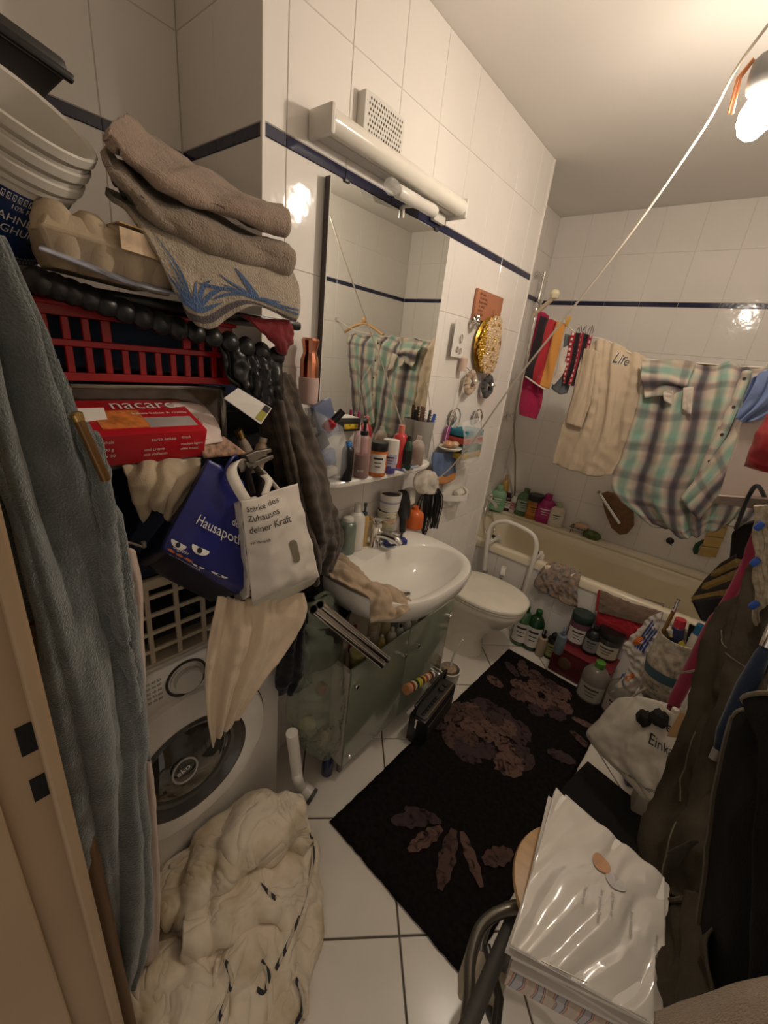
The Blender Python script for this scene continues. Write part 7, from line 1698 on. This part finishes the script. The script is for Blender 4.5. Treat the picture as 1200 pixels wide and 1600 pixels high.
# khaki trousers
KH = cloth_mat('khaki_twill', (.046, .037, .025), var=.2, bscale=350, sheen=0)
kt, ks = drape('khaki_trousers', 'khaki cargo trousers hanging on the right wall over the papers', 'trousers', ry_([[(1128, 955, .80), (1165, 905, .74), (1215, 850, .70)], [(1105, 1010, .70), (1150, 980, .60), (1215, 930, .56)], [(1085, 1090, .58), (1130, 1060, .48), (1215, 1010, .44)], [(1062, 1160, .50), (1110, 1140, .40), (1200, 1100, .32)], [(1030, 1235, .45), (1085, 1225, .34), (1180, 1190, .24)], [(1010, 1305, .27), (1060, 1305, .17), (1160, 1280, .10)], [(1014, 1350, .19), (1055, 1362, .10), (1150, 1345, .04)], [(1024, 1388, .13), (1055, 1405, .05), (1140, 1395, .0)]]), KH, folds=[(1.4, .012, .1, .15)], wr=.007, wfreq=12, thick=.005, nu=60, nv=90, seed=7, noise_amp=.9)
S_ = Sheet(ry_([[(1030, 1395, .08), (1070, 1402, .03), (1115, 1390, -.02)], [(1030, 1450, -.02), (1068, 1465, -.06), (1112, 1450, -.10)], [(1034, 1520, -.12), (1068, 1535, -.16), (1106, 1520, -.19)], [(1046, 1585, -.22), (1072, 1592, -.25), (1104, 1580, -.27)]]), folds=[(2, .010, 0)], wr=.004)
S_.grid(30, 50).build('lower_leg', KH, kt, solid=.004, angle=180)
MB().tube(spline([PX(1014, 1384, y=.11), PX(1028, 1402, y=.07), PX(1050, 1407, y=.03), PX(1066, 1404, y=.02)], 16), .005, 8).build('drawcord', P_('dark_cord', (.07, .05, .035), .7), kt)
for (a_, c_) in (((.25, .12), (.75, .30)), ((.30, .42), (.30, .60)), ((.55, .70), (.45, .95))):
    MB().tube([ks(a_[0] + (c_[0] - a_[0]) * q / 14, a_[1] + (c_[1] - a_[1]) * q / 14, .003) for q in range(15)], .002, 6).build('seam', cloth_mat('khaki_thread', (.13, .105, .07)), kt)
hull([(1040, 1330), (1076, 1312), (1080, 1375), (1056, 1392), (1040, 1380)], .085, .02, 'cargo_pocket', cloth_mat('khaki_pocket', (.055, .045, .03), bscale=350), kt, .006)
# dark coat
dc, dcs = drape('dark_coat', 'large black coat hanging closest to the camera at the right', 'coat', ry_([[(1156, 1125, .12), (1172, 1096, .06), (1215, 1088, .0), (1290, 1090, -.05)], [(1148, 1170, .08), (1180, 1170, -.02), (1225, 1170, -.08), (1290, 1170, -.12)], [(1128, 1270, .03), (1170, 1280, -.08), (1220, 1280, -.14), (1290, 1280, -.17)], [(1112, 1390, -.02), (1165, 1400, -.13), (1220, 1400, -.19), (1290, 1400, -.21)], [(1100, 1500, -.08), (1160, 1520, -.18), (1220, 1520, -.23), (1290, 1510, -.25)], [(1092, 1570, -.14), (1160, 1600, -.22), (1220, 1600, -.26), (1290, 1600, -.28)]]), cloth_mat('black_loden', (.005, .0045, .004), bscale=260, sheen=0), folds=[(1.6, .008, .2)], wr=.003, thick=.006, seed=8)
MB().tube([dcs(q / 24, 0.0, .002) for q in range(25)], .0045, 8).build('collar_binding', cloth_mat('olive_binding', (.15, .115, .06)), dc)
MB().tube([dcs(0.0, q / 30, .003) for q in range(31)], .006, 8).build('front_edge', cloth_mat('olive_binding2', (.055, .042, .028)), dc)
drape('beige_fleece', 'beige fleece draped in the lower right corner', 'fleece', ry_([[(1030, 1592, -.28), (1090, 1570, -.28), (1160, 1548, -.27), (1260, 1528, -.25)], [(1030, 1625, -.32), (1095, 1610, -.33), (1165, 1595, -.33), (1260, 1580, -.32)], [(1030, 1690, -.35), (1100, 1680, -.37), (1170, 1670, -.37), (1260, 1660, -.36)]]), terry('beige_fleece', (.34, .25, .17)), wr=.002, wfreq=12, thick=.01)
# umbrella, hooks and small things in the trousers' pockets
t = thing('blue_umbrella', 'folded dark blue umbrella hanging between the trousers and coat', 'umbrella', PX(1122, 1165, y=.36))
ua, ub = PX(1196, 1012, y=.40), PX(1124, 1165, y=.30)
rq = Vector((0, 0, 1)).rotation_difference(ua - ub).to_matrix(); Ln = (ua - ub).length
MB().lathe([(.006, -.02), (.010, 0), (.017, .03), (.020, Ln * .6), (.014, Ln * .92), (.010, Ln)], 12, ub, rq).build('canopy', cloth_mat('navy_nylon', (.006, .014, .035), rough=.4), t)
MB().lathe([(.009, -.035), (.009, -.01)], 12, ub, rq).build('tip', P_('grey_tip', (.20, .18, .16)), t)
MB().lathe([(.012, Ln), (.014, Ln + .05), (.010, Ln + .06)], 14, ub, rq).build('handle', CHROME, t)
t = thing('carabiner', 'thin metal hook in front of the crimson roll', 'hook', PX(1075, 1052, y=.72))
MB().tube(spline([PX(1056, 1052, y=.72), PX(1072, 1050, y=.71), PX(1090, 1048, y=.70), PX(1100, 1056, y=.70), PX(1101, 1075, y=.70), PX(1096, 1095, y=.70)], 24), .0035, 8).build('hook', M('dull_steel', (.35, .31, .26), .35, metal=.8), t)
MB().lathe([(.005, -.004), (.006, .004)], 10, PX(1056, 1052, y=.72)).build('eye', STEEL, t)
for k, (u, v, s_, rot_, col, lb) in enumerate(((1089, 1077, (.012, .03, .075), 12, (.50, .46, .42), 'white notebook standing in the trousers pocket behind the hook'), (1073, 1095, (.012, .03, .05), 8, (.42, .38, .34), 'small white card under the notebook'))):
    o = MB().box(PX(u, v, y=.70), s_, RX(-20) @ RY(rot_), .002).build('notebook', P_('nb%d' % k, col, .5)); tag(o, lb, 'notebook')
t = thing('glass_phial', 'small clear glass bottle tucked by the trousers seam', 'bottle', PX(1112, 1085, y=.60))
MB().lathe([(.018, 0), (.020, .004), (.020, .05), (.010, .062), (.010, .075)], 18, PX(1125, 1088, y=.56), RX(-30) @ RY(30)).build('body', GLASS, t)
MB().lathe([(.012, .074), (.012, .088)], 14, PX(1125, 1088, y=.56), RX(-30) @ RY(30)).build('cap', CHROME, t)
for k, (u, v) in enumerate(((1115, 1100), (1098, 1140), (1102, 1145))):
    p = PX(u, v, y=.52); t = thing('key_ring', ('brass ring nearest the glass bottle', 'brass ring hanging lower on the trousers', 'brass ring beside the lower one')[k], 'ring', p, (0, 0, 0), 'brass rings on the trousers')
    MB().tube([p + Vector((math.cos(a * .524) * .012, 0, math.sin(a * .524) * .012)) for a in range(12)], .0025, 6, closed=True).build('ring', BRASS, t)
    MB().lathe([(.004, 0), (.004, .008)], 8, p + Vector((0, 0, -.02))).build('bead', BRASS, t)
# printed plastic cup bag with toiletries
t = thing('toiletry_cup', 'white printed plastic container with a teal band full of toiletries', 'container', PX(1025, 1080, y=.92))
ca, cb2 = PX(1030, 1085, y=.92), PX(1068, 985, y=.92)
rq = Vector((0, 0, 1)).rotation_difference(cb2 - ca).to_matrix(); Ln = (cb2 - ca).length; kx = depth_of(ca) / FPX
MB().lathe([(22 * kx, -.02), (27 * kx, 0), (31 * kx, Ln * .5), (27 * kx, Ln * .9), (25 * kx, Ln * .9), (25 * kx, .01)], 30, ca, rq, cap=False).build('container', M('printed_film', (.42, .36, .28), .3, var=.5, scale=40), t)
MB().lathe([(30.0 * kx, Ln * .32), (31.8 * kx, Ln * .46)], 30, ca, rq, cap=False).build('teal_band', P_('teal_band', (.05, .11, .13), .4), t)
for k in range(4): text_on('hygiene', lambda x, y: ca + rq @ Vector((29.6 * kx * math.cos(-2.2 + x * .16), 29.6 * kx * math.sin(-2.2 + x * .16), Ln * (.25 - k * .07) + y * .012)), PRINT_BLACK, t)
t = thing('wooden_stick', 'brown wooden stick with a metal end standing in the toiletry container', 'stick', PX(1030, 1000, y=.93))
MB().tube([PX(1025, 1010, y=.93), PX(1056, 948, y=.93)], .007, 10).build('shaft', M('brown_stick', (.24, .12, .03), .4), t)
MB().tube([PX(1053, 955, y=.928), PX(1060, 937, y=.928)], .008, 10).build('metal_end', CHROME, t)
for k, (u, v, u2, v2, r_, cb, cc_, lb) in enumerate(((1078, 1015, 1094, 982, .016, (.50, .44, .36), (.03, .14, .28), 'cream tube with a blue cap in the toiletry container'), (1055, 1000, 1063, 972, .02, (.02, .03, .08), (.45, .03, .05), 'navy tube with a red top in the toiletry container'), (1060, 1005, 1050, 985, .018, (.50, .38, .05), (.55, .50, .40), 'yellow tube in the toiletry container'))):
    a, c = PX(u, v, y=.90), PX(u2, v2, y=.90); rq = Vector((0, 0, 1)).rotation_difference(c - a).to_matrix(); Ln = (c - a).length
    t = thing('tube', lb, 'tube', a); MB().lathe([(r_, -.03), (r_, Ln * .7), (r_ * .8, Ln * .75)], 16, a, rq).build('body', P_('tbe%d' % k, cb), t); MB().lathe([(r_ * .9, Ln * .72), (r_ * .85, Ln * 1.15)], 16, a, rq).build('cap', P_('tbc%d' % k, cc_), t)
t = thing('patterned_pouch', 'black pouch with a white squiggle pattern beside the toiletry container', 'pouch', PX(1075, 1060, y=.88))
ps2 = Sheet(ry_([[(1078, 975, .93), (1098, 985, .92)], [(1068, 1030, .90), (1090, 1030, .89)], [(1048, 1090, .88), (1062, 1095, .87)]]))
ps2.grid(10, 30).build('cloth', BC, t, solid=.02, angle=180)
rnd = random.Random(4)
for k in range(12):
    u0, v0 = rnd.uniform(.15, .85), rnd.uniform(.05, .9); MB().tube([ps2(min(1, max(0, u0 + .12 * math.sin(q * 1.3 + k))), min(1, v0 + q * .012), .0115) for q in range(6)], .0012, 5).build('squiggle', PRINT_WHITE, t)
pk, pks = drape('printed_packet', 'white plastic packet with blue and orange print beside the mat', 'packet', ry_([[(1000, 985, 1.02), (1015, 965, 1.02), (1036, 955, 1.02)], [(975, 1010, 1.02), (1000, 1005, 1.0), (1025, 1000, 1.0)], [(985, 1040, 1.0), (1000, 1045, .98), (1015, 1045, .98)], [(955, 1082, 1.0), (975, 1075, .98), (990, 1085, .98)]]), M('white_packet_film', (.54, .48, .43), .25, var=.1, bump=.3, bscale=50), wr=.008, wfreq=30, thick=.002)
for k, (u0, v0, a_) in enumerate(((.55, .22, -.5), (.62, .26, -.45), (.70, .30, -.4), (.78, .34, -.4), (.2, .85, .3))):
    b = MB(); 
    for q in range(9):
        s_ = q / 8
        for sg in (-1, 1): b.v.append(pks(min(.98, max(.02, u0 + (s_ - .5) * .36 + sg * .02)), min(.98, max(.02, v0 + (s_ - .5) * a_ * .6 + sg * .018)), .003))
    for q in range(8): b.f.append((2 * q, 2 * q + 1, 2 * q + 3, 2 * q + 2))
    b.build('blue_stripe', P_('print_blue', (.03, .06, .22), .4), pk)
for u0, v0 in ((.45, .30), (.35, .80)): disc_on(pks, u0, v0, .14, .06, P_('print_orange', (.62, .17, .03), .4), pk, 'orange_spot', off=.0035)
# white carrier bag
cbag, cs = pillow_bag('carrier_bag', ry_([[(965, 1092, .90), (1005, 1090, .86), (1045, 1100, .82), (1085, 1112, .80)], [(940, 1120, .88), (990, 1130, .82), (1040, 1140, .78), (1082, 1150, .76)], [(916, 1150, .86), (975, 1175, .80), (1035, 1185, .75), (1078, 1190, .72)], [(965, 1200, .80), (1005, 1215, .76), (1040, 1220, .72), (1072, 1225, .70)], [(1005, 1245, .74), (1025, 1252, .72), (1045, 1255, .70), (1062, 1258, .68)]]), M('white_carrier_film', (.58, .53, .45), .3, var=.08, bump=.25, bscale=40), None, depth=.07, folds=[(3, .006, .1, .4)], wr=.0035, wfreq=26, seed=9)
tag(cbag, 'white plastic carrier bag with black print hanging over the rug', 'bag')
text_on('Dein', lambda x, y: cs(min(.98, .60 + x * .16), min(.98, max(.02, .20 - y * .14 + x * .06)), .003), PRINT_BLACK, cbag)
text_on('Einkauf', lambda x, y: cs(min(.98, .58 + x * .12), min(.98, max(.02, .36 - y * .12 + x * .05)), .003), PRINT_BLACK, cbag)
text_on('Mehrweg Tragetasche', lambda x, y: cs(min(.98, .18 + x * .055), min(.98, max(.02, .74 - y * .08 + x * .02)), .003), PRINT_BLACK, cbag)
strap([PX(980, 1095, y=.87), PX(1005, 1078, y=.87), PX(1035, 1070, y=.86), PX(1050, 1085, y=.85)], (0, .004, .02), M('bag_handle_film', (.34, .29, .22), .3), cbag)
for k, (u, v, lb) in enumerate(((1030, 1122, 'dark brown bristle brush head lying on the carrier bag'), (1008, 1124, 'dark knobbly pompom on the carrier bag'))):
    c = PX(u, v, y=.76 + k * .03); b = MB().lathe([(.001, -.03), (.022, -.02), (.028, 0), (.022, .02), (.001, .03)], 16, c)
    for p in b.v: p += (p - c) * noise.noise(p * 160) * .5
    tag(b.build('bristle_ball', M('dark_bristle', (.012, .010, .009), .9, bump=1, bscale=200)), lb, 'brush')
t = thing('wooden_brush', 'wooden brush handle lying on the carrier bag', 'brush', PX(1055, 1130, y=.74))
hull([(1040, 1150), (1062, 1112), (1070, 1116), (1066, 1150), (1050, 1152)], .70, .012, 'handle', WOOD, t, .003)
MB().lathe([(.010, 0), (.010, .012), (.004, .014)], 14, PX(1054, 1112, y=.70)).build('pearl_knob', M('pearl2', (.6, .54, .46), .15), t)
o = MB().box((1.17, 1.02, .035), (.09, .12, .07), RZ(25), .008).build('blue_carton', P_('blue_grey_carton', (.06, .09, .13), .4)); tag(o, 'blue-grey carton on the floor under the carrier bag', 'box')
o = MB().box((1.22, .88, .05), (.07, .08, .10), RZ(10), .006).build('white_carton', P_('white_carton2', (.36, .32, .26), .5)); tag(o, 'pale carton on the floor beside the blue-grey carton', 'box')

# ------------------------------------------------------------------ stool with papers
SZ = .60
sc_ = Vector((1.098, -.035, SZ)); SR = .148
t = thing('stool', 'round wooden stool on grey tubular legs under the stack of papers', 'stool', (sc_.x, sc_.y, 0))
MB().lathe([(SR - .02, -.026), (SR - .004, -.02), (SR, -.010), (SR - .003, -.002), (SR - .02, .0), (.001, .0)], 56, sc_).build('seat', M('beech_seat', (.55, .34, .16), .35, var=.12, scale=5, stretch=(1, 9, 1)), t, angle=60)
LEGM = M('grey_tube', (.09, .085, .075), .35, metal=.5)
for a in (45, 135, 225, 315):
    d = Vector((math.cos(math.radians(a)), math.sin(math.radians(a)), 0))
    MB().tube([sc_ + d * .10 - Vector((0, 0, .026)), Vector((sc_.x, sc_.y, .012)) + d * .17], .013, 12).build('leg', LEGM, t)
    MB().lathe([(.016, 0), (.016, .02)], 12, Vector((sc_.x, sc_.y, 0)) + d * .17).build('rubber_foot', BLACKP, t)
MB().tube([Vector((sc_.x + .155 * math.cos(a * .2618), sc_.y + .155 * math.sin(a * .2618), .26)) for a in range(24)], .010, 10, closed=True).build('foot_ring', LEGM, t)
# chair frame in the foreground
t = thing('tubular_frame', 'bent grey steel tube frame at the bottom edge beside the stool', 'frame', PX(740, 1600, z=.3))
MB().tube(spline([PX(722, 1640, z=.50), PX(733, 1560, z=.52), PX(735, 1500, z=.53), PX(752, 1448, z=.54), PX(785, 1424, z=.55), PX(830, 1415, z=.555)], 40), .0115, 12).build('bent_tube', M('shiny_grey_tube', (.16, .15, .125), .25, metal=.7), t)
MB().tube([PX(840, 1370, z=.50), PX(800, 1440, z=.52), PX(725, 1620, z=.60)], .014, 12).build('straight_tube', P_('matt_grey_tube', (.055, .052, .047), .55), t)
MB().tube([PX(760, 1478, z=.50), PX(780, 1560, z=.50), PX(770, 1640, z=.50)], .009, 10).build('cross_tube', LEGM, t)
o = MB().box(PX(752, 1530, z=.30), (.09, .05, .12), RZ(30), .01).build('cream_packet', P_('cream_packet', (.34, .29, .20), .5)); tag(o, 'cream and blue packet behind the tube frame', 'packet')
# papers
z = SZ + .001
rnd = random.Random(2)
fc = [Vector((.968, .100, 0)), Vector((1.205, .055, 0)), Vector((1.225, -.175, 0)), Vector((1.235, -.25, 0)), Vector((1.005, -.262, 0))]
def sheet_stack(nm, lb, cat, corners, z0, h, mat):
    b = MB(); n_ = len(corners); b.add([Vector((p.x, p.y, z0)) for p in corners] + [Vector((p.x, p.y, z0 + h)) for p in corners], [tuple(range(n_ - 1, -1, -1)), tuple(range(n_, 2 * n_))] + [(i, (i + 1) % n_, n_ + (i + 1) % n_, n_ + i) for i in range(n_)])
    return tag(b.build(nm, mat, smooth=False), lb, cat)
def rect(c, w, l, a):
    r = RZ(a); return [c + r @ Vector((x * w / 2, y * l / 2, 0)) for x, y in ((-1, -1), (1, -1), (1, 1), (-1, 1))]
FZ = SZ + .075
cr4 = [PX(868, 1233, z=FZ), PX(1038, 1372, z=FZ), PX(1036, 1610, z=FZ), PX(796, 1478, z=FZ)]
pc0 = sum(cr4, Vector()) / 4
def skew(a, dx, dy, k=.97):
    r = RZ(a); out = []
    for p in cr4:
        q = r @ ((p - pc0) * k) + pc0; out.append(Vector((q.x + dx, q.y + dy, 0)))
    return out
m = M('colour_print_cloth', (.5, .4, .35), .8); N, L = nt(m); tc = N.new('ShaderNodeTexCoord'); wv = N.new('ShaderNodeTexWave'); wv.inputs['Scale'].default_value = 9; wv.inputs['Distortion'].default_value = 6; L.new(tc.outputs['Object'], wv.inputs['Vector'])
base_link(m, ramp(N, L, wv.outputs['Fac'], [(.0, (.55, .45, .38)), (.35, (.60, .50, .42)), (.5, (.45, .14, .07)), (.62, (.6, .5, .44)), (.75, (.08, .11, .2)), (.85, (.5, .48, .5))]))
sheet_stack('printed_bag', 'colourful printed plastic bag lying on the stool under the papers', 'bag', skew(2, .006, -.012, .99), z, .03, m); z += .031
for k in range(5):
    lb = ('white sheet stack at the bottom of the paper pile', 'white envelope second from the bottom of the paper pile', 'white sheets skewed in the middle of the paper pile', 'white sheets with a corner sticking out towards the mat', 'white sheets directly under the glossy folder')[k]
    sheet_stack('paper_sheets', lb, 'papers', skew((2, -2, 3, -3.5, 1)[k], (.004, .0, -.004, .008, -.002)[k], (-.008, -.004, 0, .012, .004)[k]), z, .008, M('paper_%d' % (k % 3), ((.64, .60, .55), (.58, .54, .50), (.68, .64, .58))[k % 3], .8)); z += .0082
fo = thing('document_folder', 'clear glossy folder with a printed letter on top of the paper pile', 'folder', (pc0.x, pc0.y, z))
cr4 = [Vector((p.x, p.y, z)) for p in cr4]
FOM = M('clear_folder_film', (.70, .66, .60), .13, var=.02, scale=3, coat=1.0)
fsur = Sheet([[cr4[0], cr4[0].lerp(cr4[1], .5), cr4[1]], [cr4[0].lerp(cr4[3], .5) + Vector((0, 0, .006)), (cr4[0] + cr4[1] + cr4[2] + cr4[3]) / 4 + Vector((0, 0, .010)), cr4[1].lerp(cr4[2], .5) + Vector((0, 0, .004))], [cr4[3], cr4[3].lerp(cr4[2], .5), cr4[2]]], folds=[(4.5, .0022, .1, .55), (2.3, .002, .4, .4)], wr=.0012, wfreq=14)
fsur.grid(70, 90, off=.004).build('film', FOM, fo, solid=.0012, angle=180)
MB().add([p - Vector((0, 0, .0)) for p in cr4] + [p + Vector((0, 0, .003)) for p in cr4], [(3, 2, 1, 0), (4, 5, 6, 7)] + [(i, (i + 1) % 4, 4 + (i + 1) % 4, 4 + i) for i in range(4)]).build('inserted_pages', PAPER, fo, smooth=False)
disc_on(fsur, .50, .30, .075, .058, P_('pale_orange_print', (.60, .33, .18), .3), fo, 'orange_logo', off=.0075)
disc_on(fsur, .62, .36, .08, .05, P_('pale_grey_print', (.56, .53, .52), .3), fo, 'grey_logo', off=.0072)
for k, (u0, v0, tx, sz) in enumerate(((.52, .47, 'Sehr geehrte Damen', .036), (.60, .44, 'und Herren wir', .036), (.40, .52, 'freuen uns', .036), (.75, .46, 'Ihnen mitzuteilen', .036), (.93, .50, 'Abteilung Service', .03))):
    text_on(tx, lambda x, y: fsur(min(.99, u0 + y * sz), min(.99, v0 + x * sz * .7), .0076), P_('grey_letter', (.30, .28, .27), .5), fo)
hull2 = MB().tube([cr4[3].lerp(cr4[2], .22) + Vector((0, 0, .009)), cr4[3].lerp(cr4[2], .52) + Vector((0, .004, .009))], .0012, 6); hull2.build('binder_wire', STEEL, fo)

# ------------------------------------------------------------------ door frame at the left edge
DOORW = M('beige_lacquered_wood', (.36, .25, .15), .4, var=.06, scale=4)
df = MB().box((DX0 - .014, YF - .07, DZ / 2), (.030, .16, DZ))
d1 = struct(df.build('door_1', DOORW, smooth=False, bevel=.004))
MB().box((DX0 + .004, YF - .075, DZ / 2), (.014, .075, DZ)).build('rebate_strip', DOORW, d1, smooth=False, bevel=.003)
MB().box((DX0 - .02, YF + .012, DZ / 2), (.07, .016, DZ)).build('architrave', DOORW, d1, smooth=False, bevel=.004)
DH = M('lock_hole_dark', (.004, .004, .004), .9)
for (zz, hh) in ((1.150, .042), (1.072, .036)):
    MB().box((DX0 + .0014, YF - .003, zz), (.002, .015, hh)).build('strike_hole', DH, d1, smooth=False)
struct(MB().box(((DX0 + DX1) / 2, YF - .07, DZ + .012), (DX1 - DX0 + .06, .16, .03)).build('door_2', DOORW, smooth=False))
struct(MB().box((DX1 + .014, YF - .07, DZ / 2), (.03, .16, DZ)).build('door_3', DOORW, smooth=False))
t = thing('broom_handle', 'brown wooden broom handle standing behind the door frame', 'broom', PX(105, 1300, x=.44))
MB().tube([Vector((.425, YF + .040, .02)), Vector((.425, YF + .040, 1.22))], .013, 12).build('handle', M('orange_brown_wood', (.13, .07, .028), .5), t)
MB().lathe([(.001, .012), (.010, .010), (.0135, 0)], 12, (.425, YF + .040, 1.22)).build('rounded_end', M('orange_brown_wood'), t)
